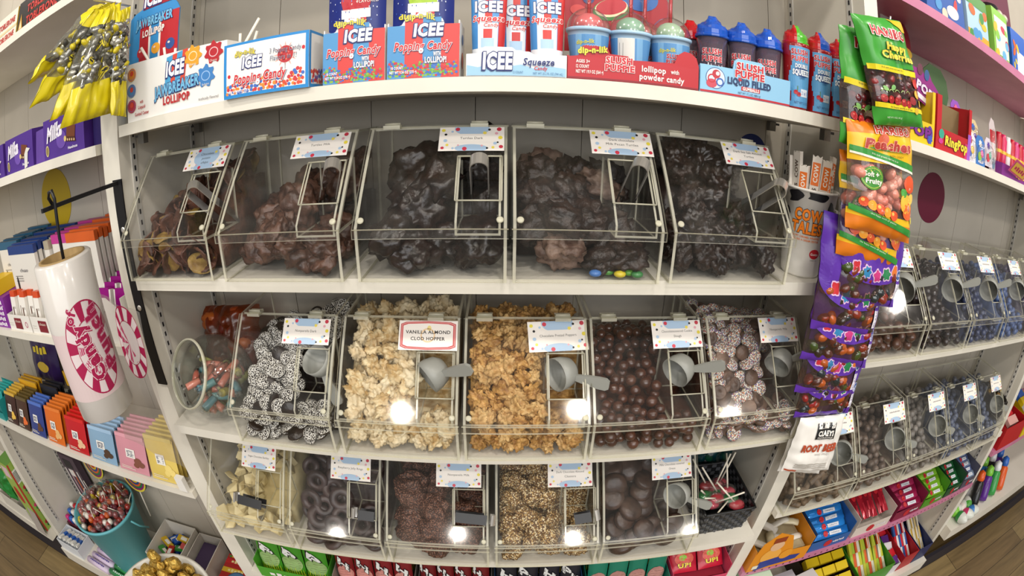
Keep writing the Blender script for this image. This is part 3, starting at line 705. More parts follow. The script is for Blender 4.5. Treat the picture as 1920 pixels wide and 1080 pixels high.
# sweets spilled at the foot of the pecan turtle bin
for k, (xx, yy, c) in enumerate([(.115, .016, '#3f6fb0'), (.150, .014, '#c9b52e'), (.135, .024, '#4d8f3a'), (.165, .022, '#5f9b38'), (.123, .03, '#6a2e3a'), (.155, .032, '#d2c043'), (.175, .013, '#3d7a45')]):
    o = MB().ball((0, 0, 0), .0075, M(c, .3), 12, 8, (1.2, 1, .7)).build('candy_coated_sweet', None, (0.066 + xx, -0.015 + yy, Z1 + .0095))
    tag(o, ['blue', 'yellow', 'green', 'green', 'dark red', 'yellow', 'green'][k] + ' candy coated sweet at the foot of the pecan turtle bin', 'sweet', 'spilled candy coated sweets')

# ---------------------------------------------------------------- tongs and scoops standing in the bins
def tongs(label, loc, rot, L=0.105, black=False):
    t = thing('serving_tongs', label, 'tongs', loc, rot, 'steel serving tongs')
    g = 0.0125; pa = [(-g, 0, -L), (-g, 0, -L * .5), (-g, 0, 0)] + [(-g * math.cos(a), 0, g * math.sin(a)) for a in [k * math.pi / 10 for k in range(1, 10)]] + [(g, 0, 0), (g, 0, -L * .5), (g, 0, -L)]
    MB().strip(pa[1:-1] if not black else pa[3:12], (0, 1, 0), 0.021, 0.0014, STEEL).build('spring_bend', t)
    m = BLK if black else DSTEEL
    for s in (-1, 1):
        MB().strip([(s * (g + .0008), 0, -.004 if black else -L * .5), (s * (g + .0008), 0, -L)], (0, 1, 0), 0.02, 0.0016, m).build('arm', t)
    return t
def scoop(label, loc, rot, r=0.027):
    t = thing('candy_scoop', label, 'scoop', loc, rot, 'grey plastic scoops')
    b = MB(); prof = [(r * .05, -r * 1.1), (r * .5, -r * 1.02), (r * .85, -r * .7), (r, -r * .2), (r * 1.04, r * .35), (r * .99, r * .35), (r * .95, -r * .15), (r * .8, -r * .62), (r * .45, -r * .93), (0, -r)]
    b.lathe(prof, GREYP, 22); q = b.build('bowl', t, rot=(R(90), 0, R(-58)))
    h = MB(); n = 9; top = [(r * .75, .0, .004), (r * 1.15, -.004, .006), (r * 1.7, -.01, .0085), (r * 2.4, -.017, .0105), (r * 2.85, -.021, .0105), (r * 3.05, -.023, .0065)]
    pts = [(p[0], p[2]) for p in top] + [(p[0], -p[2]) for p in reversed(top)]
    h.prism(pts, -.0025, .0025, 'y', GREYP); h.build('handle', t, (0, 0, 0), (0, 0, R(-24)), bevel=0.0015)
    return t
def hole(x, y, z, W, t=.45, u=.81, out=0.0):
    a, c = slope_pt(t, out); return (x + u * W, y + a, z + c)
def rel(p, dx=0, dy=0, dz=0): return (p[0] + dx, p[1] + dy, p[2] + dz)
tongs('steel tongs leaning sideways in the potato chip bin', rel(hole(-.604, -.012, Z1, W1, .42), -.02, .01, .008), (R(32), R(-32), R(8)))
tongs('steel tongs standing in the milk turtle bin', rel(hole(-.374, -.015, Z1, W1, .5), .012, .006, .012), (R(36), R(12), R(20)))
tongs('steel tongs standing upright in the middle bin of big dark turtles', rel(hole(-.147, -.015, Z1, W1, .5), 0, .004, .012), (R(38), 0, 0))
tongs('steel tongs leaning right in the pecan turtle bin', rel(hole(.066, -.015, Z1, W1, .5), .016, .004, .014), (R(36), R(18), R(-15)))
tongs('steel tongs leaning far right out of the almond turtle bin by the spotted cup', rel(hole(.287, -.012, Z1, W1, .42), .030, -.002, .014), (R(36), R(40), R(-15)))
scoop('grey scoop tucked handle down in the white beaded nonpareil bin', rel(hole(-.424, -.029, Z2, W2, .45), .004, .022, .004), (0, R(62), R(6)))
scoop('grey scoop in the vanilla cluster bin, handle tilted up', rel(hole(-.213, -.029, Z2, W2, .40), -.008, .016, .0), (0, R(-26), 0))
scoop('grey scoop in the pretzel popper bin, handle lying level', rel(hole(-.007, -.029, Z2, W2, .42), -.008, .016, .0), (0, R(2), 0))
scoop('grey scoop in the chocolate ball bin, handle tilted up', rel(hole(.196, -.029, Z2, W2, .42), -.008, .016, .0), (0, R(-20), 0))
scoop('grey scoop in the rainbow nonpareil bin, handle raised steeply', rel(hole(.406, -.029, Z2, W2, .42), -.006, .02, .0), (0, R(-34), 0))
scoop('grey scoop in the chocolate cookie bin above the woven basket', rel(hole(.248, -.043, Z3, W3, .40), -.004, .016, .004), (0, R(16), R(4)))
def lying(right, tilt=0.0, lean=-40):
    m = Matrix(((0, 0, 1), (1, 0, 0), (0, 1, 0))) if right else Matrix(((0, 0, -1), (-1, 0, 0), (0, 1, 0)))
    return tuple((Euler((R(lean), R(tilt), 0)).to_matrix() @ m).to_euler())
tongs('short steel and black tongs lying in the fudge bin', rel(hole(-.592, -.043, Z3, W3, .26, .62, .014), -.030, 0, 0), lying(False, 6), .062, True)
tongs('short steel and black tongs lying in the jelly ring bin', rel(hole(-.381, -.043, Z3, W3, .30, .80, .010), -.004, 0, 0), lying(False, 4), .036, True)
tongs('short black tongs pointing right in the rough cluster bin', rel(hole(-.171, -.043, Z3, W3, .32, .95, .012), .010, 0, 0), lying(True, 8), .062, True)
tongs('short steel and black tongs pointing right in the almond cluster bin', rel(hole(.041, -.043, Z3, W3, .34, .93, .012), .0, 0, 0), lying(True, -12), .036, True)
SUBV = .12

# ================================================================ cup, jar, bags and basket among the bins
def cup():
    cx, cy_, z = 0.566, 0.054, -0.2296
    t = thing('cow_cup', 'tall white cup with black cow spots and orange lettering on the upper bin shelf', 'cup', (cx, cy_, z))
    H = 0.150; rf = lambda v: 0.0365 + 0.0125 * v / H
    b = MB(); b.lathe([(0, 0), (.034, 0), (.0365, .004), (rf(.02), .02), (rf(.024) + .0008, .0235), (rf(H * .97), H * .97), (rf(H) + .003, H * .975), (rf(H) + .003, H), (rf(H) - .002, H), (.036, .012), (0, .012)], M('#ece9e2', .35), 40, capend=False)
    b.build('cup_body', t)
    h = MB(); h.strip([(.045, .0, .118), (.058, -.002, .116), (.068, -.003, .100), (.066, -.003, .07), (.053, -.002, .045), (.041, 0, .036)], (0, 1, 0), .016, .005, M('#ece9e2', .35)); h.build('handle', t, rot=(0, 0, R(-35)), bevel=.001)
    a0 = math.atan2(-0.617 - cy_, 0.051 - cx); a = Art()
    for i, (u, v, rx, ry, sd) in enumerate([(-.03, .135, .014, .012, 1), (.012, .141, .018, .010, 2), (.044, .120, .010, .014, 3), (.040, .07, .008, .016, 4), (-.046, .1, .010, .012, 5), (.038, .035, .008, .010, 7), (-.05, .05, .01, .012, 8), (.06, .1, .01, .02, 9)]):
        rr = random.Random(sd); pts = [(u + rx * (1 + .25 * math.sin(3 * q + sd) + .12 * math.sin(5 * q)) * math.cos(q), min(.1475, v + ry * (1 + .25 * math.sin(2 * q + sd)) * math.sin(q))) for q in [k * 2 * math.pi / 26 for k in range(26)]]
        a.poly(pts, '#17161a', 1)
    for s, v, ww in (('COW', .108, .050), ('TALES', .0865, .056)):
        a.text(s, 0.0, v, .0185, '#f0801e', 4, w=ww, bold=.045, out='#17161a', ow=.07)
    a.text('CHEWY CARAMEL WRAPPED', 0, .071, .0035, '#e0722a', 3, w=.052, bold=.02); a.text('AROUND A CREAM CENTER', 0, .0655, .0035, '#e0722a', 3, w=.050, bold=.02)
    a.ell(.022, .044, .010, .0085, '#c22b35', 2); a.text('Goetze', .022, .044, .0045, '#f4efe8', 3, w=.015, bold=.02); a.text('CANDY CO', .022, .033, .002, '#17161a', 3, w=.013)
    a.build('printed_spots_and_lettering', t, wrap(0, 0, 0, rf, a0), sub=.007)
    for k in range(7):                                            # wrapped sticks standing in the cup
        an = a0 + (-1.15 + .38 * k); d = .026 if k % 2 else .033; p = (cx + d * math.cos(an), cy_ + d * math.sin(an), z + .014)
        s = thing('wrapped_stick', ['white', 'white', 'white and orange', 'orange lettered white', 'orange lettered white', 'white and orange', 'orange lettered white'][k] + ' wrapped caramel stick, %s in the cow-spotted cup' % ['first', 'second', 'third', 'fourth', 'fifth', 'sixth', 'last'][k], 'sweet', p, (R(3 - k), R(-6 + 2.4 * k), an + R(90)), 'wrapped sticks in the spotted cup')
        w = MB(); L = .185 + .012 * math.sin(k * 2.3)
        w.prism([(-.0075, 0), (.0075, 0), (.008, L * .5), (.0085, L), (.0045, L - .003), (0, L), (-.0045, L - .003), (-.0085, L), (-.008, L * .5)], -.0035, .0035, 'y', M('#e9e2d8', .3)); w.build('wrapper', s, bevel=.002)
        a = Art(); a.rect(-.007, L - .05, .007, L - .012, '#e8752a', 1) if k > 1 else None
        a.text('COW', 0, L - .03, .008, '#f7f1e6' if k > 1 else '#6b5b50', 2, rot=R(90), w=.030, bold=.03)
        a.text('TALES', 0, L - .07, .007, '#3a2a22', 2, rot=R(90), w=.032, bold=.02); a.ell(-.001, L - .105, .005, .009, '#3a2a22', 2); a.ell(.003, L - .116, .003, .005, '#8a4a28', 2.3)
        a.build('printed_lettering', s, front(0, -.0035))
cup()

def jar():
    c = Vector((-0.505, 0.060, -0.5336)); 
    t = thing('candy_jar', 'tilted clear round jar of wrapped taffy at the left end of the middle bin shelf', 'jar', c)
    ax = Vector((-.35, -.80, .48)).normalized(); q = Vector((0, 0, 1)).rotation_difference(ax)
    b = MB(); Rj = .083; prof = [(0, -.074)]
    for k in range(1, 13):
        th = math.pi * (1 - k / 16.2); prof.append((Rj * math.sin(th), Rj * math.cos(th) if k > 1 else -.080))
    r_m = prof[-1][0]; zt = prof[-1][1]
    prof += [(r_m + .001, zt + .006), (r_m + .004, zt + .010), (r_m + .004, zt + .016), (r_m - .001, zt + .017), (r_m - .003, zt + .010), (r_m - .003, zt)]
    prof += [(rr_ - .003 if rr_ > .01 else 0, z_) for rr_, z_ in reversed(prof[1:13])]
    b.lathe(prof, GLASS, 44, capend=False); o = b.build('jar_body', t, (0, 0, .081)); o.rotation_mode = 'QUATERNION'; o.rotation_quaternion = q
    rim = MB(); rim.lathe([(r_m + .0045 + .0025 * math.cos(a), zt + .013 + .004 * math.sin(a)) for a in [k * math.pi / 4 for k in range(9)]], EDGE, 44, capend=False); o = rim.build('rim', t, (0, 0, .081)); o.rotation_mode = 'QUATERNION'; o.rotation_quaternion = q
    cols = ['#d8705a', '#cdbb5a', '#5a97a8', '#e08a74', '#d9806a', '#6aa6ac', '#c4c06a', '#df7560']
    rr = random.Random(3); n = 0; pts = []
    while n < 46:
        p = Vector((rr.uniform(-.07, .07), rr.uniform(-.07, .07), rr.uniform(-.07, .012)))
        if p.length > .062 or p.z > -.018 + .3 * p.y + .1 * p.x + .02: continue
        if any((p - o_).length < .0165 for o_ in pts):
            n += .05; continue
        pts.append(p); n += 1
        col = cols[len(pts) % len(cols)]; s = bpy.data.objects.new('wrapped_taffy', None); 
        m = MB(); m.tube([(-.0165, 0, 0), (-.015, 0, 0), (.015, 0, 0), (.0165, 0, 0)], .0078, M(col, .35), 10)
        m.tube([(-.0165, 0, 0), (-.021, 0, 0), (-.026, .001, 0)], .002, FILM, 6, .006); m.tube([(.0165, 0, 0), (.021, 0, 0), (.026, .001, 0)], .002, FILM, 6, .006)
        m.tube([(-.0165, 0, 0), (.0165, 0, 0)], .0084, FILM, 10)
        o = m.build('wrapped_taffy', None, c + p + Vector((0, 0, .081)), (rr.uniform(-.5, .5), rr.uniform(-.6, .6), rr.uniform(0, 6.28)))
        nm = {'#d8705a': 'salmon', '#cdbb5a': 'yellow', '#5a97a8': 'blue', '#e08a74': 'pale salmon', '#d9806a': 'pink', '#6aa6ac': 'pale blue', '#c4c06a': 'lime yellow', '#df7560': 'coral'}[col]
        tag(o, nm + ' taffy twisted in clear film inside the tilted jar', 'sweet', 'wrapped taffy in the jar')
jar()

# ---------------------------------------------------------------- pillow-shaped bags
def bagmap(TL, TR, BL, BR, bulge, wr=0.004, seed=0, curl=0.0):
    TL, TR, BL, BR = map(Vector, (TL, TR, BL, BR)); N = (TR - TL).cross(TL - BL).normalized()
    def f(u, v, side=1, h=0.0):
        """u 0..1 left to right, v 0..1 bottom to top"""
        p = BL.lerp(BR, u).lerp(TL.lerp(TR, u), v)
        e = max(0, 1 - (2 * u - 1) ** 4) ** .8 * max(0, 1 - (2 * v - 1) ** 6) ** .7
        w = wr * (noise.noise(Vector((u * 5 + seed, v * 6, seed))) + .6 * noise.noise(Vector((u * 13, v * 4 + seed, 3)))) 
        return p + N * (side * (bulge * .5 * e + .0005) + w + h + curl * (2 * u - 1) ** 2 * .5)
    return f
def bag(name, label, group, TL, TR, BL, BR, bulge, bands, art=None, seed=0, film=None, wr=0.004, nu=26, nv=36, filling=None, cat='sweet bag', back=None):
    """bands: list of (v_from_bottom, material); art(a) draws in u, v on 0..1"""
    f = bagmap(TL, TR, BL, BR, bulge, wr, seed); mb = MB(); o_mid = (Vector(TL) + Vector(TR)) / 2
    vs = [f(i / nu, j / nv, 1) - o_mid for j in range(nv + 1) for i in range(nu + 1)]; nn = len(vs)
    vs += [f(i / nu, j / nv, -1) - o_mid for j in range(nv + 1) for i in range(nu + 1)]
    def band(v):
        for v1, m in bands:
            if v <= v1 + 1e-6: return m
        return bands[-1][1]
    for j in range(nv):
        m = band((j + .5) / nv)
        for i in range(nu):
            a = j * (nu + 1) + i; mb.v += [] 
            mb.f.append((a, a + 1, a + nu + 2, a + nu + 1)); mb.m.append(mb.mi(m)); mb.smooth.append(True)
            mb.f.append(tuple(nn + q for q in (a + nu + 1, a + nu + 2, a + 1, a))); mb.m.append(mb.mi(back or m)); mb.smooth.append(True)
    mb.v = [tuple(v) for v in vs]
    t = thing(name, label, cat, o_mid, group=group)
    mb.build('bag_film', t)
    if art:
        A = Art(); art(A); 
        A.build('printed_design', t, lambda u, v, h: f(u, v, 1, h + .0010) - o_mid, eps=.0003, sub=.045)
    if filling:
        n, cols, r, v0, v1, sc = filling; rr = random.Random(seed + 50); g = MB()
        for k in range(n):
            u, v = rr.uniform(.1, .9), rr.uniform(v0, v1); p = f(u, v, 1, -r * .55 - bulge * .10) - o_mid
            g.ball(p, r * rr.uniform(.8, 1.2), cols[k % len(cols)], 9, 6, sc, Euler((rr.uniform(-1, 1), rr.uniform(-1, 1), rr.uniform(0, 6))))
        g.build('filling', t)['kind'] = 'stuff'
    return t
ORF = clear('orange_film', '#d98a4a', 1.6, 0.35, '#8a3d12', .25)
bag('orange_bag', 'crumpled translucent orange bag standing behind the tilted jar', None, (-.600, .205, -.370), (-.450, .205, -.362), (-.612, .165, -.533), (-.445, .165, -.533), .07,
    [(1, ORF)], seed=4, wr=.018, filling=(26, [M('#8e3a12', .4), M('#6a1d0c', .4), M('#b25a1c', .4)], .024, .08, .86, (1.2, .7, .6)))
TEALF = clear('teal_film', '#7fb8bc', 1.6, 0.3, '#14444a', .2)
bag('teal_bag', 'dark teal bag with green sweets standing behind the woven lollipop basket', None, (.500, .225, -.640), (.628, .225, -.632), (.500, .195, -.826), (.630, .195, -.826), .06,
    [(1, TEALF)], seed=9, wr=.012, filling=(34, [M('#2f5a2c', .35), M('#1b2326', .4), M('#86a23a', .35), M('#2b6a74', .35), M('#20302a', .4)], .016, .08, .95, (1.3, .7, .6)))

def basket():
    x0, x1, y0, y1, zb, zt = 0.487, 0.598, 0.006, 0.150, -0.8276, -0.752
    t = thing('woven_basket', 'black woven basket of lollipops at the right end of the lower bin shelf', 'basket', ((x0 + x1) / 2, (y0 + y1) / 2, zb))
    b = MB(); B1 = M('#17181a', .35); B2 = M('#4a4c50', .16); cx, cy_ = (x0 + x1) / 2, (y0 + y1) / 2; H = zt - zb
    def P(s, z, off=0):
        """walk round the basket wall, s in metres, flaring upward"""
        k = 1 + .14 * z / H; wx, wy = (x1 - x0) / 2 * k, (y1 - y0) / 2 * k; per = 4 * ((x1 - x0) + (y1 - y0)) / 2; a = (s / per) % 1 * per
        L = [(x1 - x0), (y1 - y0), (x1 - x0), (y1 - y0)]
        for i, l in enumerate(L):
            if a <= l + 1e-9:
                q = a / l * 2 - 1
                return [(q * wx, -wy - off), (wx + off, q * wy), (-q * wx, wy + off), (-wx - off, -q * wy)][i] + (z,)
            a -= l
    per = 2 * ((x1 - x0) + (y1 - y0)); n = 44; rows = 7
    b.box(-(x1 - x0) / 2, (x1 - x0) / 2, -(y1 - y0) / 2, (y1 - y0) / 2, 0, .003, B1)
    for j in range(rows):
        for i in range(n):
            s0, s1 = per * i / n, per * (i + .94) / n; sm = (s0 + s1) / 2; z0, z1 = H * j / rows + .001, H * (j + .92) / rows
            o = .0030 if (i + j) % 2 else .0006
            q = [P(s0, z0, 0), P(sm, z0, o), P(s1, z0, 0), P(s1, z1, 0), P(sm, z1, o), P(s0, z1, 0)]
            qi = [P(s0, z0, -.003), P(s1, z0, -.003), P(s1, z1, -.003), P(s0, z1, -.003)]
            b.add(q + qi, [(0, 1, 4, 5), (1, 2, 3, 4), (7, 6, 9, 8), (5, 4, 3, 8, 9), (6, 7, 2, 1, 0)], B2 if (i + j) % 2 else B1)
    b.build('woven_sides', t)
    rm = MB(); rm.tube([P(per * i / 60, H, 0) for i in range(61)], .0032, B1, 6); rm.build('rim', t)
    C0 = Vector((cx, cy_, zb)); cols = [('#c01f34', 'red'), ('#c9284a', 'pink red'), ('#1f7a3a', 'green'), ('#c01f34', 'red'), ('#d23a5a', 'pink'), ('#1f7a3a', 'green'), ('#b8182c', 'dark red'), ('#c9284a', 'pink red'), ('#cf2b40', 'bright red'), ('#2a8a44', 'bright green')]
    sticks = [((.0, .02, .062), (.018, .03, .150)), ((.02, .035, .06), (.034, .035, .148)), ((.0, .0, .058), (-.052, .02, .128)), ((-.01, -.02, .06), (-.055, -.04, .088)), ((-.02, -.03, .055), (.03, -.06, .11)), ((.02, -.03, .062), (-.03, -.075, .072)), ((-.02, .03, .06), (-.06, .06, .12)), ((.025, .0, .064), (.02, .05, .135)), ((.03, -.045, .06), (-.02, -.01, .105)), ((-.03, .0, .055), (-.065, -.03, .105))]
    for k, ((p, e), (col, nm)) in enumerate(zip(sticks, cols)):
        p, e = Vector(p), Vector(e); l = thing('lollipop', nm + ' film-wrapped lollipop in the black woven basket', 'lollipop', C0 + p, group='lollipops in the woven basket')
        d = (e - p); MB().tube([(0, 0, 0), d * .5, d], .0021, M('#ece4d2', .5), 8).build('stick', l)
        q = MB().ball(-d.normalized() * .006, .0165, M(col, .12, coat=.5), 14, 8, (1.25, 1, .55)).build('head', l)
        MB().ball((0, 0, 0), .019, FILM, 10, 6, (1.3, 1, .6)).build('wrapper', l)
basket()

# ================================================================ top shelf: novelty candy boxes
ZS = 0.0434
NAVY, RED, SKY, PAPER = '#24306e', '#c8202e', '#4f93cf', '#eceae6'
def carton(name, label, x0, x1, y0, y1, z0, z1, col, cat='box', group=None, rz=0.0, art=None, side=None, rough=.45, arts=None):
    """closed carton standing at its front left bottom corner"""
    w, d, h = x1 - x0, y1 - y0, z1 - z0
    t = thing(name, label, cat, (x0, y0, z0), (0, 0, rz), group)
    m = M(col, rough); sd = M(side or col, rough)
    MB().box(0, w, 0, d, 0, h, sd, m, 'x').build('carton', t, bevel=min(.0012, w * .08))
    if art: a = Art(); art(a, w, h); a.build('printed_front', t, front(0, -0.0003, 0))
    if arts: a = Art(); arts(a, d, h); a.build('printed_side', t, frame((w + .0003, 0, 0), (0, 1, 0), (0, 0, 1)))
    return t
def tray(name, label, x0, x1, y0, y1, z0, fpts, hs, hb, col, art=None, cat='display box', group=None, rz=0.0, tk=.0016, inner=None):
    """open display tray; fpts = outline of the front panel (x, z), hs / hb = side and back heights"""
    w, d = x1 - x0, y1 - y0; t = thing(name, label, cat, (x0, y0, z0), (0, 0, rz), group)
    m = M(col, .45); mi_ = M(inner or '#d9d4ca', .6)
    b = MB(); b.prism(fpts, 0, tk, 'y', m); b.box(0, tk, tk, d, 0, hs, m); b.box(w - tk, w, tk, d, 0, hs, m); b.box(tk, w - tk, d - tk, d, 0, hb, mi_); b.box(tk, w - tk, tk, d - tk, 0, tk, mi_)
    b.build('tray', t)
    if art: a = Art(); art(a, w); a.build('printed_front', t, front(0, -.0003, 0))
    return t
def rrect(w, h, r=0.0): return [(0, 0), (w, 0), (w, h - r), (w - r, h), (r, h), (0, h - r)] if r else [(0, 0), (w, 0), (w, h), (0, h)]
def icee(a, cx, cz, h, w, L=5, shear=.12): a.text('ICEE', cx, cz, h, '#f2f2f4', L, w=w, bold=.05, out=NAVY, ow=.075, shear=shear, drop=(NAVY, -.05, .05))
def squiggle(a, s, cx, cz, h, w, col=RED, L=5, out='#f6f3ee', drop=None): a.text(s, cx, cz, h, col, L, w=w, bold=.03, shear=.25, out=out, ow=.07, drop=drop or (NAVY, .03, .06))
CONF = ['#c8323c', '#3f6cc0', '#69a53c', '#3f6cc0', '#d4583a', '#8ab545']
# --- jawbreaker lollipop display
def art_jaw(a, w):
    a.poly([(.095, .035), (.138, .042), (.146, .098), (.100, .092)], '#4a9ccc', 1); a.poly([(.108, .036), (.118, .038), (.124, .095), (.114, .094)], '#d24a36', 1.3); a.poly([(.130, .041), (.140, .043), (.147, .098), (.136, .097)], '#d24a36', 1.3)
    icee(a, .120, .072, .024, .042); a.text('JAWBREAKER', .122, .041, .018, '#6fb4dc', 6, w=.100, bold=.04, out=NAVY, ow=.07, drop=(NAVY, -.04, .05), slope=.06)
    a.text('LOLLIPOP', .122, .021, .0125, '#b3262e', 5, w=.060, bold=.05)
    for cx, cz, c, sd in ((.158, .082, '#e8a02c', 0.4), (.200, .080, '#b3202c', 1.1), (.185, .045, '#3f7fc0', 2.0)):
        a.splat(cx, cz, .0195, c, 2, 7, .16, sd); a.ell(cx, cz, .009, .008, '#f3dfb8' if c[1] == 'e' else '#e9c0c4' if c[1] == 'b' else '#9fc3ea', 3); a.ell(cx, cz, .0075, .0065, c, 3.5)
        a.text({'e': 'Orange', 'b': 'Cherry', '3': 'Blue Raspberry'}[c[1]], cx, cz - .013, .0035, '#f4eee4', 4, w=.014)
    for cz, c in ((.082, '#e2902c'), (.054, '#4b86c4'), (.027, '#b8283a')): a.ell(.0125, cz, .0115, .0115, c, 2); a.ring(.0125, cz, .0085, .0095, '#7d6aa0', 3); a.ell(.013, cz + .002, .0045, .0045, '#d4422e', 4)
    for s, cz, ww in (('with', .031, .008), ('Liquid', .022, .018), ('Gumball Center', .011, .036)): a.text(s, .039, cz, .0058, '#b3262e', 4, w=ww, bold=.02)
    a.text('Artificially Flavored', .190, .010, .0045, '#4a4650', 4, w=.040)
t = tray('lollipop_display', 'long white jawbreaker lollipop display box with three fruit splats, first on the top shelf', -.577, -.352, .010, .115, ZS, [(0, 0), (.225, 0), (.225, .094), (0, .102)], .094, .09, PAPER, art_jaw)
hd = Art()
def hx(u): return u
MB().prism([(-.030, 0), (.096, 0), (.096, .185), (.088, .198), (.080, .205), (.078, .232), (.060, .248), (.012, .246), (.002, .232), (0, .208), (-.022, .202), (-.030, .196)], .034, .036, 'y', M('#2f86c4', .45)).build('header_card', t)
hd.rect(-.030, .0, -.002, .196, '#2f86c4', .5); hd.rect(-.002, .0, .022, .185, '#b5222c', .6); hd.rect(.022, 0, .027, .18, '#e8e2dc', .7); hd.rect(.027, 0, .048, .185, '#2f86c4', .6); hd.rect(.048, 0, .053, .18, '#e8e2dc', .7); hd.rect(.053, 0, .096, .185, '#b5222c', .6)
hd.poly([(.002, .205), (.080, .205), (.078, .230), (.060, .246), (.012, .244), (.002, .230)], '#a01c2c', 1)
icee(hd, .028, .222, .024, .046, 5, .05); hd.text('JAWBREAKER', .034, .180, .017, '#6fb4dc', 6, w=.094, bold=.04, out=NAVY, ow=.07); hd.text('LOLLIPOP', .034, .158, .012, '#f0e8e2', 5, w=.056, bold=.05, out='#8c1c2c', ow=.06)
for cx, c in ((.004, '#c22b38'), (.042, '#e5a030'), (.078, '#31518f')): hd.ell(cx, .124, .011, .010, c, 3); hd.ell(cx - .003, .127, .003, .002, '#f0d6c8', 4)
hd.ell(.068, .224, .013, .013, '#3a5a94', 2); hd.ell(.070, .222, .007, .006, '#d4502e', 3)
hd.build('header_print', t, front(0, .0337, 0))
for k, (p, e, c) in enumerate([((-.515, .028, .115), (-.548, .016, .170), 'orange'), ((-.492, .030, .110), (-.497, .024, .158), 'red'), ((-.478, .03, .112), (-.468, .022, .150), 'orange'), ((-.560, .028, .112), (-.575, .018, .136), 'blue'), ((-.372, .06, .10), (-.318, .050, .170), 'white'), ((-.365, .07, .12), (-.362, .066, .155), 'blue'), ((-.352, .08, .11), (-.335, .076, .155), 'red')]):
    d = Vector(e) - Vector(p); l = thing('jawbreaker_lollipop', ['first', 'second', 'third', 'fourth', 'tallest, far right', 'fifth', 'last'][k] + ' lollipop with a white stick poking out of the white jawbreaker display', 'lollipop', p, group='lollipops in the jawbreaker display')
    MB().tube([(0, 0, 0), d * .5, d], .0026, M('#e9e3d6', .5), 8).build('stick', l); MB().ball(-d.normalized() * .009, .011, M({'orange': '#d97a2a', 'red': '#b8242e', 'blue': '#3a6fb0', 'white': '#e6e0d4'}[c], .2), 12, 8).build('head', l)
# --- closed popping candy carton
def art_pop(a, w, h):
    a.rect(0, 0, w, h, '#1f86cc', 0); a.rect(.005, .005, w - .005, h - .004, PAPER, .6)
    a.dots(.006, .006, w - .006, .030, 150, .0036, ['#d84a2e', '#e88a34', '#3f6cc0', '#c8323c'], 1, 4, 7, lambda x: .012 + .016 * abs(math.sin(x * 60)) * (.4 + x / w * .6) + .004)
    a.text('dip-n-lik', .038, .064, .0085, '#e4d23a', 6, w=.036, bold=.04, out='#2a4a90', ow=.06, arc=.3); icee(a, .050, .050, .016, .034); squiggle(a, 'Popping Candy', .062, .027, .0145, .088)
    a.ell(.104, .052, .0125, .0125, '#b9272f', 2); a.dots(.094, .043, .114, .062, 26, .0014, ['#e06a58', '#8e1820'], 2.4, 8); a.rect(.1035, .030, .1045, .040, '#8a8a90', 2)
    for k in range(12): q = k * math.pi / 6; a.poly([(.104 + .013 * math.cos(q - .1), .052 + .013 * math.sin(q - .1)), (.104 + .013 * math.cos(q + .1), .052 + .013 * math.sin(q + .1)), (.104 + .019 * math.cos(q), .052 + .019 * math.sin(q))], '#e7a9a0', 1.5)
    a.text('3 Popping Candy', .104, .060, .0078, '#7a8094', 6, w=.050, bold=.01, shear=.1); a.text('Flavors in 1!', .101, .049, .0078, '#7a8094', 6, w=.042, bold=.01, shear=.1)
    for cx, cz in ((.010, .033), (.132, .058)): a.ell(cx, cz, .0025, .0028, '#c8202e', 3)
    a.text('NET WT 7.93 OZ (225 g)', .028, .009, .0038, '#e9e4f0', 7, w=.036, bold=.03)
def art_pops(a, d, h): a.rect(0, 0, d, h, '#1f86cc', 0); a.rect(.006, .005, d - .004, h - .004, PAPER, .6); a.dots(.007, .006, d - .005, .026, 40, .0036, ['#d84a2e', '#7a4a9a', '#3f6cc0', '#c8323c'], 1, 9, 7)
carton('popping_candy_box', 'closed white carton with blue edges reading Popping Candy, turned slightly on the top shelf', -.349, -.209, -.002, .083, ZS, ZS + .082, '#e9e6e0', 'box', None, R(1.0), art_pop, None, .4, art_pops)
# --- two dip-n-lik display boxes with pouches
def art_dip(a, w):
    for k in range(4): a.rect(w * k / 4 + (0.0003 if k == 0 else 0), 0, w * (k + 1) / 4, .073 if k in (0, 3) else .083, '#4f93c9' if k % 2 == 0 else '#d4413c', .3)
    a.dots(.002, .002, w - .002, .026, 230, .0024, CONF, 1, 6, 7, lambda x: .014 + .010 * abs(math.sin(x * 70 + 1)))
    a.text('dip-n-lik', w * .46, .082, .0085, '#e4d23a', 6, w=.040, bold=.04, out='#2a4a90', ow=.06, arc=.5); icee(a, w * .58, .066, .0175, .040)
    squiggle(a, 'Popping Candy', w * .5, .044, .012, .076); a.text('WITH', w * .70, .032, .006, '#f4f4f6', 6, w=.010, bold=.04, out=NAVY, ow=.07); a.text('LOLLIPOP!', w * .68, .024, .0082, '#f4f4f6', 6, w=.028, bold=.04, out=NAVY, ow=.07)
    a.text('18 COUNT', .014, .0145, .0038, '#eef0f4', 7, w=.016, bold=.03); a.text('NET WT 9.54 OZ (270 g)', .022, .0085, .0038, '#eef0f4', 7, w=.036, bold=.03)
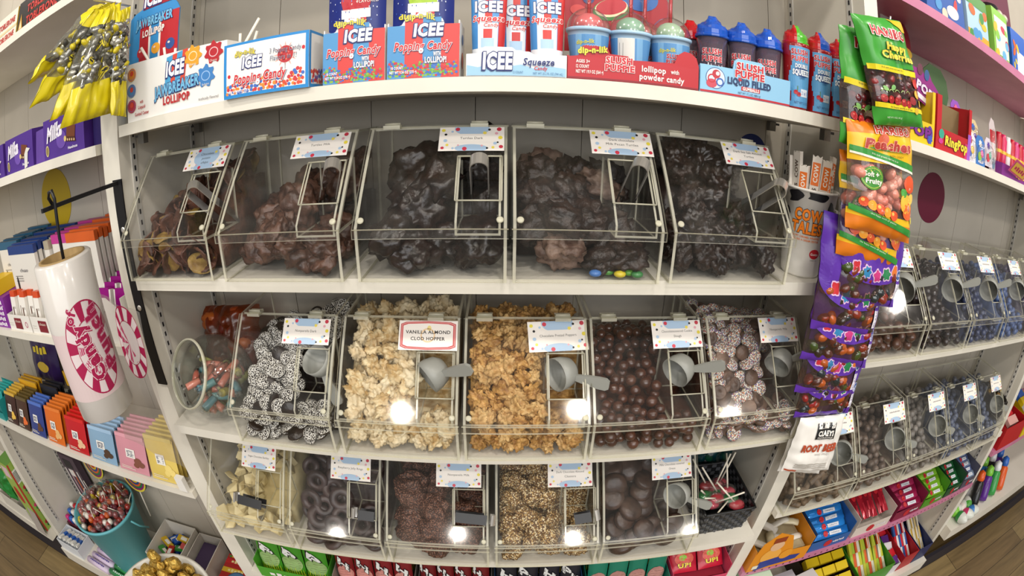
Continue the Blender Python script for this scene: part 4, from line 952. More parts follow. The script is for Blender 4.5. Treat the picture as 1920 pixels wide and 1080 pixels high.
def pouch(label, x, y, flav, c1, sub):
    t = thing('candy_pouch', label, 'candy pouch', (x, y, ZS + .002), (R(3), 0, 0), 'dip pouches in the red and blue displays'); w, h = .084, .170
    f = bagmap((-w / 2, 0, h), (w / 2, 0, h), (-w / 2, 0, 0), (w / 2, 0, 0), .02, .001, x * 30); mb = MB(); nu, nv = 8, 12
    vs = [f(i / nu, j / nv, s) for s in (1, -1) for j in range(nv + 1) for i in range(nu + 1)]; n = (nu + 1) * (nv + 1)
    fs = [(j * (nu + 1) + i, j * (nu + 1) + i + 1, (j + 1) * (nu + 1) + i + 1, (j + 1) * (nu + 1) + i) for j in range(nv) for i in range(nu)]
    mb.add(vs, fs + [tuple(n + q for q in reversed(k)) for k in fs], M('#1c2a78', .3), True).build('foil', t)
    a = Art(); a.poly([(.30, .62), (.26, .70), (.34, .98), (.70, .98), (.78, .70), (.74, .62)], c1, 1); a.rect(.27, .55, .77, .63, '#efece8', 1.4); a.rect(.32, .40, .40, .55, '#efece8', 1); a.rect(.40, .40, .50, .55, '#c8323c', 1); a.rect(.50, .40, .60, .55, '#efece8', 1); a.rect(.60, .40, .70, .55, '#c8323c', 1)
    a.dots(.05, .5, .95, .98, 70, .008, ['#6a8ad0', '#dfe6f4', '#3a58b0'], .5, 5, 6); a.dots(.3, .66, .75, .97, 30, .01, ['#f0d8d0', c1], 1.6, 6, 6)
    a.text('dip-n-lik', .42, .52, .045, '#e4d23a', 3, w=.60, bold=.04, out='#2a4a90', ow=.05); a.text(flav, .72, .755, .045, '#f3e6dc', 3, w=.5, bold=.02); a.text('FLAVORED', .72, .695, .03, '#f3e6dc', 3, w=.36)
    a.build('printed_front', t, lambda u, v, hh: f(u, v, 1, hh + .0004), eps=.0003, sub=SUBV)
def dipbox(x0, x1, label):
    w = x1 - x0; fp = [(0, 0), (w, 0), (w, .073), (w * .80, .073), (w * .76, .081), (w * .66, .083), (w * .60, .090), (w * .44, .091), (w * .36, .084), (w * .25, .082), (w * .20, .074), (0, .068)]
    t = tray('popping_candy_display', label, x0, x1, .008, .085, ZS, fp, .078, .075, PAPER, art_dip, group='red and blue striped displays')
    a = Art(); a.ell(.04, .025, .012, .012, '#c22b38', 1); a.ring(.04, .025, .008, .0095, '#e4a12c', 2); a.ell(.04, .055, .01, .008, '#3a6fb0', 1); a.build('printed_side', t, frame((w + .0003, 0, 0), (0, 1, 0), (0, 0, 1)))
dipbox(-.191, -.1035, 'red and blue striped Popping Candy display holding the cherry pouch'); pouch('dark blue cherry flavoured pouch in a striped display on the top shelf', -.152, .042, 'CHERRY', '#b81c2a', 0)
dipbox(-.1005, -.0055, 'red and blue striped Popping Candy display holding the watermelon pouch'); pouch('dark blue watermelon flavoured pouch in a striped display on the top shelf', -.058, .042, 'WATERMELON', '#a6c83a', 0)
# --- squeeze candy tubes
def art_sq(a, w):
    a.poly([(.001, .001), (w - .001, .001), (w - .001, .012), (.1, .015), (.085, .011), (.07, .016), (.05, .012), (.03, .015), (.015, .012), (.001, .015)], '#9cc8e4', .5)
    icee(a, .040, .021, .022, .038, 6, .06); a.text('Squeeze', .092, .020, .0098, NAVY, 5, w=.040, bold=.03, shear=.2, out='#e8edf6', ow=.03); a.text('Candy', .095, .0115, .0052, '#c8202e', 5, w=.017, bold=.02, shear=.2)
    a.text('12 COUNT', .066, .0055, .0034, '#3f6f9c', 5, w=.013); a.text('NET WT 25.2 FL OZ (744 mL)', .104, .0045, .0034, '#3f6f9c', 5, w=.038)
tray('squeeze_candy_tray', 'white and pale blue Squeeze Candy tray in the centre of the top shelf', .0035, .1315, .006, .10, ZS, [(0, 0), (.128, 0), (.128, .030), (.086, .030), (.080, .0335), (.070, .0335), (.064, .031), (.062, .036), (.058, .039), (.024, .040), (.018, .037), (.014, .031), (0, .030)], .030, .03, '#e8ecee', art_sq)
def tube_pack(label, x, y, k=1.0):
    t = thing('squeeze_tube', label, 'candy tube', (x, y, ZS + .003), (R(-3), 0, 0), 'squeeze tubes in the centre tray'); h = .148
    def prof(v): return (.020 + .0055 * v, .017 * (1 - v) ** .7 + .001)
    mb = MB(); n, nv = 24, 10; vs = []; 
    for j in range(nv + 1):
        v = j / nv; rx, ry = prof(v)
        for i in range(n): q = 2 * math.pi * i / n; vs.append((rx * math.cos(q), ry * math.sin(q), .014 + (h - .014) * v))
    fs = [(j * n + i, j * n + (i + 1) % n, (j + 1) * n + (i + 1) % n, (j + 1) * n + i) for j in range(nv) for i in range(n)] + [tuple(range(nv * n, nv * n + n))]
    mb.add(vs, fs, M('#d5dde6', .3), True).build('tube_body', t); MB().lathe([(.0165, 0), (.017, .012), (.0185, .0145)], M('#b8202c', .35), 24).build('cap', t)
    a = Art(); st = ['#3f86c6', '#3f86c6', '#d0dbe6', '#c8322e', '#4c8fca', '#c82c2c', '#c82c2c']; 
    for i, c in enumerate(st): a.rect(-1 + 2 * i / 7, 0, -1 + 2 * (i + 1) / 7, 1, c, .4, 3, 6)
    a.rect(-.45, .16, .40, .44, '#dfe6ec', .7, 4, 4); a.rect(-.2, .24, .16, .37, '#c8322e', 1.0, 2, 3); a.rect(-.30, .17, .25, .27, '#a9c8e2', 1.2, 3, 2); a.rect(-1, 0, 1, .05, '#c82c2c', 1.4, 8, 1); a.rect(-.9, .05, .9, .16, '#e4e6ea', 1.3, 8, 1)
    a.text('ICEE', 0, .625, .12, '#f2f2f4', 4, w=1.15, bold=.05, out=NAVY, ow=.08); a.text('Squeeze', 0, .49, .07, '#c8202e', 4, w=1.45, bold=.03, shear=.2, out='#f3efea', ow=.09); a.text('Candy', .12, .415, .042, '#d24a4a', 4, w=.6, bold=.02, shear=.2, out='#f3efea', ow=.05)
    a.text('NET WT 2.1 FL OZ (62 mL)', 0, .025, .025, '#f3efea', 4, w=1.2)
    def mp(u, v, hh):
        rx, ry = prof(v); s = max(-1, min(1, u * .98)); q = -math.pi / 2 + s * math.pi / 2 * .95
        return Vector(((rx + hh) * math.cos(q), (ry + hh) * math.sin(q), .014 + (h - .014) * v))
    a.build('printed_label', t, mp, eps=.00022, sub=.16); 
tube_pack('red and blue squeeze tube, first in the white centre tray', .0305, .034); tube_pack('red and blue squeeze tube standing back between the other two', .068, .062); tube_pack('red and blue squeeze tube, last in the white centre tray', .108, .034)
# --- dip cups with red tray
def art_puppie(a, w):
    a.rect(.0005, .0005, w - .0005, .0305, '#b91c26', .3); a.rect(.0005, .0005, w - .0005, .003, '#8a1520', .6)
    a.text('dip-n-lik', .033, .041, .0085, '#e9d93c', 6, w=.040, bold=.05, out='#20242c', ow=.05, slope=.1); a.text('SLUSH', .068, .0290, .0086, '#c8202e', 6, w=.036, bold=.05, out='#f6f2ee', ow=.08); a.text('PUPPiE', .069, .0185, .0086, '#c8202e', 6, w=.040, bold=.05, out='#f6f2ee', ow=.08)
    for s, cz, ww in (('AGES 3+', .0245, .018), ('12 COUNT', .0175, .017), ('NET WT 19.9 OZ (564 g)', .0105, .036)): a.text(s, .011 + ww / 2, cz, .0045, '#f3e9e4', 5, w=ww, bold=.03)
    a.text('lollipop', .116, .0215, .0085, '#f3e9e4', 5, w=.034, bold=.03); a.text('with', .146, .0215, .006, '#f3e9e4', 5, w=.012, bold=.03); a.text('powder candy', .128, .0105, .0085, '#f3e9e4', 5, w=.064, bold=.03)
tray('dip_cup_tray', 'red lollipop with powder candy tray holding three domed cups', .1325, .3145, .008, .11, ZS, [(0, 0), (.182, 0), (.182, .034), (.178, .046), (.170, .052), (.160, .053), (.150, .046), (.146, .034), (.085, .031), (.080, .036), (.056, .037), (.052, .046), (.020, .046), (.014, .032), (0, .030)], .032, .05, '#b91c26', art_puppie)
t = MB().prism([(0, 0), (.166, 0), (.166, .15), (.14, .185), (.10, .20), (.05, .20), (.015, .185), (0, .16)], 0, .002, 'y', M('#a31320', .45)).build('header_card', None, (.142, .118, ZS))
tag(t, 'big red header card with fruit behind the domed cups', 'sign'); a = Art(); a.ell(.072, .125, .030, .018, '#3f7a34', 1, 24, .3); a.ell(.072, .128, .027, .015, '#e6d9b0', 1.5, 24, .3); a.ell(.072, .130, .025, .013, '#b9202c', 2, 24, .3); a.ell(.045, .150, .010, .010, '#2d3f86', 2); a.ell(.036, .140, .009, .009, '#28356e', 2.2); a.ell(.118, .150, .030, .022, '#2b62a8', 1.2, 22); a.ell(.128, .158, .008, .007, '#e8e6e2', 2); a.ell(.020, .12, .012, .009, '#c63a34', 1.5); a.build('printed_front', t, front(0, -.0003, 0))
def dome_cup(label, x, y, tint, z=ZS + .002, barcode=False):
    t = thing('dip_cup', label, 'candy cup', (x, y, z), group='domed dip cups in the red tray'); H = .068; rf = lambda v: .0205 + .0085 * v / H
    MB().lathe([(0, 0), (.019, 0), (.0205, .002), (rf(H * .9), H * .9), (rf(H), H), (.0305, H), (.0315, H + .002), (.0315, H + .005), (.029, H + .006), (.0285, H - .002), (.02, .004), (0, .004)], M('#a9cbe6', .3), 32, capend=False).build('cup_body', t)
    MB().lathe([(.0297 * math.cos(k * math.pi / 20) + .0004, H + .0055 + .032 * math.sin(k * math.pi / 20)) for k in range(9)] + [(.005, H + .037), (.0035, H + .05), (.0045, H + .068), (.0085, H + .074)], FILM, 28, capend=False).build('domed_film_lid', t)
    MB().ball((0, 0, H + .012), .020, M(tint, .3), 14, 8, (1.05, 1.05, .9)).build('lollipop_head', t); MB().tube([(0, 0, H + .02), (.001, 0, H + .06), (.003, 0, H + .115)], .0026, M('#c2202c', .4), 8).build('red_stick', t)
    a0 = math.atan2(-0.617 - y, 0.051 - x); a = Art()
    for i in range(10): a.rect(-.045 + i * .009, .004, -.036 + i * .009, H - .006, '#5f97cc' if i % 3 else '#7fb2dc', .3, 2, 1)
    if barcode: a.rect(-.018, .002, .006, H - .006, '#e6e4de', 1, 4, 1); [a.rect(-.012 + i * .0017, .008, -.0112 + i * .0017, .020, '#222222', 2) for i in range(6)]; a.rect(-.015, .03, -.0145, .055, '#777777', 2); a.rect(-.010, .03, -.0095, .055, '#777777', 2)
    else: a.text('dip-n-lik', -.004, .052, .006, '#d9cf3a', 3, w=.024, bold=.03, slope=.1); a.text('SLUSH', .006, .0435, .0062, '#b9242e', 4, w=.021, bold=.05, out='#e9eef4', ow=.07); a.text('PUPPiE', .006, .0352, .0062, '#b9242e', 4, w=.022, bold=.05, out='#e9eef4', ow=.07); a.text('lollipop with', .0, .026, .004, '#c03a40', 3, w=.024)
    a.build('printed_wrap', t, wrap(0, 0, 0, rf, a0), sub=.007); return t
dome_cup('pale blue cup under a clear dome with a red sweet, first in the red tray', .166, .046, '#d8686a'); dome_cup('pale blue cup turned to show its barcode, under a clear dome', .2255, .046, '#8fb59a', barcode=True); dome_cup('pale blue cup under a clear dome with a pale green sweet, beside the blue tray', .285, .046, '#a9c4a4'); dome_cup('domed cup standing behind, only its red stick and top showing', .262, .100, '#c85a5a')
# --- liquid filled gumballs
def swirl(b, mats, r, h, z0, n=28, split=None):
    prof = [(r, 0), (r * 1.06, h * .04), (r * 1.06, h * .12), (r * .98, h * .16), (r * .97, h * .34), (r * .90, h * .44), (r * .84, h * .52), (r * .66, h * .62), (r * .58, h * .72), (r * .36, h * .82), (r * .25, h * .93), (0, h)]
    vs = []
    for j, (rr_, z) in enumerate(prof):
        for k in range(n):
            q = 2 * math.pi * k / n; rw = rr_ * (1 + (.07 * math.sin(5 * q + j * .9) if j > 4 else 0)); vs.append((rw * math.cos(q), rw * math.sin(q), z0 + z + (.002 * math.sin(3 * q + j) if 4 < j < 11 else 0)))
    for j in range(len(prof) - 1):
        for k in range(n):
            m = mats[0] if split is None or math.sin(2 * math.pi * (k + .5) / n - split) < 0.25 else mats[1]
            b.add([vs[j * n + k], vs[j * n + (k + 1) % n], vs[(j + 1) * n + (k + 1) % n], vs[(j + 1) * n + k]], [(0, 1, 2, 3)], m, True)
    return b
BLUL = M('#1d53b8', .15, coat=.5); REDL = M('#b8161f', .15, coat=.5); GRNL = M('#4fae2c', .2, coat=.5); 
CLOUD = clear('tinted_cup_plastic', '#d8bcc4', 1.3, .25, '#8d7f92', .1)
def gum_cup(label, x, y, lid, fill_c):
    t = thing('gumball_cup', label, 'candy cup', (x, y, ZS + .002), group='slush cups of gumballs'); H = .086; rf = lambda v: .0185 + .0055 * v / H
    MB().lathe([(0, 0), (.018, 0), (.0185, .002), (rf(H), H), (rf(H) - .001, H), (.0175, .004), (0, .004)], CLOUD, 28, capend=False).build('cup_body', t)
    swirl(MB(), [lid], .0245, .036, H - .003).build('swirled_lid', t)
    g = MB(); rr = random.Random(int(x * 999))
    for k in range(22): q = rr.uniform(0, 6.28); g.ball((.011 * math.cos(q), .011 * math.sin(q), .010 + .0034 * k), .0062, M(fill_c[k % len(fill_c)], .3), 8, 6)
    g.build('gumball_filling', t)['kind'] = 'stuff'
    a0 = math.atan2(-0.617 - y, 0.051 - x); a = Art()
    a.text('SLUSH', 0, .0605, .0082, '#c0222e', 4, w=.029, bold=.05, out='#efe9ea', ow=.08); a.text('PUPPiE', 0, .0495, .0082, '#c0222e', 4, w=.030, bold=.05, out='#efe9ea', ow=.08); a.ell(0, .029, .0165, .0105, '#e8e9ee', 2); a.text('LIQUID', 0, .033, .0078, '#1f2a55', 4, w=.026, bold=.05); a.text('FILLED', 0, .024, .0072, '#1f2a55', 4, w=.026, bold=.05)
    a.build('printed_lettering', t, wrap(0, 0, 0, rf, a0), sub=.007); return t
GB = ['#c45a68', '#b8707a', '#8f94a8', '#d07a80']
gum_cup('tallest slush cup with a blue swirled lid, first in the blue tray', .349, .040, BLUL, GB); gum_cup('slush cup with a blue swirled lid, middle of the blue tray', .3985, .040, BLUL, GB); gum_cup('slush cup with a blue swirled lid, last in the blue tray', .4455, .040, BLUL, GB)
gum_cup('slush cup with a red swirled lid standing behind the blue-lidded cups', .336, .096, REDL, ['#c8485a']); gum_cup('slush cup with a blue swirled lid standing in the back row', .392, .096, BLUL, GB)
def art_liq(a, w):
    a.rect(.0005, .0005, w - .0005, .038, '#8fc3e4', .3); a.rect(.0005, .0005, w - .0005, .0035, '#b9202c', .6); a.ell(.024, .022, .0155, .0155, '#1f3f86', 1, 26); a.ell(.024, .022, .0145, .0145, '#cfe4f2', 1.4, 26)
    a.ell(.018, .014, .0085, .0065, '#c8485a', 2); a.ell(.025, .028, .0065, .0065, '#b9303e', 2); a.ring(.018, .021, .0045, .0065, '#c22b38', 2.4); a.ring(.031, .017, .004, .0062, '#3a62b0', 2.5); a.ell(.027, .029, .003, .003, '#efe4e4', 3)
    a.text('SLUSH', .080, .0465, .0102, '#c0222e', 6, w=.046, bold=.05, out='#f4f1ee', ow=.08); a.text('PUPPiE', .080, .0345, .0102, '#c0222e', 6, w=.050, bold=.05, out='#f4f1ee', ow=.08)
    a.text('LIQUID FILLED', .080, .0225, .0098, '#1f3462', 5, w=.074, bold=.05); a.rect(.066, .0105, .098, .0165, '#c0222e', 3); a.text('GUMBALLS', .082, .0135, .0048, '#f6ece8', 5, w=.028, bold=.04); a.text('NET WT 17.2 OZ (488.6 g)', .080, .0065, .0036, '#1f3462', 5, w=.038)
    a.splat(.063, .026, .004, '#b9202c', 5.5, 5, .3, 2)
tray('gumball_tray', 'pale blue liquid filled gumballs tray with a red base', .3165, .4705, .008, .115, ZS, [(0, 0), (.154, 0), (.154, .040), (.108, .040), (.106, .052), (.100, .057), (.060, .057), (.054, .052), (.052, .040), (0, .040)], .038, .035, '#8fc3e4', art_liq)
def bottle(label, x, y, c2):
    t = thing('squeeze_bottle', label, 'candy bottle', (x, y, ZS), group='double squeeze bottles at the end of the top shelf'); H = .102; rf = lambda v: .0205 + .0035 * v / H
    MB().lathe([(0, 0), (.020, 0), (.0205, .002), (rf(H), H), (.0235, H + .003), (.022, H + .004)], M('#8e1218', .2, coat=.4), 30, capend=False).build('bottle_body', t)
    MB().lathe([(.0215, H), (.0235, H + .002), (.0215, H + .006)], CLOUD, 30, capend=False).build('collar', t)
    swirl(MB(), [REDL, c2], .0215, .034, H + .002, split=math.atan2(-0.617 - y, 0.051 - x)).build('swirled_lid', t)
    a0 = math.atan2(-0.617 - y, 0.051 - x); a = Art(); pts = [(.032, .003), (.032, H - .002), (-.007, H - .002)] + [(-.009 + .003 * math.sin(v * 120), v) for v in [H - .01 - k * .01 for k in range(9)]] + [(-.006, .003)]
    for j in range(12):
        v0, v1 = .003 + (H - .006) * j / 12, .003 + (H - .006) * (j + 1) / 12; a.rect(-.008 + .003 * math.sin(v0 * 110), v0, .034, v1, '#5a9ccc', .4, 6, 1)
    a.text('SLUSH', .008, .0905, .0080, '#c0222e', 4, w=.029, bold=.05, out='#e6eef4', ow=.07); a.text('PUPPiE', .009, .0795, .0080, '#c0222e', 4, w=.030, bold=.05, out='#e6eef4', ow=.07); a.text('DOUBLE', .011, .068, .0065, '#eef2f6', 4, w=.022, bold=.04, out='#2a4a86', ow=.07)
    a.ell(.012, .058, .016, .0075, '#27497f', 2); a.text('SQUEEZE', .011, .058, .0085, '#eef2f6', 4, w=.030, bold=.05); a.text('CANDY', .012, .049, .0035, '#27497f', 3, w=.010)
    a.ell(.002, .026, .0035, .0035, '#b9202c', 3); a.ell(.007, .023, .0035, .0035, '#a81a26', 3); a.rect(.004, .028, .0052, .036, '#4a7a34', 3); a.rect(.010, .020, .024, .032, '#dfe8f2', 2); a.text('2 in 1', .017, .026, .006, '#3a62b0', 3, w=.011); a.text('NET WT 2.3 OZ', .013, .010, .004, '#27497f', 3, w=.026)
    a.build('printed_label', t, wrap(0, 0, 0, rf, a0), sub=.007)
bottle('squeeze bottle with a red and green lid, first of the three at the end', .4945, .030, GRNL); bottle('squeeze bottle with a red and blue lid, middle of the three', .5425, .030, M('#2350b0', .15, coat=.5)); bottle('squeeze bottle half hidden behind the hanging green gummy bags', .5870, .030, GRNL)

# ================================================================ strip of gummy bags on the right upright
CL = MB().box(-.012, .012, 0, .0012, -.70, .02, GLASS).tube([(0, .055, .012), (0, .0, .012), (0, -.012, .008), (0, -.014, .018)], .0018, STEEL, 8).build('clip_strip', None, (.640, -.044, .215))
tag(CL, 'clear plastic strip with a steel hook that the gummy bags hang from', 'hanging strip')
GRN = M('#3f9a35', .28); GRN2 = M('#2f7d2c', .3); YEL = M('#e3c21c', .3); YELP = M('#e6b81e', .28); ORA = M('#dd7a1c', .28); PUR = M('#5a2fa0', .25); PURD = M('#44228a', .28)
WIN = clear('bag_window', '#f2eeea', 2.0, .05, '#c8c0b8', .12, .1)
WINT = clear('tinted_bag_window', '#d8c6be', 2.2, .12, '#6a5048', .12, .1)
def cherry_art(top):
    def f(a):
        a.text('HARIBO', .50, .845, .085, '#b81f2a', 5, w=.66, bold=.05, out='#f2ece4', ow=.09, slope=-.06)
        for s, v, ww in (('Happy', .715, .42), ('Cherries', .635, .62)): a.text(s, .58, v, .066, '#e6cf3a', 5, w=ww, bold=.05, out='#5a5a1c', ow=.06, shear=.1, slope=-.05)
        a.text('GUMMI CANDY', .60, .575, .018, '#1f4a1c', 4, w=.24)
        a.poly([(.02, .50), (.98, .455), (.98, .505), (.02, .55)], '#e8d41f', 1); a.text('Kids and grown-ups love it so', .40, .515, .016, '#4a4a20', 3, w=.40, slope=-.05)
        for k in range(5): u = .14 + .115 * k; a.ell(u, .245 - .01 * k, .052, .036, '#a81c20', 3, 14); a.ell(u - .012, .258 - .01 * k, .014, .009, '#e06a58', 3.4, 8); a.ring(u + .02, .285, .04, .047, '#9ab86a', 2.8, 12, .4, 2.6, .9)
        a.ell(.34, .345, .05, .022, '#5f9a4a', 2.6, 14, .3); a.ell(.20, .335, .04, .02, '#7ab05c', 2.6, 14, -.3)
        a.poly([(.02, .165), (.98, .125), (.98, .165), (.02, .21)], '#e8d41f', 1); a.text('the happy world of cherries', .45, .165, .017, '#4a4a20', 3, w=.42, slope=-.04)
        for u, v, r, c in ((.70, .24, .06, '#8e1c22'), (.86, .40, .07, '#c63a34'), (.82, .30, .06, '#d9a93a'), (.90, .22, .05, '#e0c24a'), (.76, .15, .05, '#d9b43a')): a.ell(u, v, r, r * .66, c, 2.2, 14)
        a.text('NET WT 5 OZ (142 g)', .30, .075, .016, '#e6efd8', 3, w=.26)
        a.poly([(.62, .985), (.98, .985), (.98, .88), (.86, .88)], '#e0b41e', 1)
    return f
GUMR = [M('#5a1a20', .15, coat=.5), M('#8a2a2c', .15, coat=.5), M('#40141c', .15, coat=.5)]
cb = [(.11, GRN), (.17, GRN), (.52, WINT), (1, GRN)]
bag('gummy_bag', 'green cherry gummy bag in front, topmost of the hanging strip', 'gummy bags on the hanging strip', (.522, -.082, .198), (.637, -.082, .222), (.568, -.090, .042), (.692, -.090, .062), .032, cb, cherry_art(1), 1, filling=(30, GUMR, .0085, .20, .48, (1, 1, .9)))
bag('gummy_bag', 'green cherry gummy bag half covered by the front cherry bag', 'gummy bags on the hanging strip', (.519, -.055, .182), (.640, -.055, .196), (.521, -.060, .006), (.655, -.060, -.010), .030, cb, cherry_art(0), 2, filling=(30, GUMR, .0085, .20, .48, (1, 1, .9)))
def peach_art(a):
    a.text('HARIBO', .62, .93, .06, '#c23a2a', 4, w=.60, bold=.05, out='#f2ece4', ow=.08)
    a.text('Peaches', .52, .805, .085, '#a8322a', 5, w=.72, bold=.045, out='#e9a98a', ow=.06, shear=.2); a.ell(.42, .84, .09, .05, '#c85a3a', 3.5, 18, .4); a.ell(.52, .765, .30, .015, '#4a8a2c', 3)
    a.text('GUMMI CANDY', .62, .715, .02, '#4a3a10', 4, w=.24)
    a.poly([(.01, .72), (.99, .60), (.99, .655), (.01, .775)], '#2f8a34', 1); a.poly([(.01, .70), (.99, .58), (.99, .60), (.01, .72)], '#f0ead8', 1.2); a.text('Kids and grown-ups love it so', .45, .695, .016, '#eaf2dc', 3, w=.40, slope=-.12)
    a.ell(.26, .50, .145, .105, '#4a8f2e', 3, 22); a.ell(.26, .50, .13, .09, '#d9cf5a', 3.3, 22); a.ell(.26, .50, .125, .086, '#3f8a34', 3.5, 22); a.text('Soft +', .24, .535, .045, '#f4f0e4', 5, w=.19, bold=.04); a.text('Fruity', .28, .475, .045, '#f4f0e4', 5, w=.22, bold=.04)
    for k in range(5): u = .16 + .11 * k; a.ell(u, .28 - .018 * k, .062, .045, '#d9542a' if k % 2 == 0 else '#e69a2a', 3, 14); a.ell(u - .015, .295 - .018 * k, .022, .016, '#f0b85a', 3.3, 10)
    a.poly([(.01, .18), (.99, .05), (.99, .11), (.01, .235)], '#2f8a34', 1.5); a.text('the happy world of peaches', .45, .165, .016, '#eaf2dc', 3, w=.42, slope=-.12)
    for u, v, r, c in ((.86, .50, .10, '#d9542a'), (.80, .33, .11, '#e9b23a'), (.84, .27, .10, '#e0642e'), (.90, .38, .06, '#f0c860'), (.76, .42, .05, '#4a9a3e'), (.95, .20, .04, '#e6d44a')): a.ell(u, v, r, r * .75, c, 2.4, 16)
PEA = [M('#d98a78', .2, coat=.4), M('#e0a090', .2, coat=.4), M('#c97060', .2, coat=.4)]
pb = [(.14, ORA), (.20, YELP), (.64, WIN), (.90, YELP), (1, ORA)]
bag('gummy_bag', 'yellow peach gummy bag below the green cherry bags', 'gummy bags on the hanging strip', (.524, -.070, .040), (.678, -.070, .062), (.540, -.078, -.114), (.708, -.078, -.130), .032, pb, peach_art, 3, filling=(30, PEA, .0115, .22, .6, (1.1, 1, .8)))
bag('gummy_bag', 'yellow peach gummy bag, only its lower half showing above the purple bags', 'gummy bags on the hanging strip', (.535, -.046, -.005), (.690, -.046, .0), (.546, -.060, -.160), (.714, -.060, -.186), .030, pb, peach_art, 4, filling=(30, PEA, .0115, .22, .6, (1.1, 1, .8)))
def purple_art(a):
    a.raw([(.5 + .50 * math.cos(q), .46 + .22 * math.sin(q)) for q in [math.pi + k * math.pi / 20 for k in range(21)]] + [(1, .74), (0, .74)], [tuple(range(23))], '#5a2fa0', 1)
    for u, v, c, n in ((.20, .40, '#c22b34', 3), (.36, .36, '#2f7fb0', 6), (.52, .335, '#c2357a', 4), (.68, .36, '#1f7a48', 5), (.82, .40, '#d9722a', 2)):
        a.splat(u, v, .082, '#dcb8d8', 2, n + 1, .14, n); a.splat(u, v, .066, c, 3, n + 1, .16, n)
    a.rect(.90, .0, 1.0, .46, '#5a2fa0', .8); a.ell(.93, .36, .055, .06, '#e6e2f0', 3, 18); a.ell(.93, .36, .045, .05, '#3a5a9a', 3.4, 18); a.text('100', .93, .36, .03, '#eef0f6', 4, w=.05); a.rect(.90, .10, .98, .27, '#e6e2ee', 2.4); a.text('XL BAG', .94, .19, .03, '#3a2a5a', 3, w=.16, rot=R(90))
GUMM = [M(c, .12, coat=.6) for c in ('#4a2418', '#7a2a16', '#a8501c', '#20282a', '#3a4a1c', '#5a2a1c', '#8a1c1c', '#2f2018')]
ub = [(.07, PUR), (.60, WINT), (.94, PUR), (1, PURD)]
for k, (TL, TR, BL, BR, lab) in enumerate([((.548, -.050, -.075), (.722, -.050, -.085), (.572, -.056, -.242), (.731, -.056, -.252), 'purple gummy bag directly under the peach bags'),
        ((.523, -.040, -.100), (.690, -.040, -.120), (.537, -.050, -.288), (.700, -.050, -.312), 'purple gummy bag, second of the purple ones, its left side strip showing high up'),
        ((.540, -.034, -.175), (.705, -.034, -.19), (.536, -.045, -.345), (.716, -.045, -.378), 'purple gummy bag, middle of the five purple ones'),
        ((.555, -.028, -.245), (.712, -.028, -.25), (.552, -.040, -.415), (.706, -.040, -.444), 'purple gummy bag, fourth of the purple ones'),
        ((.575, -.022, -.31), (.722, -.022, -.31), (.576, -.036, -.476), (.725, -.036, -.486), 'lowest purple gummy bag, above the white root beer bag')]):
    bag('gummy_bag', lab, 'gummy bags on the hanging strip', TL, TR, BL, BR, .026, ub, purple_art, 10 + k, filling=(30, GUMM, .0130, .10, .42, (1.2, 1, .7)))
def claeys_art(a):
    a.rect(.34, .66, .74, .92, '#17181a', 1); a.rect(.36, .84, .72, .93, '#ece8e2', 1.2); a.rect(.43, .84, .48, .93, '#17181a', 1.4); a.rect(.58, .84, .63, .93, '#17181a', 1.4)
    a.text('CLAEYS', .54, .765, .085, '#ece8e2', 3, w=.32, bold=.05); a.text('OLD FASHIONED', .54, .69, .035, '#ece8e2', 3, w=.32)
    a.text('ROOT BEER', .53, .50, .13, '#b0492a', 3, w=.76, bold=.06); a.text('HARD CANDY', .60, .385, .035, '#9a948c', 3, w=.3)
    for k in range(3): a.rect(.14, .19 - .035 * k, .80, .205 - .035 * k, '#a8a39c', 2)
    a.rect(.02, .045, .22, .075, '#b0492a', 2)
CW = M('#e8e5df', .3)
bag('hard_candy_bag', 'white root beer candy bag at the bottom of the hanging strip', 'white candy bags', (.592, -.040, -.476), (.716, -.040, -.484), (.582, -.056, -.592), (.722, -.056, -.618), .030, [(1, CW)], claeys_art, 21, wr=.004)
bag('hard_candy_bag', 'white candy bag tucked behind the root beer bag, its hem showing', 'white candy bags', (.600, -.018, -.49), (.715, -.018, -.49), (.592, -.034, -.612), (.722, -.034, -.648), .018, [(1, CW)], None, 22, wr=.003)

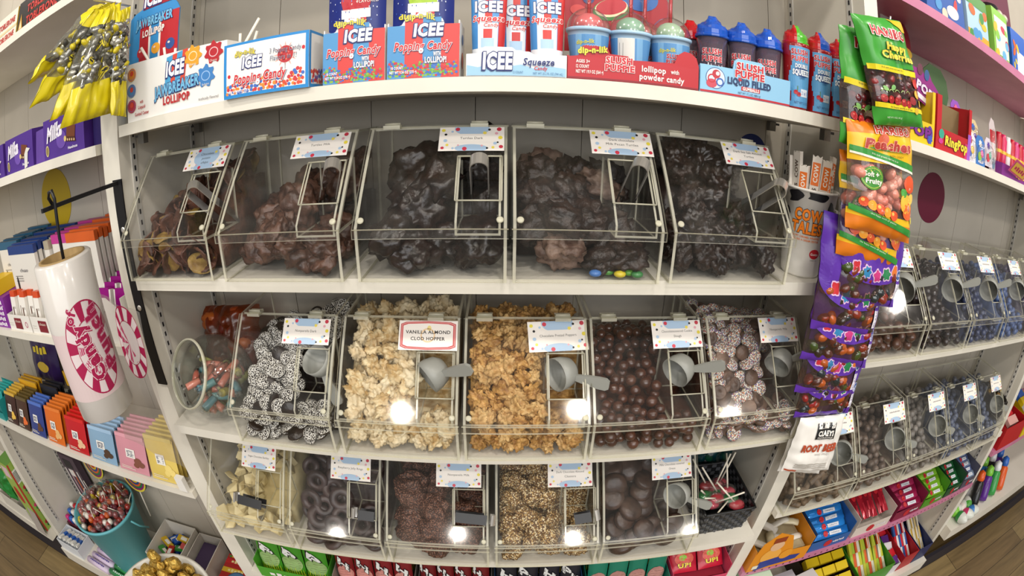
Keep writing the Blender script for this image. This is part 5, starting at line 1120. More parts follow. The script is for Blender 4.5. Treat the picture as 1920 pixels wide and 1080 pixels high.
# ================================================================ yellow lemon sweet bags fanned out on the left upright
YB = M('#d5c41a', .25); YBD = M('#c0ae14', .28)
CLR = clear('crinkled_clear_film', '#f6f6ee', 2.6, .06, '#d8d6c8', .1, .14)
SILV = [M('#9a9a94', .25, .6), M('#b4b2a8', .25, .5), M('#c3b21e', .3), M('#8c8b86', .25, .6), M('#2a2820', .4)]
def lemon_art(a):
    rr = random.Random(5)
    for k in range(9):
        u, v = rr.uniform(.15, .85), rr.uniform(.34, .70); q = rr.uniform(0, 3)
        a.ell(u, v, .085, .030, '#c9b81e', 1 + .1 * k, 14, q); a.ell(u, v, .07, .008, '#1f1d18', 2 + .1 * k, 10, q); a.ell(u + .02, v + .014, .05, .006, '#1f1d18', 2 + .1 * k, 10, q)
for k, (TL, TR, BL, BR, lab) in enumerate([((-.602, -.075, .245), (-.608, -.030, .268), (-.683, -.160, .150), (-.709, -.050, .187), 'yellow and clear lemon sweet bag, outermost and highest of the fan'),
        ((-.592, -.075, .246), (-.596, -.030, .266), (-.676, -.160, .108), (-.639, -.050, .137), 'yellow and clear lemon sweet bag, second of the fan with a pointed tail'),
        ((-.582, -.072, .242), (-.582, -.030, .262), (-.607, -.160, .072), (-.587, -.050, .096), 'yellow and clear lemon sweet bag in the middle of the fan'),
        ((-.570, -.070, .238), (-.566, -.030, .256), (-.575, -.160, .055), (-.554, -.045, .064), 'yellow and clear lemon sweet bag hanging lowest, over the purple boxes'),
        ((-.545, -.060, .228), (-.540, -.030, .240), (-.534, -.075, .058), (-.541, -.030, .052), 'yellow and clear lemon sweet bag, innermost, beside the jawbreaker box')]):
    bag('lemon_sweet_bag', lab, 'lemon sweet bags on the left upright', TL, TR, BL, BR, .026 if k < 4 else .014, [(.30, YB), (.84, CLR), (1, YB)], lemon_art, 30 + k, wr=.007, filling=(60, SILV, .0078, .30, .86, (1.5, .8, .7)))
hk = MB().tube([(0, .014, 0), (0, -.03, .002), (0, -.085, .004), (0, -.09, .014)], .002, STEEL, 8).build('wall_hook', None, (-.585, 0, .258)); tag(hk, 'thin steel hook holding the yellow lemon sweet bags', 'hook')

# ================================================================ roll of printed plastic bags on its black rail
t = thing('bag_rail', 'black metal rail and plate on the left upright that carries the bag roll', 'rail', (-.622, .013, -.056))
MB().box(-.013, .013, -.003, 0, -.40, .006, BLK).build('mounting_plate', t, bevel=.001)
for z in (-.085, -.235): MB().lathe([(0, 0), (.0055, 0), (.0055, .0012), (.003, .0018), (0, .0014)], STEEL, 14).build('screw', t, (0, -.003, z), (R(90), 0, 0))
MB().strip([(0, -.002, .0), (-.008, -.06, -.001), (-.024, -.180, -.002)], (1, 0, 0), .007, .007, BLK).build('arm', t)
MB().tube([(-.020, -.156, .001), (-.026, -.160, .014), (-.02, -.162, .022), (-.010, -.162, .024), (-.006, -.160, .010), (-.012, -.158, -.05), (-.016, -.157, -.36)], .0033, BLK, 8).build('hook_rod', t)
RX, RY, RZ0, RZ1, RR = -.640, -.145, -.412, -.138, .0585
t = thing('bag_roll', 'thick roll of clear plastic bags printed with a dark pink striped candy logo', 'roll of bags', (RX, RY, RZ0)); H = RZ1 - RZ0
ROLLM = noisy('stacked_film', '#cfcac4', '#dad6d2', 6, .22, .05, 30, coat=.3); KRAFT = noisy('cardboard_core', '#8e7448', '#a48858', 30, .7, .1)
MB().lathe([(.047, H), (RR - .003, H), (RR, H - .003), (RR, .003), (RR - .004, 0), (.047, 0)], ROLLM, 48, capend=False).build('wound_film', t)
MB().lathe([(.040, 0), (.0472, 0), (.0472, H + .002), (.040, H + .002), (.040, 0)], KRAFT, 40, capend=False).build('cardboard_core', t)
a0 = math.atan2(-0.617 - RY, 0.051 - RX) + .12; a = Art(); PK = '#a3174a'
a.rect(-.085, .045, .085, .165, '#d3bfbf', .2, 24, 1)
def logo(a, cx, cz, rx, ry, L=1):
    for k in range(20):
        q0, q1 = 2 * math.pi * k / 20, 2 * math.pi * (k + 1) / 20; c = PK if k % 2 else '#dccfd0'
        a.raw([(cx + rx * s * math.cos(q), cz + ry * s * math.sin(q)) for q in (q0, q1) for s in (.62, 1)], [(0, 1, 3, 2)], c, L)
    for s in (1.0, .62): a.raw([(cx + rx * s * w_ * math.cos(q), cz + ry * s * w_ * math.sin(q)) for q in [k * math.pi / 24 for k in range(49)] for w_ in (.985, 1.02)], [(2 * k, 2 * k + 1, 2 * k + 3, 2 * k + 2) for k in range(48)], PK, L + .4)
    a.ell(cx, cz, rx * .6, ry * .6, '#d8cccc', L + .2, 30)
    for k in range(5): q0 = 2.2 + k * .7; a.raw([(cx, cz)] + [(cx + rx * .58 * math.cos(q), cz + ry * .58 * math.sin(q)) for q in (q0, q0 + .35)], [(0, 1, 2)], '#b8486e', L + .3)
logo(a, .008, .130, .050, .078)
a.text('Candy', -.004, .126, .026, PK, 5, w=.100, bold=.05, rot=R(100), out='#e6d6d8', ow=.06, drop=(PK, .04, .08)); a.text('of', -.020, .190, .018, PK, 5, w=.024, bold=.04, rot=R(60), out='#e6d6d8', ow=.06); a.text('Punch', .028, .140, .026, PK, 5, w=.110, bold=.05, rot=R(100), out='#c8899e', ow=.06)
a.build('printed_logo', t, wrap(0, 0, 0, lambda v: RR, a0), sub=.007, eps=.0001)
FT = clear('hanging_film_tail', '#f4f0f0', 2.4, .16, '#d0ccc8', .12, .08)
def tail(u, v):
    A, B, C_, D = Vector((-.583, -.130, -.205)), Vector((-.535, -.065, -.265)), Vector((-.612, -.035, -.640)), Vector((-.655, -.125, -.500))
    p = D.lerp(C_, u).lerp(A.lerp(B, u), v); p += Vector((.012 * math.sin(3 * u + 2 * v), .004 * math.sin(9 * u), 0)); return p
b = MB(); n = 10; vs = [tail(i / n, j / n) for j in range(n + 1) for i in range(n + 1)]; b.add(vs, [(j * (n + 1) + i, j * (n + 1) + i + 1, (j + 1) * (n + 1) + i + 1, (j + 1) * (n + 1) + i) for j in range(n) for i in range(n)], FT, True)
o = b.build('film_tail', t); o.location = -Vector((RX, RY, RZ0))
a = Art(); logo(a, .62, .80, .30, .20)
a.build('printed_tail_logo', t, lambda u, v, h: tail(u, v) - Vector((RX, RY, RZ0)) + Vector((.001 + h, -.001, 0)), eps=.0001, sub=SUBV)

# ================================================================ left bay
# --- top left shelf: dark and cream chocolate boxes
def art_tob(a, w, h):
    for z in (.052, .022): a.text('TOBLERONE', w * .58, z, .020, '#c03028', 3, w=w * .70, bold=.03, out='#5a1410', ow=.03); 
    for z in (.04, .012): a.rect(w * .3, z - .001, w * .9, z, '#7a5a30', 2)
    a.poly([(.006, .01), (.030, .01), (.018, .05)], '#b98a2e', 2); a.poly([(.012, .012), (.024, .012), (.018, .034)], '#e6d6a8', 2.4)
carton('chocolate_box', 'black chocolate box with red lettering on the top left shelf', -1.056, -.845, .020, .12, .3503, .432, '#1d1612', 'box', None, 0, art_tob)
def art_tob2(a, w, h):
    a.text('TOBLERONE', w * .5, .055, .016, '#b82a26', 3, w=w * .8, bold=.03); a.text('TOBLERONE', w * .5, .018, .016, '#b82a26', 3, w=w * .8, bold=.03); a.rect(0, .032, w, .038, '#d9c79a', 1)
carton('chocolate_box', 'cream chocolate box with red lettering left of the black one', -1.185, -1.064, .020, .12, .3503, .430, '#e6dccb', 'box', None, 0, art_tob2, '#c9a63a')
# --- purple chocolate boxes
VIO = '#4b2a86'
def art_milka(a, w, h):
    a.text('Milka', w * .30, h * .66, .030, '#e9e4f0', 4, w=w * .42, bold=.05, shear=.35, slope=.12)
    a.ell(w * .47, h * .40, w * .12, h * .22, '#6a4aa6', 1, 22); a.poly([(w * .60, h * .42), (w * .80, h * .36), (w * .82, h * .62), (w * .62, h * .70)], '#6e3a1e', 2); a.poly([(w * .60, h * .30), (w * .82, h * .24), (w * .80, h * .36), (w * .60, h * .42)], '#4a2412', 2.2)
    for k in range(4): a.ell(w * (.63 + .05 * k), h * (.34 - .015 * k), w * .014, h * .03, '#d9b98a', 3)
    a.ell(w * .57, h * .38, w * .03, h * .07, '#d9c07a', 3); a.ell(w * .10, h * .22, w * .045, h * .14, '#c9bf8a', 2, 18); a.ell(w * .10, h * .22, w * .035, h * .11, '#8a7a4a', 2.4, 18)
    a.text('Haselnuss', w * .74, h * .14, .0055, '#e9e4f0', 3, w=w * .22, bold=.03)
def art_milka2(a, w, h):
    art_milka(a, w, h); a.poly([(w * .70, 0), (w * .80, h * .04), (w * .84, h * .42), (w * .92, h * .50), (w * .80, h * .56), (w * .72, h * .40)], '#d9d6d0', 5)
carton('purple_chocolate_box', 'purple chocolate box with a torn white edge, second from the left', -1.090, -.935, .010, .09, .0213, .102, VIO, 'box', 'purple chocolate boxes', 0, art_milka2)
carton('purple_chocolate_box', 'purple chocolate box with a chocolate piece, under the yellow lemon bags', -.880, -.716, .010, .09, .0213, .104, VIO, 'box', 'purple chocolate boxes', 0, art_milka)
carton('purple_chocolate_box', 'purple chocolate box cut by the left edge of the picture', -1.270, -1.106, .010, .09, .0213, .100, VIO, 'box', 'purple chocolate boxes', 0, art_milka2)
carton('purple_chocolate_box', 'dark purple plain box against the upright', -.713, -.670, .035, .18, .0213, .096, '#2a1c5a', 'box', 'purple chocolate boxes')
b = MB().prism([(0, 0), (.05, 0), (.05, .075), (.006, .07)], 0, .0015, 'y', M('#55308e', .45)).build('box_flap', None, (-.932, .016, .0213), (0, 0, R(20))); tag(b, 'open purple carton flap between the two purple chocolate boxes', 'flap')
# --- stacked slim boxes with coloured tops
def slim_row(x0, x1, ya, yb, n, zt, top, nm, cat='box', side='#8f8c88', z0=-.3737):
    pitch = (yb - ya) / n; tm = M(top, .4)
    for k in range(n):
        y = ya + pitch * k; t = thing('slim_chocolate_box', 'slim white chocolate box with %s top, %s' % (nm, 'front one of its row' if k == 0 else 'behind others in its row'), 'box', (x0, y, z0), group='slim boxes with %s tops' % nm)
        h = zt - z0 + .003 * math.sin(k * 2.3)
        MB().box(0, x1 - x0, 0, pitch * .62, 0, h - .022, M('#dcd8d0', .45)).build('carton', t); MB().box(-.0006, x1 - x0 + .0006, -.0006, pitch * .62 + .0006, h - .022, h, tm).build('coloured_top', t)
        if k == 0:
            a = Art(); a.text('chuao', (x1 - x0) * .5, h * .70, .010, '#4a4a58', 2, w=.05); [a.rect(.02, h * (.62 - .03 * q), .07, h * (.62 - .03 * q) + .002, '#8a8680', 2) for q in range(3)]; a.ell(.03, h * .50, .006, .026, '#2a2220', 2); a.build('printed_front', t, front(0, -.0003))
slim_row(-1.245, -1.075, .055, .265, 11, -.160, '#1f3a78', 'blue'); slim_row(-1.40, -1.255, .10, .265, 7, -.155, '#2a5a78', 'teal blue'); slim_row(-1.035, -.935, .10, .265, 9, -.155, '#b83a8a', 'pink'); slim_row(-.925, -.800, .075, .265, 11, -.150, '#c9591e', 'orange')
slim_row(-1.068, -1.042, .09, .24, 6, -.165, '#a9a08a', 'brown striped')
# --- low display boxes on the same shelf
def art_chuao(a, w):
    a.rect(w * .30, .006, w * .62, .036, '#7a1626', 1); a.text('chuao', w * .46, .028, .008, '#e6d9c8', 2, w=w * .24)
    a.rect(w * .03, .02, w * .2, .021, '#b9b4aa', 1); a.rect(w * .03, .014, w * .2, .015, '#b9b4aa', 1); a.ring(w * .82, .02, .006, .008, '#b83a6a', 1)
for x0, x1, nm in ((-1.275, -1.125, 'left'), (-1.118, -.970, 'right')):
    tray('white_display_box', 'low white display box with a dark red label, the %s of two side by side' % nm, x0, x1, .008, .10, -.3737, [(0, 0), (x1 - x0, 0), (x1 - x0, .044), (0, .044)], .044, .05, '#e3dfd8', art_chuao, group='low white display boxes')
    for k in range(4):
        t = thing('chocolate_pack', 'white pack with an orange top, %s in the %s white display box' % (['first', 'second', 'third', 'last'][k], nm), 'pack', (x0 + .010 + .034 * k, .022 + .012 * (k % 2), -.371), (R(-8), 0, 0), 'white packs in the low display boxes')
        MB().box(0, .031, 0, .016, 0, .082, M('#e6e2da', .4)).build('carton', t, bevel=.001); MB().box(-.0003, .0313, -.0003, .0163, .082, .098, M('#c8491e', .4)).build('coloured_top', t); a = Art(); a.rect(.010, .02, .016, .055, '#5a3a2a', 1); a.rect(.020, .05, .027, .056, '#b8b2a8', 1); a.build('printed_front', t, front(0, -.0003))
def art_purp(a, w, h):
    for k in range(5): a.marks(w * .5, h * (.12 + .18 * k), w * .7, .011, '#eee6f2', 2)
    for k in range(12): a.ell(w * (.1 + .07 * k), h * .95 - .01 * (k % 3), .004, .003, '#c98ad0', 1)
carton('purple_candy_box', 'bright purple box with white slanted lettering left of the low white boxes', -1.405, -1.285, .012, .11, -.3737, -.285, '#7a1e8e', 'box', None, 0, art_purp)
carton('yellow_candy_box', 'yellow box at the left edge above the purple one', -1.42, -1.325, .02, .10, -.284, -.243, '#e0b81a', 'box', None, 0, lambda a, w, h: [a.rect(w * (.2 + .25 * k), .008, w * (.3 + .25 * k), .032, '#7a4a1a', 1) for k in range(3)])
carton('red_label_box', 'white box with a dark red label behind the low white boxes', -1.30, -1.195, .105, .17, -.3737, -.285, '#e3dfd8', 'box', None, 0, lambda a, w, h: (a.rect(0, 0, w, h * .78, '#7a1626', 1), a.text('chuao', w * .55, h * .55, .012, '#e6d9c8', 2, w=w * .55)))
for k in range(7):
    t = thing('orange_candy', 'orange wrapped sweet stacked above the low white boxes, %s' % ['lowest', 'second up', 'third up', 'fourth up', 'fifth up', 'sixth up', 'highest'][k], 'sweet', (-1.165 + .011 * k, .118 + .018 * k, -.283 + .009 * k), (0, 0, R(12 * k)), 'orange wrapped sweets'); MB().box(-.024, .024, -.008, .008, -.008, .008, M('#c8411e', .3)).build('sweet_wrapper', t, bevel=.003)
b = MB().box(-1.185, -1.07, .105, .25, -.3737, -.292, M('#dcd7cd', .5)).build('white_stand', None); tag(b, 'plain white box under the orange wrapped sweets', 'box')
# magenta foil packs, right of the roll
tray('white_display_box', 'white display box of magenta foil packs beside the black rail', -.800, -.680, .010, .20, -.3737, [(0, 0), (.120, 0), (.120, .07), (.07, .10), (.05, .10), (0, .07)], .10, .10, '#e6e3dc')
for j in range(2):
    for k in range(7):
        t = thing('foil_pack', 'magenta foil pack, %s row, %s from the front' % (['left', 'right'][j], ['first', 'second', 'third', 'fourth', 'fifth', 'sixth', 'seventh'][k]), 'pack', (-.796 + .062 * j, .020 + .023 * k, -.371), (R(-14), 0, 0), 'magenta foil packs')
        MB().box(.0, .050, 0, .012, 0, .105 + .004 * k, M('#e0dcd6', .4)).build('card', t, bevel=.001); MB().box(.006, .044, -.0012, .0125, .060, .108 + .004 * k, M('#a3128a', .2, .4)).build('foil_top', t)
b = MB().prism([(-.035, 0), (.035, 0), (.035, .05), (.02, .075), (0, .08), (-.02, .075), (-.035, .05)], 0, .002, 'y', M('#e6e3dc', .5)).build('card_sign', None, (-.745, .19, -.270)); tag(b, 'white rounded card standing behind the magenta foil packs', 'sign')
for k in range(9):
    o = MB().tube([(-.022, 0, 0), (-.012, 0, .002), (.012, 0, .002), (.022, 0, 0)], .011, M(['#221a14', '#3a2c1e', '#17120e'][k % 3], .25), 8).build('dark_wrapped_sweet', None, (-.79 + .034 * (k % 4), .225 + .02 * (k // 4 % 2), -.262 + .016 * (k // 4)), (0, .2 * (k % 3), .5 * k)); tag(o, 'black and brown wrapped sweet piled behind the magenta packs', 'sweet', 'dark wrapped sweets')
b = MB().box(-.815, -.672, .205, .262, -.3737, -.274, BLK).build('black_box', None); tag(b, 'black box holding dark wrapped sweets behind the magenta packs', 'box')
# --- square chocolate bars in leaning rows
def art_bar(a, w, h, c2, logo=True):
    a.rect(w * .36, h * .42, w * .66, h * .66, '#e9e6df', 2); a.text('RITTER', w * .51, h * .58, .008, '#2a3358', 3, w=w * .22, bold=.03); a.text('SPORT', w * .51, h * .49, .008, '#2a3358', 3, w=w * .22, bold=.03)
    for (u, v, r) in ((.72, .36, .12), (.82, .28, .10), (.66, .24, .09)): a.ell(w * u, h * v, w * r, h * r * .8, c2, 1.4, 14)
    a.rect(w * .12, h * .09, w * .6, h * .11, '#e6dfd0', 2); a.rect(w * .12, h * .14, w * .5, h * .155, '#e6dfd0', 2)
def bar_row(x0, w, h, n, col, c2, nm, y0=.012, lean=-22, pitch=.0165, z=-.7567, top=None, z_lift=0):
    for k in range(n):
        t = thing('square_chocolate_bar', '%s wrapped square chocolate bar, %s of its row' % (nm, ['front', 'second', 'third', 'fourth', 'fifth', 'sixth', 'seventh'][k]), 'chocolate bar', (x0, y0 + pitch * k, z + z_lift + .0012), (R(lean), 0, 0), '%s square chocolate bars' % nm)
        f = bagmap((0, 0, h), (w, 0, h), (0, 0, 0), (w, 0, 0), .011, .0006, k + x0 * 20); mb = MB(); nu = 6; vs = [f(i / nu, j / nu, s) for s in (1, -1) for j in range(nu + 1) for i in range(nu + 1)]; q = (nu + 1) ** 2
        fs = [(j * (nu + 1) + i, j * (nu + 1) + i + 1, (j + 1) * (nu + 1) + i + 1, (j + 1) * (nu + 1) + i) for j in range(nu) for i in range(nu)]
        mb.add(vs, fs + [tuple(q + r_ for r_ in reversed(g)) for g in fs], M(col, .35), True).build('wrapper', t)
        MB().box(.002, w - .002, -.0035, .0045, h - .006, h + .004, M(top or col, .3)).build('folded_top', t)
        if k == 0: B_ = Art(); art_bar(B_, w, h, c2); B_.build('printed_front', t, lambda u, v, hh: f(max(0, min(1, u / w)), max(0, min(1, v / h)), 1, hh + .0005), eps=.0003, sub=SUBV)
bar_row(-1.675, .098, .106, 5, '#3a2018', '#d9b04a', 'dark brown', top='#caa23a'); bar_row(-1.570, .095, .104, 5, '#432a1c', '#d9692e', 'brown and orange', top='#5a4a24'); bar_row(-1.462, .106, .106, 4, '#2b3a7a', '#5a3a24', 'blue and brown', top='#4a6ab8')
bar_row(-1.338, .108, .108, 6, '#cc6416', '#d9a86a', 'orange', top='#d9762a'); bar_row(-1.206, .112, .100, 5, '#b3141c', '#d9b08a', 'red', top='#c8201e'); bar_row(-1.078, .122, .094, 5, '#7f9fba', '#4a3424', 'pale blue', top='#9ab8d4'); bar_row(-.944, .122, .098, 6, '#c98a96', '#7a4a3a', 'pink', top='#d89aa6'); bar_row(-.810, .104, .118, 6, '#d9bf62', '#e6cf7a', 'pale yellow', lean=-16, top='#dcc670')
bar_row(-1.80, .10, .098, 5, '#168a8a', '#1a6a6a', 'teal', top='#2a9c98')
bar_row(-1.640, .150, .112, 3, '#c9931a', '#7a5a2a', 'yellow', y0=.115, lean=-8, top='#d9a62a'); bar_row(-1.455, .125, .116, 3, '#1d1c20', '#a8823a', 'black', y0=.115, lean=-8, top='#2a2a30'); bar_row(-1.315, .125, .092, 4, '#17161a', '#3a3a3a', 'plain black', y0=.12, lean=-10, top='#222226')
bag('purple_candy_bag', 'dark purple bag with yellow lettering standing at the back behind the black bars', None, (-1.62, .262, -.445), (-1.42, .262, -.445), (-1.66, .235, -.70), (-1.44, .235, -.70), .04, [(1, M('#2c1a4c', .3))], lambda a: (a.marks(.5, .5, .55, .12, '#d9c02a', 2, 4), a.ell(.5, .25, .2, .08, '#c9a83a', 1)), 40)
carton('yellow_chocolate_box', 'yellow box lying at the back of the bar shelf left of the hanging roll', -1.300, -1.140, .165, .28, -.640, -.590, '#d0a21e', 'box', None, R(-6))
b = MB().box(-1.31, -1.13, .185, .285, -.7567, -.641, M('#d5d0c6', .5)).build('white_box', None); tag(b, 'plain white box under the yellow box at the back of the bar shelf', 'box')
tray('teal_tray', 'teal cardboard tray holding the teal square bars', -1.815, -1.690, .006, .12, -.7567, [(0, 0), (.125, 0), (.125, .03), (0, .03)], .08, .10, '#1f8f8f', inner='#1a7a7a')
b = MB().box(-.705, -.680, -.004, .010, -.7567, -.715, M('#e9e6e0', .4)).build('price_holder', None); tag(b, 'small white price holder at the end of the square bar shelf', 'price holder')

# --- bottom: bucket, boxes, rolls
BZ = -1.4697
bx, by, br = -1.412, .118, .150
t = thing('bucket', 'turquoise bucket full of film-wrapped lollipops on the base shelf', 'bucket', (bx, by, BZ)); TQ = M('#62b0bb', .4)
MB().lathe([(0, 0), (.098, 0), (.102, .006), (br - .004, .305), (br + .004, .308), (br + .004, .318), (br - .004, .318), (.097, .008), (0, .006)], TQ, 48, capend=False).build('bucket_body', t)
MB().tube([(br + .003, 0, .29), (br + .012, .02, .25), (br + .006, .06, .20)], .004, TQ, 8).build('handle', t)
rr = random.Random(11); LC = [('#7a1420', 'dark red'), ('#8e2a22', 'brown red'), ('#b5501e', 'orange'), ('#c9b02e', 'yellow'), ('#5a1a2a', 'plum'), ('#d9d2c8', 'white'), ('#a8302a', 'red')]
for k in range(165):
    q = rr.uniform(0, 6.28); d = (br - .018) * math.sqrt(rr.random()); px_, py_ = bx + d * math.cos(q), by + d * math.sin(q); pz = BZ + .297 + .042 * (1 - (d / br) ** 2) + rr.uniform(-.012, .014); col, nm = LC[int(rr.random() * 7) if k % 3 else k % 2]
    t = thing('lollipop', nm + ' film-wrapped lollipop heaped in the turquoise bucket', 'lollipop', (px_, py_, pz), (rr.uniform(-.8, .8), rr.uniform(-.8, .8), q), 'lollipops in the turquoise bucket')
    MB().ball((0, 0, 0), .0135, M(col, .15, coat=.5), 8, 6).build('head', t)
    if k % 9 == 0: MB().tube([(0, 0, .01), (0, 0, .06)], .0018, M('#e6dfd0', .5), 6).build('stick', t)
    if k % 2 == 0: MB().ball((0, 0, .004), .0165, FILM, 7, 5, (1, 1, 1.2)).build('wrapper', t)
CORE = MB().lathe([(0, -.02), (br - .03, -.02), (br - .025, 0), (0, .03)], M('#4a1a18', .5), 24, capend=False).build('lollipop_heap', None, (bx, by, BZ + .288)); tag(CORE, 'deeper lollipops filling the turquoise bucket', 'sweet heap', None, 'stuff')
def swirlpop(label, x, z, r):
    t = thing('swirl_lollipop', label, 'lollipop', (x, .255, z), (R(-8), 0, 0), 'rainbow swirl lollipops'); MB().lathe([(0, -.006), (r * .9, -.006), (r, 0), (r * .9, .006), (0, .006)], M('#2a5a48', .2), 30).build('head', t, rot=(R(90), 0, 0))
    a = Art(); cs = ['#c22b2a', '#e0b82a', '#1f4a8a', '#d9622a', '#2a7a4a', '#8a1f6a', '#e6d24a']
    for k in range(7): a.ring(0, 0, r * (.12 + .125 * k), r * (.12 + .125 * (k + 1)) * .99, cs[k], 1 + .1 * k, 28)
    a.build('printed_swirl', t, front(0, -.0062)); MB().tube([(0, 0, -r), (0, 0, -r - .12)], .003, M('#e6dfd0', .5), 8).build('stick', t)
swirlpop('rainbow swirl lollipop at the back above the turquoise bucket', -1.545, -1.085, .070); swirlpop('rainbow swirl lollipop at the back right of the turquoise bucket', -1.270, -1.075, .066)
def art_pk(a, w, h):
    for k in range(4): a.rect(w * (.06 + .24 * k), h * .10, w * (.14 + .24 * k), h * .80, ['#e6e0da', '#c9a0a8', '#d9622a', '#e6e0da'][k], 1)
    a.rect(w * .2, h * .82, w * .7, h * .94, '#17141c', 1.4); a.rect(w * .3, h * .70, w * .6, h * .80, '#e6e0da', 1.6)
carton('candy_card_box', 'tall dark box with pale stripes leaning at the back left of the bucket', -1.835, -1.700, .240, .275, BZ, -1.095, '#4a3a46', 'box', None, 0, art_pk)
def open_box(name, label, x0, x1, y0, y1, h, col, inner=None, rz=0, group=None, z=BZ): return tray(name, label, x0, x1, y0, y1, z, [(0, 0), (x1 - x0, 0), (x1 - x0, h), (0, h)], h, h, col, None, 'box', group, rz, .003, inner or col)
open_box('white_box', 'open white box of blue chocolate bars right of the turquoise bucket', -1.250, -1.085, .085, .275, .155, '#dcd7cd')
for k in range(16):
    c, nm = [('#1f55b0', 'blue'), ('#1f55b0', 'blue'), ('#c9a51e', 'yellow'), ('#1c3a7a', 'dark blue'), ('#3a8a3a', 'green'), ('#a8281e', 'red')][k % 6]
    t = thing('small_chocolate_bar', '%s small chocolate bar lying in the open white box' % nm, 'chocolate bar', (-1.215 + .035 * (k % 4), .115 + .04 * (k // 4 % 4), BZ + .085 + .012 * (k % 3)), (rr.uniform(-.5, .5), rr.uniform(-.5, .5), rr.uniform(0, 3)), 'small bars in the open white box'); MB().box(-.030, .030, -.013, .013, -.006, .006, M(c, .25)).build('wrapper', t, bevel=.002); a = Art(); a.rect(-.014, -.008, .012, .008, '#e6e4de', 1); a.build('printed_label', t, frame((0, 0, .0063), (1, 0, 0), (0, 1, 0)))
b = MB().box(-1.245, -1.09, .09, .27, BZ + .004, BZ + .072, M('#25304a', .6)).build('bar_heap', None); tag(b, 'deeper bars filling the open white box', 'sweet heap', None, 'stuff')
open_box('white_box', 'open white box with a folded inner flap, next to the blue bar box', -1.075, -.965, .085, .275, .135, '#d6d0c6')
carton('striped_box', 'small dark box with beige labels inside the flapped white box', -1.06, -.98, .10, .26, BZ + .006, BZ + .10, '#3a2a4a', 'box', None, 0, lambda a, w, h: [a.rect(w * .1, h * (.1 + .3 * k), w * .8, h * (.3 + .3 * k), '#c9b98a', 1) for k in range(3)])
def top_art(t, w, d, h, fn): a = Art(); fn(a, w, d); a.build('printed_top', t, frame((0, 0, h + .0003), (1, 0, 0), (0, 1, 0)))
def art_ry(a, w, h):
    for k in range(3): a.rect(0, h * (.08 + .30 * k), w, h * (.24 + .30 * k), ['#b81c22', '#d9b02a', '#b81c22'][k], 1); a.marks(w * .5, h * (.16 + .30 * k), w * .6, .014, '#f0e2a0', 2, 5)
    for k in range(9): a.ell(w * (.1 + .1 * k), h * .92, .006, .005, ['#3a8a3a', '#d9b02a'][k % 2], 2)
for j, (x0, z0) in enumerate(((-.930, 0), (-.800, .0))): top_art(carton('red_yellow_box', 'red and yellow box standing %s behind the gold sweets bowl' % ['left', 'right'][j], x0, x0 + .115, .10, .24, BZ, BZ + .10 + .06 * j, '#a81c1e', 'box', 'red and yellow boxes', 0, art_ry), .115, .14, .10 + .06 * j, art_ry)
carton('brown_box', 'plain brown cardboard box low beside the upright', -.735, -.675, .03, .20, BZ, BZ + .20, '#5a3c22')
# candy roll packs lying at the front
def candy_roll(label, x, y, z, L, r, col, cap, grp):
    t = thing('candy_roll', label, 'candy roll', (x, y, z), (0, 0, R(-4)), grp); MB().tube([(-L / 2, 0, 0), (0, 0, 0), (L / 2, 0, 0)], r, M(col, .3), 12).build('roll_wrapper', t); MB().tube([(-L / 2 - .008, 0, 0), (-L / 2, 0, 0)], r * .5, M(cap, .3), 10, r).build('twist_end', t)
    a = Art(); a.marks(0, 0, L * .7, .009, '#5a4a9a' if col[1] == 'd' else '#d9efe0', 1, 9); a.build('printed_name', t, frame((0, 0, r + .0003), (1, 0, 0), (0, 1, 0)))
for k in range(5):
    candy_roll('pale purple candy roll, %s from the front, before the turquoise bucket' % ['first', 'second', 'third', 'fourth', 'fifth'][k], -1.585 + .012 * k, -.012 + .035 * k, BZ + .0178, .150, .0170, '#d6c4dc', '#b83a8a', 'pale purple candy rolls')
    candy_roll('green candy roll, %s from the front, before the open white boxes' % ['first', 'second', 'third', 'fourth', 'fifth'][k], -1.425 + .012 * k, -.014 + .033 * k, BZ + .0168, .155, .0160, '#2f8a4a', '#1f6a34', 'green candy rolls')
open_box('white_tray', 'white tray of blue and white wrapped sticks at the front left of the bucket', -1.885, -1.705, -.022, .085, .060, '#d9dde2')
for k in range(14):
    t = thing('wrapped_candy_stick', 'blue and white wrapped candy stick in the front white tray', 'candy stick', (-1.865 + .011 * k, .030, BZ + .052 + .006 * (k % 3)), (R(-18), R(10 * math.sin(k)), R(14 * math.sin(k * 3))), 'wrapped sticks in the front white tray'); MB().box(-.005, .005, -.042, .042, -.005, .005, M('#e3e2dc', .3)).build('wrapper', t, bevel=.002); MB().box(-.0052, .0052, -.012, .016, -.0052, .0052, M('#2a62b8', .3)).build('blue_band', t)
for k in range(14):
    c, nm = [('#c8287a', 'pink'), ('#2a62b8', 'blue'), ('#e6e2dc', 'white'), ('#b81e2a', 'red')][k % 4]
    t = MB().lathe([(0, 0), (.012, 0), (.014, .03), (.012, .034), (0, .036)], M(c, .25), 12).build('candy_tub', None, (-1.875 + .030 * (k % 5), .115 + .032 * (k // 5), BZ + .06 + .012 * (k // 5)), (0, 0, 0)); tag(t, nm + ' small candy tub stacked left of the bucket', 'sweet', 'small candy tubs')
carton('tub_box', 'dark red box under the small candy tubs', -1.895, -1.735, .098, .205, BZ, BZ + .059, '#5a2030')
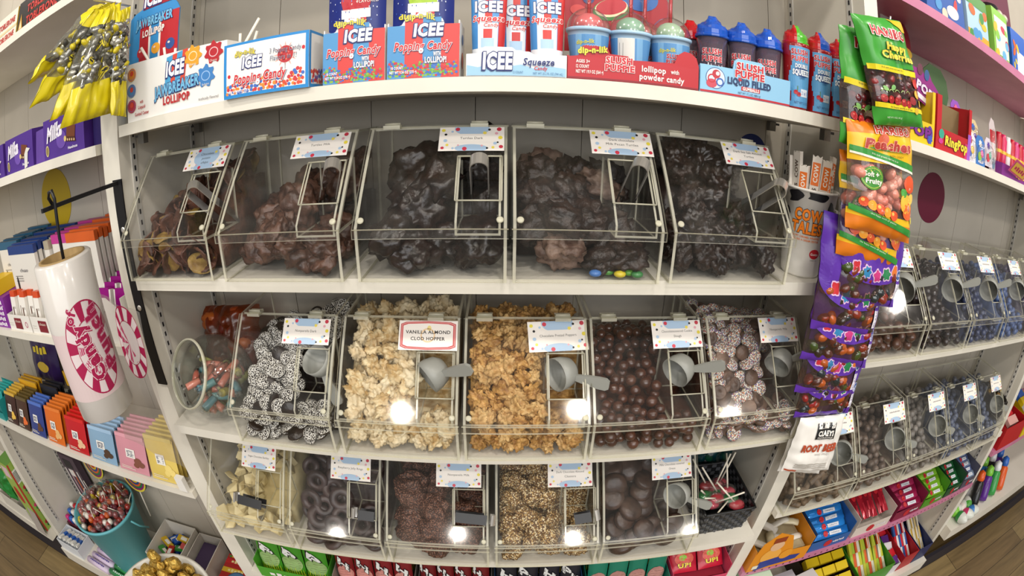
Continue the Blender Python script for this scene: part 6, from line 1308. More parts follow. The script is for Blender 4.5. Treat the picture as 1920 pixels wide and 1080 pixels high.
# gold sweets in a big white bowl on a stand
gx, gy, gz = -.925, -.150, -1.150
t = thing('white_bowl', 'big white bowl of gold foil sweets at the bottom left', 'bowl', (gx, gy, gz - .15)); MB().lathe([(0, 0), (.09, 0), (.10, .006), (.155, .09), (.178, .148), (.186, .150), (.186, .156), (.176, .156), (.150, .095), (.09, .012), (0, .010)], M('#e6e2d8', .35), 48, capend=False).build('bowl_body', t)
b = MB().lathe([(.13, 0), (.12, .02), (.10, .03), (.10, .29), (.12, .318), (0, .318)], WHITE, 32).build('display_stand', None, (gx, gy, FZ)); tag(b, 'white round stand under the bowl of gold sweets', 'stand')
GOLD = noisy('gold_foil', '#b98a2a', '#f0d070', 90, .28, 1.0, 160, spec=.8); GOLD.node_tree.nodes['Principled BSDF'].inputs['Metallic'].default_value = .75
gms = [lump('gold_sweet', .0225, [GOLD], s + 90, 2, .22, 2.2, (1, 1, .8), .12, False) for s in range(4)]
pts = []
for k in range(900):
    q = rr.uniform(0, 6.28); d = .150 * math.sqrt(rr.random()); p = Vector((gx + d * math.cos(q), gy + d * math.sin(q), gz - .012 + .045 * (1 - (d / .16) ** 2)))
    if all((p - o_).length > .037 for o_ in pts): pts.append(p)
for k, p in enumerate(pts + [Vector((gx - .075, gy + .12, gz + .045)), Vector((gx + .02, gy + .12, gz + .050))]):
    o = bpy.data.objects.new('gold_sweet', gms[k % 4]); C.objects.link(o); o.location = p; o.rotation_euler = (rr.uniform(0, 6), rr.uniform(0, 6), 0); tag(o, 'gold foil wrapped sweet heaped in the big white bowl', 'sweet', 'gold foil sweets')
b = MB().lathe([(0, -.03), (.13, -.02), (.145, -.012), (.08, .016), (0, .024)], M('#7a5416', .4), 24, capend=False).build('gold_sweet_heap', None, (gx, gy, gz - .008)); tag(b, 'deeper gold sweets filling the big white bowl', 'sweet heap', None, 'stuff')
b = MB().lathe([(0, 0), (.022, 0), (.032, .014), (.035, .018), (.030, .018), (0, .006)], M('#3a5a7a', .3), 28).build('blue_dish', None, (-.705, -.0, -1.16)); tag(b, 'blue and purple dish just right of the gold sweets bowl', 'dish')
b = MB().lathe([(.02, 0), (.02, .305), (0, .3095)], WHITE, 24).build('small_stand', None, (-.705, -.0, BZ)); tag(b, 'small round white stand under the blue dish', 'stand')
# --- neighbour bay at the far left
def art_green(a, w, h):
    a.rect(0, 0, w, h, '#8fae4a', 0); a.rect(w * .06, h * .72, w * .6, h * .90, '#d9dcd2', 1); [a.rect(w * (.10 + .06 * k), h * .74, w * (.13 + .06 * k), h * .88, '#3a3a3a', 2) for k in range(8)]
    for k in range(14): a.ell(w * (.3 + .04 * (k % 6)), h * (.64 - .045 * k), w * .12, w * .08, ['#a8202a', '#2f6a2c', '#c83a6a', '#3f8a34'][k % 4], 1)
    a.rect(0, 0, w * .08, h, '#b83a2a', 1.5)
t = carton('green_candy_box', 'tall green candy box with a barcode beside the lower left upright', -2.075, -1.962, -.020, .10, -1.399, -1.02, '#5a8a34', 'box', None, 0, None, '#7a9a3e'); a = Art(); art_green(a, .12, .379); a.build('printed_side', t, frame((.1133, 0, 0), (0, 1, 0), (0, 0, 1))); a = Art(); a.rect(0, 0, .113, .379, '#9fb85a', 0); a.rect(.02, .30, .09, .36, '#e0c0c8', 1); a.ell(.05, .2, .03, .05, '#b8302a', 1); a.build('printed_front', t, front(0, -.0003))
b = MB().prism([(0, 0), (.09, 0), (.075, .12), (.0, .13)], 0, .002, 'y', M('#a59c94', .5)).build('cardboard_flap', None, (-2.03, -.045, -1.399), (R(-10), 0, 0)); tag(b, 'grey cardboard flap at the foot of the tall green box', 'flap')
bag('green_bag', 'crumpled bright green bag at the left edge', None, (-2.32, .0, -1.12), (-2.12, .0, -1.12), (-2.34, -.02, -1.25), (-2.12, -.02, -1.27), .05, [(1, M('#1f7a30', .25))], None, 60, wr=.012)
open_box('white_bin', 'white box of clear packets at the bottom left edge', -2.42, -2.09, -.024, .12, .085, '#d9d4c8', z=-1.399)
b = MB().box(-2.34, -2.11, .0, .10, -1.31, -1.27, M('#8a8a7a', .4)).build('packet_pile', None); tag(b, 'clear packets piled in the white box under the green bag', 'packets', None, 'stuff')

# ================================================================ right bay
def blob_art(a, w, h, seed, cols, n=9, title=None, tc='#e6d84a', tz=.8, th=.12):
    rr = random.Random(seed)
    for k in range(n): a.ell(w * rr.uniform(.12, .88), h * rr.uniform(.1, .7), w * rr.uniform(.07, .17), h * rr.uniform(.06, .13), cols[k % len(cols)], 1 + .1 * k, 16, rr.uniform(0, 3))
    if title: a.text(title, w * .5, h * tz, h * th, tc, 5, w=w * .75, bold=.05, out='#2a2a4a', ow=.07, slope=.1)
RZ0 = .3253
carton('toy_candy_box', 'blue cartoon box, first on the pink shelf at the top right', .850, 1.003, .020, .11, RZ0, .452, '#2a5aa8', 'box', 'cartoon boxes on the pink shelf', 0, lambda a, w, h: blob_art(a, w, h, 1, ['#d9c9b0', '#4a90c8', '#c83a3a', '#e6e2da', '#1c3a7a'], 10))
carton('toy_candy_box', 'yellow and green cartoon box, second on the pink shelf', 1.020, 1.125, .020, .11, RZ0, .446, '#a9c9dc', 'box', 'cartoon boxes on the pink shelf', 0, lambda a, w, h: (a.rect(0, h * .74, w, h, '#4a8a3a', .5), a.rect(0, 0, w, h * .2, '#e0a22c', .6), blob_art(a, w, h, 2, ['#3f8a44', '#e0b82c', '#4a90c8', '#d9622a'], 9)))
carton('toy_candy_box', 'bright green and white cartoon box, third on the pink shelf', 1.160, 1.250, .020, .12, RZ0, .458, '#8ac24a', 'box', 'cartoon boxes on the pink shelf', 0, lambda a, w, h: (a.rect(w * .1, h * .1, w * .95, h * .85, '#dfe8d4', .5), blob_art(a, w, h, 3, ['#6ab0d8', '#e0b83a', '#c83a5a', '#8ac24a'], 9)))
carton('toy_candy_box', 'blue and white cartoon box at the right edge of the pink shelf', 1.272, 1.372, .020, .12, RZ0, .444, '#2a62c0', 'box', 'cartoon boxes on the pink shelf', 0, lambda a, w, h: (a.rect(w * .35, h * .05, w * .95, h * .55, '#e2e8f2', .5), blob_art(a, w * .5, h, 4, ['#e0b82a', '#d9622a', '#f0d03a'], 5, None)))
t = thing('moustache_toy', 'black rounded toy with a curled moustache shape behind the cartoon boxes', 'toy', (1.40, .165, RZ0 + .045)); MB().box(-.06, .06, -.05, .05, -.0447, 0, M('#1a1418', .4)).build('base', t); MB().lathe([(.03, 0), (.05, .04), (.055, .10), (.05, .15), (.03, .185), (0, .195)], M('#1a1418', .4), 26).build('body', t); MB().tube([(-.075, -.05, .12), (-.05, -.055, .09), (0, -.06, .105), (.05, -.055, .09), (.075, -.05, .12)], .016, M('#15101a', .4), 10, flat=.6).build('moustache', t); MB().ball((-.018, -.048, .15), .014, M('#c9bfae', .3), 12, 8).ball((.018, -.048, .15), .014, M('#c9bfae', .3), 12, 8).build('eyes', t)
# --- white shelf: ring candy boxes
RZ1 = .0432
def window_box(name, label, x0, x1, y0, y1, z1, col, title, tcol, rim_art=None, z0=RZ1):
    w, d, h = x1 - x0, y1 - y0, z1 - z0; t = thing(name, label, 'display box', (x0, y0, z0), group='open ring candy boxes'); m = M(col, .45); br = M('#7a6442', .7)
    b = MB(); tk = .002; wl, wr, wb, wt = w * .12, w * .92, h * .40, h * .985
    b.prism([(0, 0), (w, 0), (w, h), (wr, h), (wr, wb), (wl, wb), (wl, h), (0, h)], 0, tk, 'y', m)
    b.box(0, tk, tk, d, 0, h, m); b.box(w - tk, w, tk, d, 0, h, m); b.box(tk, w - tk, d - tk, d, 0, h, br); b.box(tk, w - tk, tk, d - tk, 0, tk, br); b.build('carton', t); MB().box(tk, w - tk, d * .35, d * .37, tk, h * .92, br).build('inner_card', t)
    a = Art(); rim_art(a, w, h) if rim_art else None; a.text(title, w * .56, h * .22, h * .17, tcol, 5, w=w * .66, bold=.05, out='#2a1430', ow=.07); a.build('printed_front', t, front(0, -.0003)); return t
window_box('push_candy_box', 'yellow open box with purple lettering beside the hanging cherry bags', .735, .858, .012, .13, .152, '#e0bc1e', 'POP', '#7a2a8a', lambda a, w, h: (a.ell(w * .86, h * .2, w * .09, h * .16, '#5a3a9a', 1), a.splat(w * .88, h * .12, w * .08, '#3a5ab8', 2, 7, .2, 1)))
t = window_box('ring_candy_box', 'red open box of ring sweets with yellow lettering', .866, 1.015, .012, .13, .154, '#b51f28', 'RingPop', '#e6cf3a', lambda a, w, h: (a.rect(w * .90, 0, w, h * .5, '#9a5ac0', .5), a.rect(w * .82, 0, w * .9, h * .3, '#c0306a', .6), a.ell(w * .13, h * .30, w * .07, h * .09, '#3aa088', 2), a.ell(w * .12, h * .17, w * .06, h * .05, '#c83a8a', 2.2)))
MB().prism([(.01, 0), (.120, 0), (.126, .02), (.115, .055), (.09, .075), (.045, .078), (.02, .06)], .075, .077, 'y', M('#3f5a34', .6)).build('lid_flap', t, (.018, 0, .110))
h_ = thing('header_card', 'purple and pink header card tilted above the yellow and red boxes', 'sign', (.790, .040, .140), (0, R(14), 0)); MB().prism([(0, 0), (.105, 0), (.105, .05), (.075, .060), (.062, .072), (.045, .06), (.035, .072), (.02, .06), (0, .055)], 0, .0016, 'y', M('#8a2a7a', .45)).build('card', h_)
a = Art(); a.poly([(0, 0), (.03, 0), (0, .05)], '#e6a03a', 1); a.rect(.005, .004, .1, .014, '#e2dce6', 1.2); a.text('POP', .055, .03, .018, '#e6cfe0', 4, w=.06, bold=.05, out='#4a1a5a', ow=.07); a.splat(.09, .03, .014, '#4a8ac8', 2, 8, .2, 2); a.ell(.03, .062, .010, .012, '#6a3a4a', 2); a.ell(.055, .062, .009, .012, '#3a5a8a', 2); a.build('printed_front', h_, front(0, -.0003))
rd = thing('red_bag', 'dark red rounded bag with a yellow mark under the pink shelf behind the cherry bags', 'sweet bag', (.855, .13, .255)); MB().ball((0, 0, 0), .055, M('#7a1220', .3), 18, 12, (.85, .4, 1.1)).build('bag_film', rd); a = Art(); a.ell(.01, -.02, .02, .012, '#c9a02a', 1); a.build('printed_mark', rd, front(0, -.0225))
def blister(label, x, y, z, cols, k):
    t = thing('bubble_pack', label, 'candy pack', (x, y, z), (R(-8), 0, R(4 * (k % 3 - 1))), 'clear bubble packs beside the ring candy box'); MB().prism([(-.024, 0), (.024, 0), (.024, .055), (.012, .068), (-.012, .068), (-.024, .055)], 0, .0015, 'y', M(cols[0], .4)).build('card', t); MB().ball((0, -.006, .028), .020, FILM, 12, 8, (1, .5, 1.1)).build('clear_bubble', t)
    a = Art(); a.splat(0, .05, .010, cols[1], 1, 7, .2, k); a.ell(-.005, .02, .010, .011, cols[2], 1.4); a.ell(.008, .028, .008, .009, cols[3], 1.8); a.marks(0, .008, .030, .007, '#e9e4ee', 2, 4); a.build('printed_card', t, front(0, -.0003))
bc = [['#d9d4dc', '#c83a4a', '#3a62b0', '#d9b02a'], ['#3a72b8', '#e6e2da', '#8ab83a', '#c83a8a'], ['#d9c4cc', '#b8284a', '#e0b83a', '#3a8ab0'], ['#c9b48a', '#3a62b0', '#c83a4a', '#5a3a9a'], ['#8a4ab0', '#d95a8a', '#4a90c8', '#e0d04a'], ['#d0c8d4', '#5a3a9a', '#c8283a', '#3a9a7a']]
for k, (x, y, z) in enumerate([(1.050, .03, .045), (1.100, .028, .045), (1.048, .060, .085), (1.098, .055, .080), (1.052, .085, .110), (1.150, .03, .05)]): blister('clear bubble pack, %s' % ['lower left of the cluster by the red box', 'lower middle of the cluster', 'upper left of the cluster', 'upper middle of the cluster', 'highest, at the back of the cluster', 'lower right of the cluster'][k], x, y, z, bc[k], k)
carton('brown_box', 'plain brown cardboard box behind the clear bubble packs', 1.03, 1.165, .10, .20, RZ1, .135, '#8a7048')
t = thing('tall_candy_pack', 'tall clear pack with red and white sweets beside the brown box', 'candy pack', (1.180, .035, RZ1), (R(-6), 0, 0)); MB().prism([(-.018, 0), (.022, 0), (.022, .10), (.012, .125), (-.004, .13), (-.018, .11)], 0, .002, 'y', M('#c4b8b8', .35)).build('card', t); MB().ball((0, -.006, .06), .018, FILM, 12, 8, (1, .5, 2.4)).build('clear_bubble', t); a = Art(); a.rect(-.014, .07, .018, .10, '#b81e2a', 1); a.ell(0, .045, .012, .02, '#d9b8b8', 1); a.ell(.006, .02, .010, .014, '#6a8a9a', 1.2); a.build('printed_card', t, front(0, -.0003))
tray('tube_tray', 'purple tray of pink and red candy tubes at the right edge', 1.200, 1.430, .012, .11, RZ1, [(0, 0), (.23, 0), (.23, .030), (0, .030)], .03, .05, '#7a2a80', lambda a, w: a.marks(w * .6, .015, w * .4, .014, '#e0c83a', 3, 5))
hc = thing('fold_card', 'pink fold-down card on the front of the purple tube tray', 'sign', (1.212, -.004, .060), (R(38), R(6), 0)); MB().box(0, .105, 0, .0015, 0, .042, M('#d9588a', .45)).build('card', hc); a = Art(); a.rect(.006, .005, .098, .036, '#e8b84a', 1); a.marks(.05, .020, .07, .014, '#c0205a', 2, 5); a.build('printed_front', hc, front(0, -.0003))
for k in range(7):
    c, nm = [('#b8182e', 'red'), ('#c8245a', 'pink'), ('#d9d0d4', 'white'), ('#b8182e', 'red'), ('#c83a7a', 'pink')][k % 5]
    t = thing('candy_tube', '%s candy tube, %s in the purple tray' % (nm, ['first', 'second', 'third', 'fourth', 'fifth', 'sixth', 'last'][k]), 'candy tube', (1.222 + .031 * k, .045, RZ1 + .004), group='candy tubes in the purple tray'); MB().lathe([(0, 0), (.012, 0), (.013, .01), (.013, .085), (.009, .092), (.009, .10), (0, .101)], M(c, .25), 18, capend=False).build('tube_body', t); MB().lathe([(.0135, .05), (.0135, .058)], M('#e0b83a', .3), 18).build('band', t)

# --- two rows of bins on the right
def rbin(x, y, z, label, lines, **k): return candy_bin(x, y, z, W1, label, lines, **k)
RB1, RB2 = -.3826, -.7896
def ballmesh(name, r, mat, sc=(1, 1, 1)): return mesh_of(MB().ball((0, 0, 0), r, mat, 12, 8, sc), name)
CH_B2 = noisy('dark_glazed_chocolate', '#1c1214', '#2c2022', 30, .2, .04, 90, coat=.4); BLUEB = noisy('dusty_blue_candy', '#1b2440', '#2c3a62', 30, .3, .05, 90, coat=.2); BLUE3 = noisy('blue_reflection_candy', '#3c4458', '#5c667e', 30, .35, .05, 90); BLUE2 = noisy('pale_blue_candy', '#344a78', '#50689a', 30, .35, .05, 90)  # slate blue puts the lids' pale blue reflection into the sweets' colour
GREYC = noisy('dusty_brown_candy', '#4a3c34', '#6e5e52', 40, .4, .15, 120); GREYD = noisy('grey_candy', '#5a544e', '#86807a', 40, .4, .15, 120); STK = noisy('brown_stick', '#4a3a2a', '#7a6650', 60, .5, .4, 200)
for k, (x, nm, lab, mat, r, cl, sd) in enumerate([(.716, 'chocolate_ball', 'large round milk chocolate ball', CH_BALL, .0125, 'clear bin of large round chocolates behind the hanging gummy bags', 51), (.936, 'dark_ball', 'round dark chocolate ball', CH_B2, .0112, 'clear bin of round dark chocolates, second on the right shelf', 52), (1.155, 'blueberry_candy', 'dusty dark blue round sweet', BLUEB, .0100, 'clear bin of dark blue sweets, third on the right shelf', 53), (1.385, 'blue_candy', 'paler blue round sweet', BLUE2, .0105, 'clear bin of paler blue sweets near the right edge', 54), (1.605, 'violet_candy', 'dusty violet round sweet', noisy('violet_candy', '#2c2440', '#4a4062', 30, .3, .05, 90), .0108, 'clear bin of violet sweets cut by the right edge', 55)]):
    b = rbin(x, -.022, RB1, cl, ['~'], cu=.50)
    fill(b, W1, [ballmesh(nm, r, mat, (1, 1, 1.15 if k == 0 else 1))], nm, lab + ' in the %s bin on the right' % ['first', 'second', 'third', 'fourth', 'fifth'][k], nm.replace('_', ' ') + 's on the right', heap(.074, .155, .17), r, 290, sd, 1.0, math.pi, mat, scale=(.9, 1.08), shell=1.3, front=1.5)
    scoop('grey scoop with raised handle in the bin of %s' % ['large round chocolates', 'round dark chocolates', 'dark blue sweets', 'paler blue sweets', 'violet sweets'][k], rel(hole(x, -.022, RB1, W1, .42), -.012, .014, .0), (0, R(-24), 0), .031)
for k, (x, nm, lab, mat, r, flat, cl, sd) in enumerate([(.690, 'chocolate_stick', 'stubby brown coated stick', STK, .0125, .8, 'clear bin of brown coated sticks under the white root beer bag', 61), (.907, 'brown_candy', 'dusty brown round sweet', GREYC, .0118, 1, 'clear bin of dusty brown sweets, second on the lower right shelf', 62), (1.125, 'grey_candy', 'dull grey round sweet', GREYD, .0118, 1, 'clear bin of dull grey sweets in the middle of the lower right shelf', 63), (1.345, 'pale_blue_candy', 'round sweet coloured as pale blue reflection', BLUE3, .0115, 1, 'clear bin of sweets coloured as pale blue reflection, fourth on the lower right shelf', 64), (1.565, 'dusty_blue_candy', 'round sweet coloured as dusty blue reflection', BLUE3, .0115, 1, 'clear bin of sweets coloured as dusty blue reflection beside the far dark basket', 65)]):
    b = rbin(x, -.020, RB2, cl, ['~'], cu=.50, t0=.66, t1=.95)
    me = ballmesh(nm, r, mat) if k else mesh_of(MB().tube([(-.024, 0, 0), (-.021, 0, 0), (0, .001, 0), (.021, 0, 0), (.024, 0, 0)], .0085, mat, 9), nm)
    fill(b, W1, [me], nm, lab + ' in the %s bin on the lower right shelf' % ['first', 'second', 'third', 'fourth', 'fifth'][k], nm.replace('_', ' ') + 's on the lower right', heap(.070, .15, .18), r if k else .0145, 230 if k else 130, sd, flat if k else .6, math.pi if k else .35, mat, scale=(.9, 1.08), shell=1.3, front=1.5)
    scoop('grey scoop lying level in the bin of %s' % ['brown coated sticks', 'dusty brown sweets', 'dull grey sweets', 'sweets coloured as pale blue reflection', 'sweets coloured as dusty blue reflection'][k], rel(hole(x, -.020, RB2, W1, .36), -.008, .012, .0), (0, R(14), R(6)), .031)
# dark basket beyond the last bin
t = thing('dark_basket', 'dark woven basket of foil sweets at the end of the lower right shelf', 'basket', (1.80, .10, -.7896)); b = MB(); n = 20
for j in range(6):
    for i in range(n):
        q0, q1 = 2 * math.pi * i / n, 2 * math.pi * (i + .9) / n; r0 = .046 + .0015 * j + (.003 if (i + j) % 2 else 0)
        b.add([(r0 * math.cos(q), r0 * 1.5 * math.sin(q), z) for q, z in ((q0, .02 * j), (q1, .02 * j), (q1, .02 * j + .018), (q0, .02 * j + .018))], [(0, 1, 2, 3)], M('#1c1814' if (i + j) % 2 else '#3a3024', .4))
b.lathe([(.044, 0), (.053, .12), (.050, .12), (.041, .004)], M('#15120f', .5), 20, sy=1.5); b.build('woven_sides', t)
for k in range(16):
    o = MB().ball((0, 0, 0), .012, M(['#3a2a1e', '#c9a24a', '#1d1a18', '#8a6a3a'][k % 4], .25, .3), 9, 6, (1, 1, .8)).build('foil_sweet', None, (1.80 + .03 * math.cos(k * 2.4) * (k / 16) ** .5, .10 + .05 * math.sin(k * 2.4) * (k / 16) ** .5, -.672 + .008 * (k % 3))); tag(o, ['brown', 'gold', 'black', 'tan'][k % 4] + ' foil sweet in the dark basket at the far right', 'sweet', 'foil sweets in the dark basket')
# --- pink dotted shelf: boxes of candy bars
PZ = -1.0397
def bar_box(name, label, x0, x1, boxc, cols, nm, n=7, h=.055, deep=False):
    w = x1 - x0; tray('bar_box', label, x0, x1, .006, .272, PZ, [(0, 0), (w, 0), (w, h * .75), (0, h * .75)], h * 1.5, h * 2.0, boxc, lambda a, ww: (a.ell(ww * .45, h * .38, ww * .10, h * .26, '#b8242e', 1), a.marks(ww * .72, h * .38, ww * .3, .009, '#e6e2ea', 2, 6)), group='boxes of candy bars on the pink shelf', inner=boxc)
    for k in range(n):
        t = thing('candy_bar', '%s candy bar, %s from the front of its box on the pink shelf' % (nm, ['first', 'second', 'third', 'fourth', 'fifth', 'sixth', 'seventh', 'eighth', 'ninth', 'last'][k]), 'candy bar', (x0 + w / 2, .026 + .0235 * k, PZ + .040 + .0085 * k), (R(24), R(2 * math.sin(k * 2)), R(-3 + 3 * math.sin(k))), '%s candy bars' % nm)
        L_ = .115 if deep else w * .46
        if deep: t.location = (x0 + .012 + (w - .024) * (k + .5) / n, .135, PZ + .086 + .004 * (k % 3)); t.rotation_euler = (R(6 * (k % 2)), R(-20), R(90 + 3 * math.sin(k * 2)))
        f = bagmap((-L_, .0145, 0), (L_, .0145, 0), (-L_, -.0145, 0), (L_, -.0145, 0), .011, .0016, k + x0 * 9); mb = MB(); nu, nv = 10, 4; vs = [f(i / nu, j / nv, s) for s in (1, -1) for j in range(nv + 1) for i in range(nu + 1)]; q = (nu + 1) * (nv + 1); fs = [(j * (nu + 1) + i, j * (nu + 1) + i + 1, (j + 1) * (nu + 1) + i + 1, (j + 1) * (nu + 1) + i) for j in range(nv) for i in range(nu)]
        mb.add(vs, fs + [tuple(q + r_ for r_ in reversed(g)) for g in fs], M(cols[k % len(cols)], .18, .25), True).build('wrapper', t)
        a = Art(); a.rect(.46, .26, .78, .68, '#d3d6de', 1, 4, 2); a.ell(.36, .5, .06, .34, '#b81e2a', 2, 14); a.rect(.10, .3, .24, .6, cols[-1], 1.2, 2, 1); a.marks(.62, .47, .22, .16, '#a8acb8', 3, 5); a.build('printed_front', t, lambda u, v, hh: f(u, v, 1, hh + .0005), eps=.0002, sub=SUBV)
bar_box('bar_box', 'box of bright blue candy bars on the pink dotted shelf', .905, 1.065, '#2a5a9a', ['#1f6fc0', '#2a86d8'], 'bright blue', 10)
bar_box('bar_box', 'pale box of dark red candy bars on the pink dotted shelf', 1.085, 1.262, '#cfc4ba', ['#8a1426', '#a81c30'], 'dark red', 6, deep=True)
bar_box('bar_box', 'box of raspberry pink candy bars on the pink dotted shelf', 1.285, 1.445, '#7a1a3a', ['#8e1a44', '#a82a58'], 'raspberry pink', 10)
bar_box('bar_box', 'box of lime green candy bars on the pink dotted shelf', 1.455, 1.600, '#4a8a1e', ['#7ab02a', '#8ac43a'], 'lime green', 9)
bar_box('bar_box', 'box of dark green candy bars on the pink dotted shelf', 1.612, 1.728, '#1a4a2a', ['#1f5a34', '#2a6a40'], 'dark green', 9)
bar_box('bar_box', 'box of silver blue candy bars at the end of the pink dotted shelf', 1.740, 1.852, '#4a4a5a', ['#8a9ab4', '#5a6a9a'], 'silver blue', 9)
t = tray('orange_bar_box', 'orange cartoon box of white wrapped sweets at the left end of the pink shelf', .690, .888, -.004, .272, PZ, [(0, 0), (.198, 0), (.198, .055), (.13, .06), (.10, .13), (.05, .155), (.01, .12), (0, .07)], .09, .12, '#d98a1e', lambda a, w: (a.ell(.055, .06, .032, .032, '#e6a84a', 1, 20), a.poly([(.02, .0), (.07, .01), (.16, .012), (.17, .03), (.08, .045), (.03, .04)], '#2a3a8a', 1.5), a.ell(.06, .10, .022, .02, '#d9b08a', 2), a.rect(.04, .115, .08, .135, '#8a3a1e', 2.2), a.ell(.11, .05, .022, .02, '#e0962a', 2.4), a.rect(.012, .010, .03, .026, '#e6dfc8', 2)), inner='#c9862a')
for k in range(16):
    o = MB().tube([(-.035, 0, 0), (-.024, 0, .002), (-.018, 0, .004), (.018, 0, .004), (.024, 0, .002), (.035, 0, 0)], .012, M(['#ddd8cc', '#d4c9a8', '#e3dfd6'][k % 3], .3), 9, flat=.6).build('white_wrapped_sweet', None, (.735 + .036 * (k % 4), .045 + .05 * (k // 4), PZ + .05 + .016 * (k // 4)), (rr.uniform(-.4, .4), rr.uniform(-.3, .3), rr.uniform(0, 3))); tag(o, 'white wrapped sweet in the orange cartoon box', 'sweet', 'white sweets in the orange box')
b = MB().box(.70, .88, .01, .262, PZ + .004, PZ + .042, M('#b9ab8a', .6)).build('white_sweet_heap', None); tag(b, 'deeper white sweets filling the orange cartoon box', 'sweet heap', None, 'stuff')
# --- base shelf on the right
def stick_box(label, x0, x1, y0, y1, boxc, cols, nm, n, h=.09, zf=.10, lean=28):
    open_box('stick_box', label, x0, x1, y0, y1, h, boxc, group='boxes on the right base shelf')
    for k in range(n):
        c = cols[k % len(cols)]; t = thing('candy_stick', '%s candy stick standing in the %s' % (nm, label.split(' on the')[0]), 'candy stick', (x0 + .010 + (x1 - x0 - .02) * (k + .5) / n, y0 + .05, BZ + .045), (R(-90 + lean), 0, R(4 * math.sin(k * 3))), '%s candy sticks' % nm); rs = (x1 - x0 - .02) / n * .46
        MB().box(-rs, rs, -rs * .8, rs * .8, -.04, .17, M(c, .25)).build('wrapper', t, bevel=.002); MB().box(-rs * 1.02, rs * 1.02, -rs * .83, rs * .83, .03, .09, M(cols[(k + 1) % len(cols)], .3)).build('printed_band', t)
stick_box('green box of yellow green candy sticks on the right base shelf', 1.360, 1.575, .0, .26, '#3f8a1e', ['#c9c83a', '#a8c43a', '#d9602a', '#e0dfc8'], 'yellow green', 12)
stick_box('red box of red and blue candy sticks on the right base shelf', 1.640, 1.745, .0, .26, '#a8141e', ['#2a5aa0', '#c8202e', '#e2e0e0'], 'red and blue', 6)
stick_box('dark blue box of white candy sticks on the right base shelf', 1.752, 1.854, .0, .26, '#1c2858', ['#dcd8cc', '#cfc6a8', '#c8a23a'], 'white and gold', 8)
open_box('white_box', 'white box of purple and red packets between the green and red boxes', 1.580, 1.634, .0, .26, .06, '#d6d2d6')
for k in range(6):
    o = MB().box(-.022, .022, -.018, .018, -.008, .008, M(['#5a2a7a', '#c8202e', '#dcd8dc'][k % 3], .25)).build('candy_packet', None, (1.607, .03 + .038 * k, BZ + .056 + .006 * k), (R(20), 0, R(14 * math.sin(k * 2)))); tag(o, ['purple', 'red', 'white'][k % 3] + ' packet in the narrow white box', 'packet', 'packets in the narrow white box')
open_box('brick_box', 'dark brown box of yellow blocks at the left of the right base shelf', 1.130, 1.345, .0, .26, .09, '#2a1a12')
for k in range(12):
    o = MB().box(-.030, .030, -.018, .018, -.014, .014, M('#dfc21e', .35)).build('yellow_block', None, (1.17 + .066 * (k % 3), .045 + .052 * (k // 3), BZ + .075 + .012 * (k // 3)), (R(16), 0, 0), bevel=.002); tag(o, 'yellow block sweet in the dark brown box', 'sweet', 'yellow blocks in the brown box')
carton('orange_black_box', 'orange and black lettered box standing behind the yellow blocks', 1.14, 1.335, .265, .285, BZ, BZ + .19, '#c9661a', 'box', None, 0, lambda a, w, h: (a.rect(0, h * .7, w, h, '#1d1410', 1), a.marks(w * .5, h * .5, w * .7, .03, '#1d1410', 2, 6)))
for k in range(3):
    o = MB().box(0, .11, 0, .06, 0, .16, M(['#d0ccd0', '#c4c0c8', '#dad6d6'][k], .4)).build('pale_pack', None, (.84 + .09 * k, .02 + .03 * (k % 2), BZ), (0, 0, R(4 * k)), bevel=.004); tag(o, 'pale grey pack, %s on the right base shelf beside the brown box' % ['first', 'second', 'third'][k], 'pack', 'pale grey packs')
carton('pastel_box', 'tall pastel green and pink box at the foot of the right upright', .690, .790, -.028, .08, BZ, -1.075, '#c9e0c4', 'box', None, 0, lambda a, w, h: (a.rect(0, h * .82, w, h, '#a9d8b0', 1), a.rect(w * .1, h * .70, w * .9, h * .93, '#e6dfe6', 1.4), [a.ell(w * (.2 + .15 * k), h * (.78 + .03 * (k % 3)), .008, .008, ['#d05a9a', '#5ab0c0', '#e0b84a'][k % 3], 2) for k in range(5)]))
# --- beyond the far right upright
for k in range(7):
    c, nm = [('#3a9a4a', 'green'), ('#c83a6a', 'pink'), ('#3a7ac0', 'blue'), ('#7ac03a', 'lime'), ('#d9d0c8', 'white'), ('#4a9a3a', 'leaf green'), ('#b8283a', 'red')][k]
    t = thing('candy_egg', nm + ' plastic candy egg beyond the far right upright', 'candy egg', (1.985 + .055 * (k % 3), -.005 + .05 * (k // 3), -1.2997 + .028), (R(80), 0, R(30 * k)), 'plastic candy eggs'); b = MB(); b.lathe([(0, -.034), (.018, -.030), (.026, -.016), (.028, 0)], M(c, .25), 18, capend=False); b.build('lower_half', t); MB().lathe([(.028, 0), (.026, .016), (.018, .034), (.006, .044), (0, .045)], M('#d8dcd4', .2), 18, capend=False).build('upper_half', t)
for k in range(12):
    c, nm = [('#1a1a1e', 'black'), ('#5a2a8a', 'purple'), ('#3a9a4a', 'green'), ('#d95a1e', 'orange'), ('#e2e4e8', 'white'), ('#2a7ac0', 'blue')][k % 6]
    t = thing('toy_candy_tube', '%s toy candy tube, %s row beyond the far right upright' % (nm, ['front', 'middle', 'back'][k // 4]), 'candy tube', (2.16 + .10 * (k % 4) + .03 * (k // 4), .03 + .07 * (k // 4), -1.2997 + .006), (R(-24), R(10), 0), 'toy candy tubes beyond the upright'); MB().lathe([(0, 0), (.028, 0), (.030, .02), (.028, .11), (.018, .12)], M(c, .25), 16, capend=True).build('tube_body', t); MB().lathe([(.020, .12), (.024, .13), (.022, .16), (0, .172)], M(['#d95a1e', '#7ac03a', '#e2e4e8', '#2a62b8'][k % 4], .25), 16, capend=False).build('cap', t)
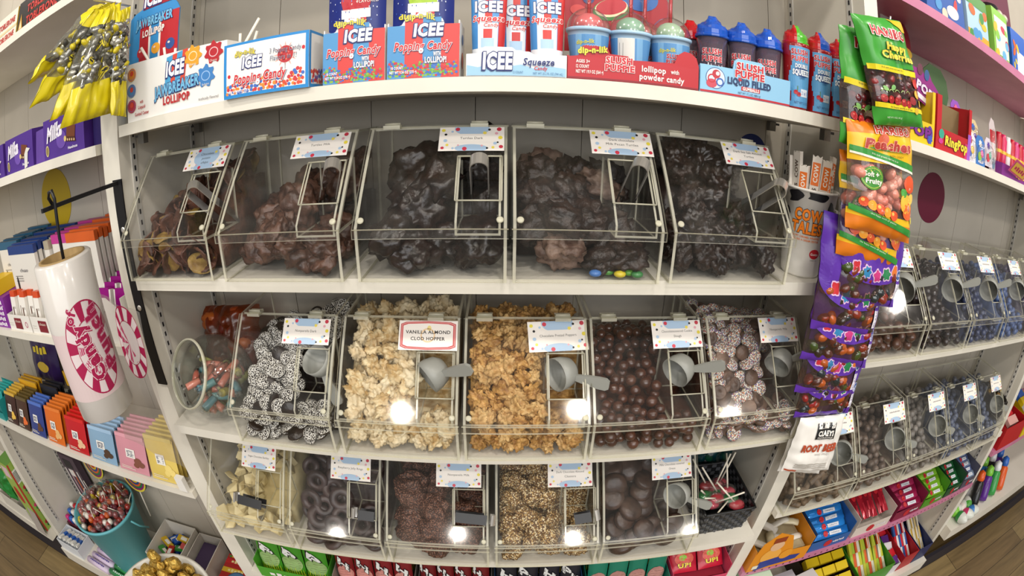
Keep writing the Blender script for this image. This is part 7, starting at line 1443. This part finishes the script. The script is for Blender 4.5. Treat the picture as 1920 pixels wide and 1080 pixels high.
open_box('red_box', 'red open box on the pink shelf beyond the far right upright', 1.93, 2.18, .0, .25, .10, '#b0141c', z=-.8997)
for k in range(5):
    o = MB().box(-.05, .05, -.02, .02, -.01, .01, M(['#d9a8a0', '#c8202e', '#e6dfd8'][k % 3], .3)).build('red_packet', None, (2.05, .04 + .04 * k, -.81 + .008 * k), (R(20), 0, R(10 * k))); tag(o, ['pale', 'red', 'white'][k % 3] + ' packet in the red open box beyond the upright', 'packet', 'packets in the red open box')
open_box('yellow_box', 'yellow box of blue and white packets right of the red open box', 2.20, 2.45, .0, .25, .09, '#d9bc1e', z=-.8997)
for k in range(6):
    o = MB().box(-.045, .045, -.02, .02, -.01, .012, M(['#2a62b8', '#e2e4e8', '#d9bc1e'][k % 3], .3)).build('blue_packet', None, (2.32, .03 + .04 * k, -.82 + .008 * k), (R(20), 0, R(-10 + 6 * k))); tag(o, ['blue', 'white', 'yellow'][k % 3] + ' packet in the yellow box beyond the upright', 'packet', 'packets in the yellow box')
bag('green_packet', 'light green packet on the white shelf beyond the far right upright', None, (1.94, .02, -.46), (2.12, .02, -.46), (1.93, .0, -.558), (2.12, .0, -.558), .03, [(1, M('#5aa83a', .3))], lambda a: (a.ell(.5, .5, .3, .2, '#c9dcae', 1), a.ell(.4, .45, .1, .08, '#3f7a2a', 2)), 70)

# ================================================================ pouch packs near the bottom, under the lower bins
LZ = -1.0497
def pouch_pack(label, x, y, w, h, col, low, letter, grp, k, brick='#b07a70', lean=-14):
    t = thing('pouch_pack', label, 'candy pouch', (x, y, LZ + .010), (R(lean), 0, 0), grp)
    f = bagmap((0, 0, h), (w, 0, h), (0, 0, 0), (w, 0, 0), .016, .002, k * 3.3); mb = MB(); nu, nv = 8, 10; vs = [f(i / nu, j / nv, s) for s in (1, -1) for j in range(nv + 1) for i in range(nu + 1)]; q = (nu + 1) * (nv + 1); fs = [(j * (nu + 1) + i, j * (nu + 1) + i + 1, (j + 1) * (nu + 1) + i + 1, (j + 1) * (nu + 1) + i) for j in range(nv) for i in range(nu)]
    mb.add(vs, fs + [tuple(q + r_ for r_ in reversed(g)) for g in fs], M(col, .3), True).build('foil', t)
    a = Art(); 
    if brick: a.ell(.5, .36, .46, .20, brick, 1, 20); [a.rect(.1, .27 + .06 * i, .9, .275 + .06 * i, '#5a3a34', 1.3) for i in range(4)]
    for i in range(9): a.poly([(.02 + .107 * i, .0), (.12 + .107 * i, .0), (.07 + .107 * i, .24 + .06 * (i % 2))], low, 1.6)
    if letter: a.text(letter, .5, .60, .17, '#e3e3e0', 4, w=.34 * len(letter) + .25, bold=.05, rot=R(-18), out='#16151a', ow=.08)
    a.build('printed_front', t, lambda u, v, hh: f(max(0, min(1, u)), max(0, min(1, v)), 1, hh + .0005), eps=.0003, sub=SUBV)
def pouch_tray(label, x0, x1, boxc, packs, h=.045):
    w = x1 - x0; tray('pouch_tray', label, x0, x1, -.006, .20, LZ, [(0, 0), (w, 0), (w, h), (0, h)], h * 1.6, h * 2.2, boxc, lambda a, ww: a.marks(ww * .3, h * .5, ww * .3, h * .4, '#e9e6e0', 2, 3), group='display trays of pouch packs', inner=boxc)
    n = len(packs); pw = (w - .008) / n
    for k, (lab, col, low, let, br) in enumerate(packs):
        for j in range(2): pouch_pack('%s, %s row' % (lab, ['front', 'back'][j]), x0 + .004 + pw * k + .001, .014 + .07 * j, pw - .003, .135 + .01 * j, col, low, let, 'pouch packs near the bottom', k + j * 7 + x0 * 10, br)
ORD = ['first', 'second', 'third', 'fourth']
pouch_tray('green tray of bright green pouches under the fudge bin', -.575, -.365, '#4a9a2a', [('bright green pouch, %s in the green tray' % ORD[k], '#3f8a22', '#b8d02a', ['P', 'P', 'P'][k], '#8aa86a') for k in range(3)])
pouch_tray('grey tray of red and pink pouches under the jelly ring bin', -.352, -.150, '#8a8078', [('dark red pouch with a slanted H, %s in the grey tray' % ORD[k], '#7a1a20', '#7ab03a', 'H', '#c08078') for k in range(4)])
pouch_tray('grey tray of dark red pouches lettered Hp under the rough cluster bin', -.142, .030, '#7a7270', [('dark red pouch lettered Hp, %s in its tray' % ORD[k], '#6a141a', '#c9b42a', 'Hp', None) for k in range(4)])
pouch_tray('blue tray of black and yellow pouches under the almond cluster bin', .036, .242, '#2a4a7a', [('black and yellow pouch lettered %s, %s in the blue tray' % (['H', 'Pu', 'H', 'Pu'][k], ORD[k]), '#20202a', '#c9b42a', ['H', 'Pu', 'H', 'Pu'][k], None) for k in range(4)])
pouch_tray('teal tray of pale green pouches under the chocolate cookie bin', .250, .455, '#1f7a68', [('pale green pouch with a teal tag, %s in the teal tray' % ORD[k], '#1f7a62', '#b4d83a', '', '#b08078') for k in range(4)])
t = tray('pink_tray', 'pink tray of red gummy packs beside the right upright, near the bottom', .462, .625, -.006, .24, LZ, [(0, 0), (.163, 0), (.163, .035), (0, .035)], .075, .11, '#d04a6a', inner='#c83a5a')
for k in range(6):
    o = thing('red_gummy_pack', 'red gummy pack, %s in the pink tray' % ['front left', 'front right', 'middle left', 'middle right', 'back left', 'back right'][k], 'candy pack', (.468 + .078 * (k % 2), .02 + .062 * (k // 2), LZ + .04 + .025 * (k // 2)), (R(40), 0, R(3 * (k % 2))), 'red gummy packs in the pink tray')
    f = bagmap((0, .07, 0), (.072, .07, 0), (0, 0, 0), (.072, 0, 0), .018, .002, k); mb = MB(); nu = 6; vs = [f(i / nu, j / nu, s) for s in (1, -1) for j in range(nu + 1) for i in range(nu + 1)]; q = (nu + 1) ** 2; fs = [(j * (nu + 1) + i, j * (nu + 1) + i + 1, (j + 1) * (nu + 1) + i + 1, (j + 1) * (nu + 1) + i) for j in range(nu) for i in range(nu)]
    mb.add(vs, fs + [tuple(q + r_ for r_ in reversed(g)) for g in fs], M('#b81a34', .25), True).build('foil', o); a = Art(); a.ell(.5, .55, .36, .26, '#d95a4a', 1, 18); a.ell(.45, .6, .14, .12, '#8ac43a', 1.5); a.text('UP!', .5, .30, .16, '#e6d03a', 3, w=.5, bold=.05, out='#5a0f1a', ow=.06); a.build('printed_front', o, lambda u, v, hh: f(u, v, 1, hh + .0005), eps=.0003, sub=SUBV)
b = MB().box(.47, .617, .0, .23, LZ + .003, LZ + .032, M('#8a1a2e', .5)).build('gummy_pack_heap', None); tag(b, 'deeper packs filling the pink tray', 'sweet heap', None, 'stuff')
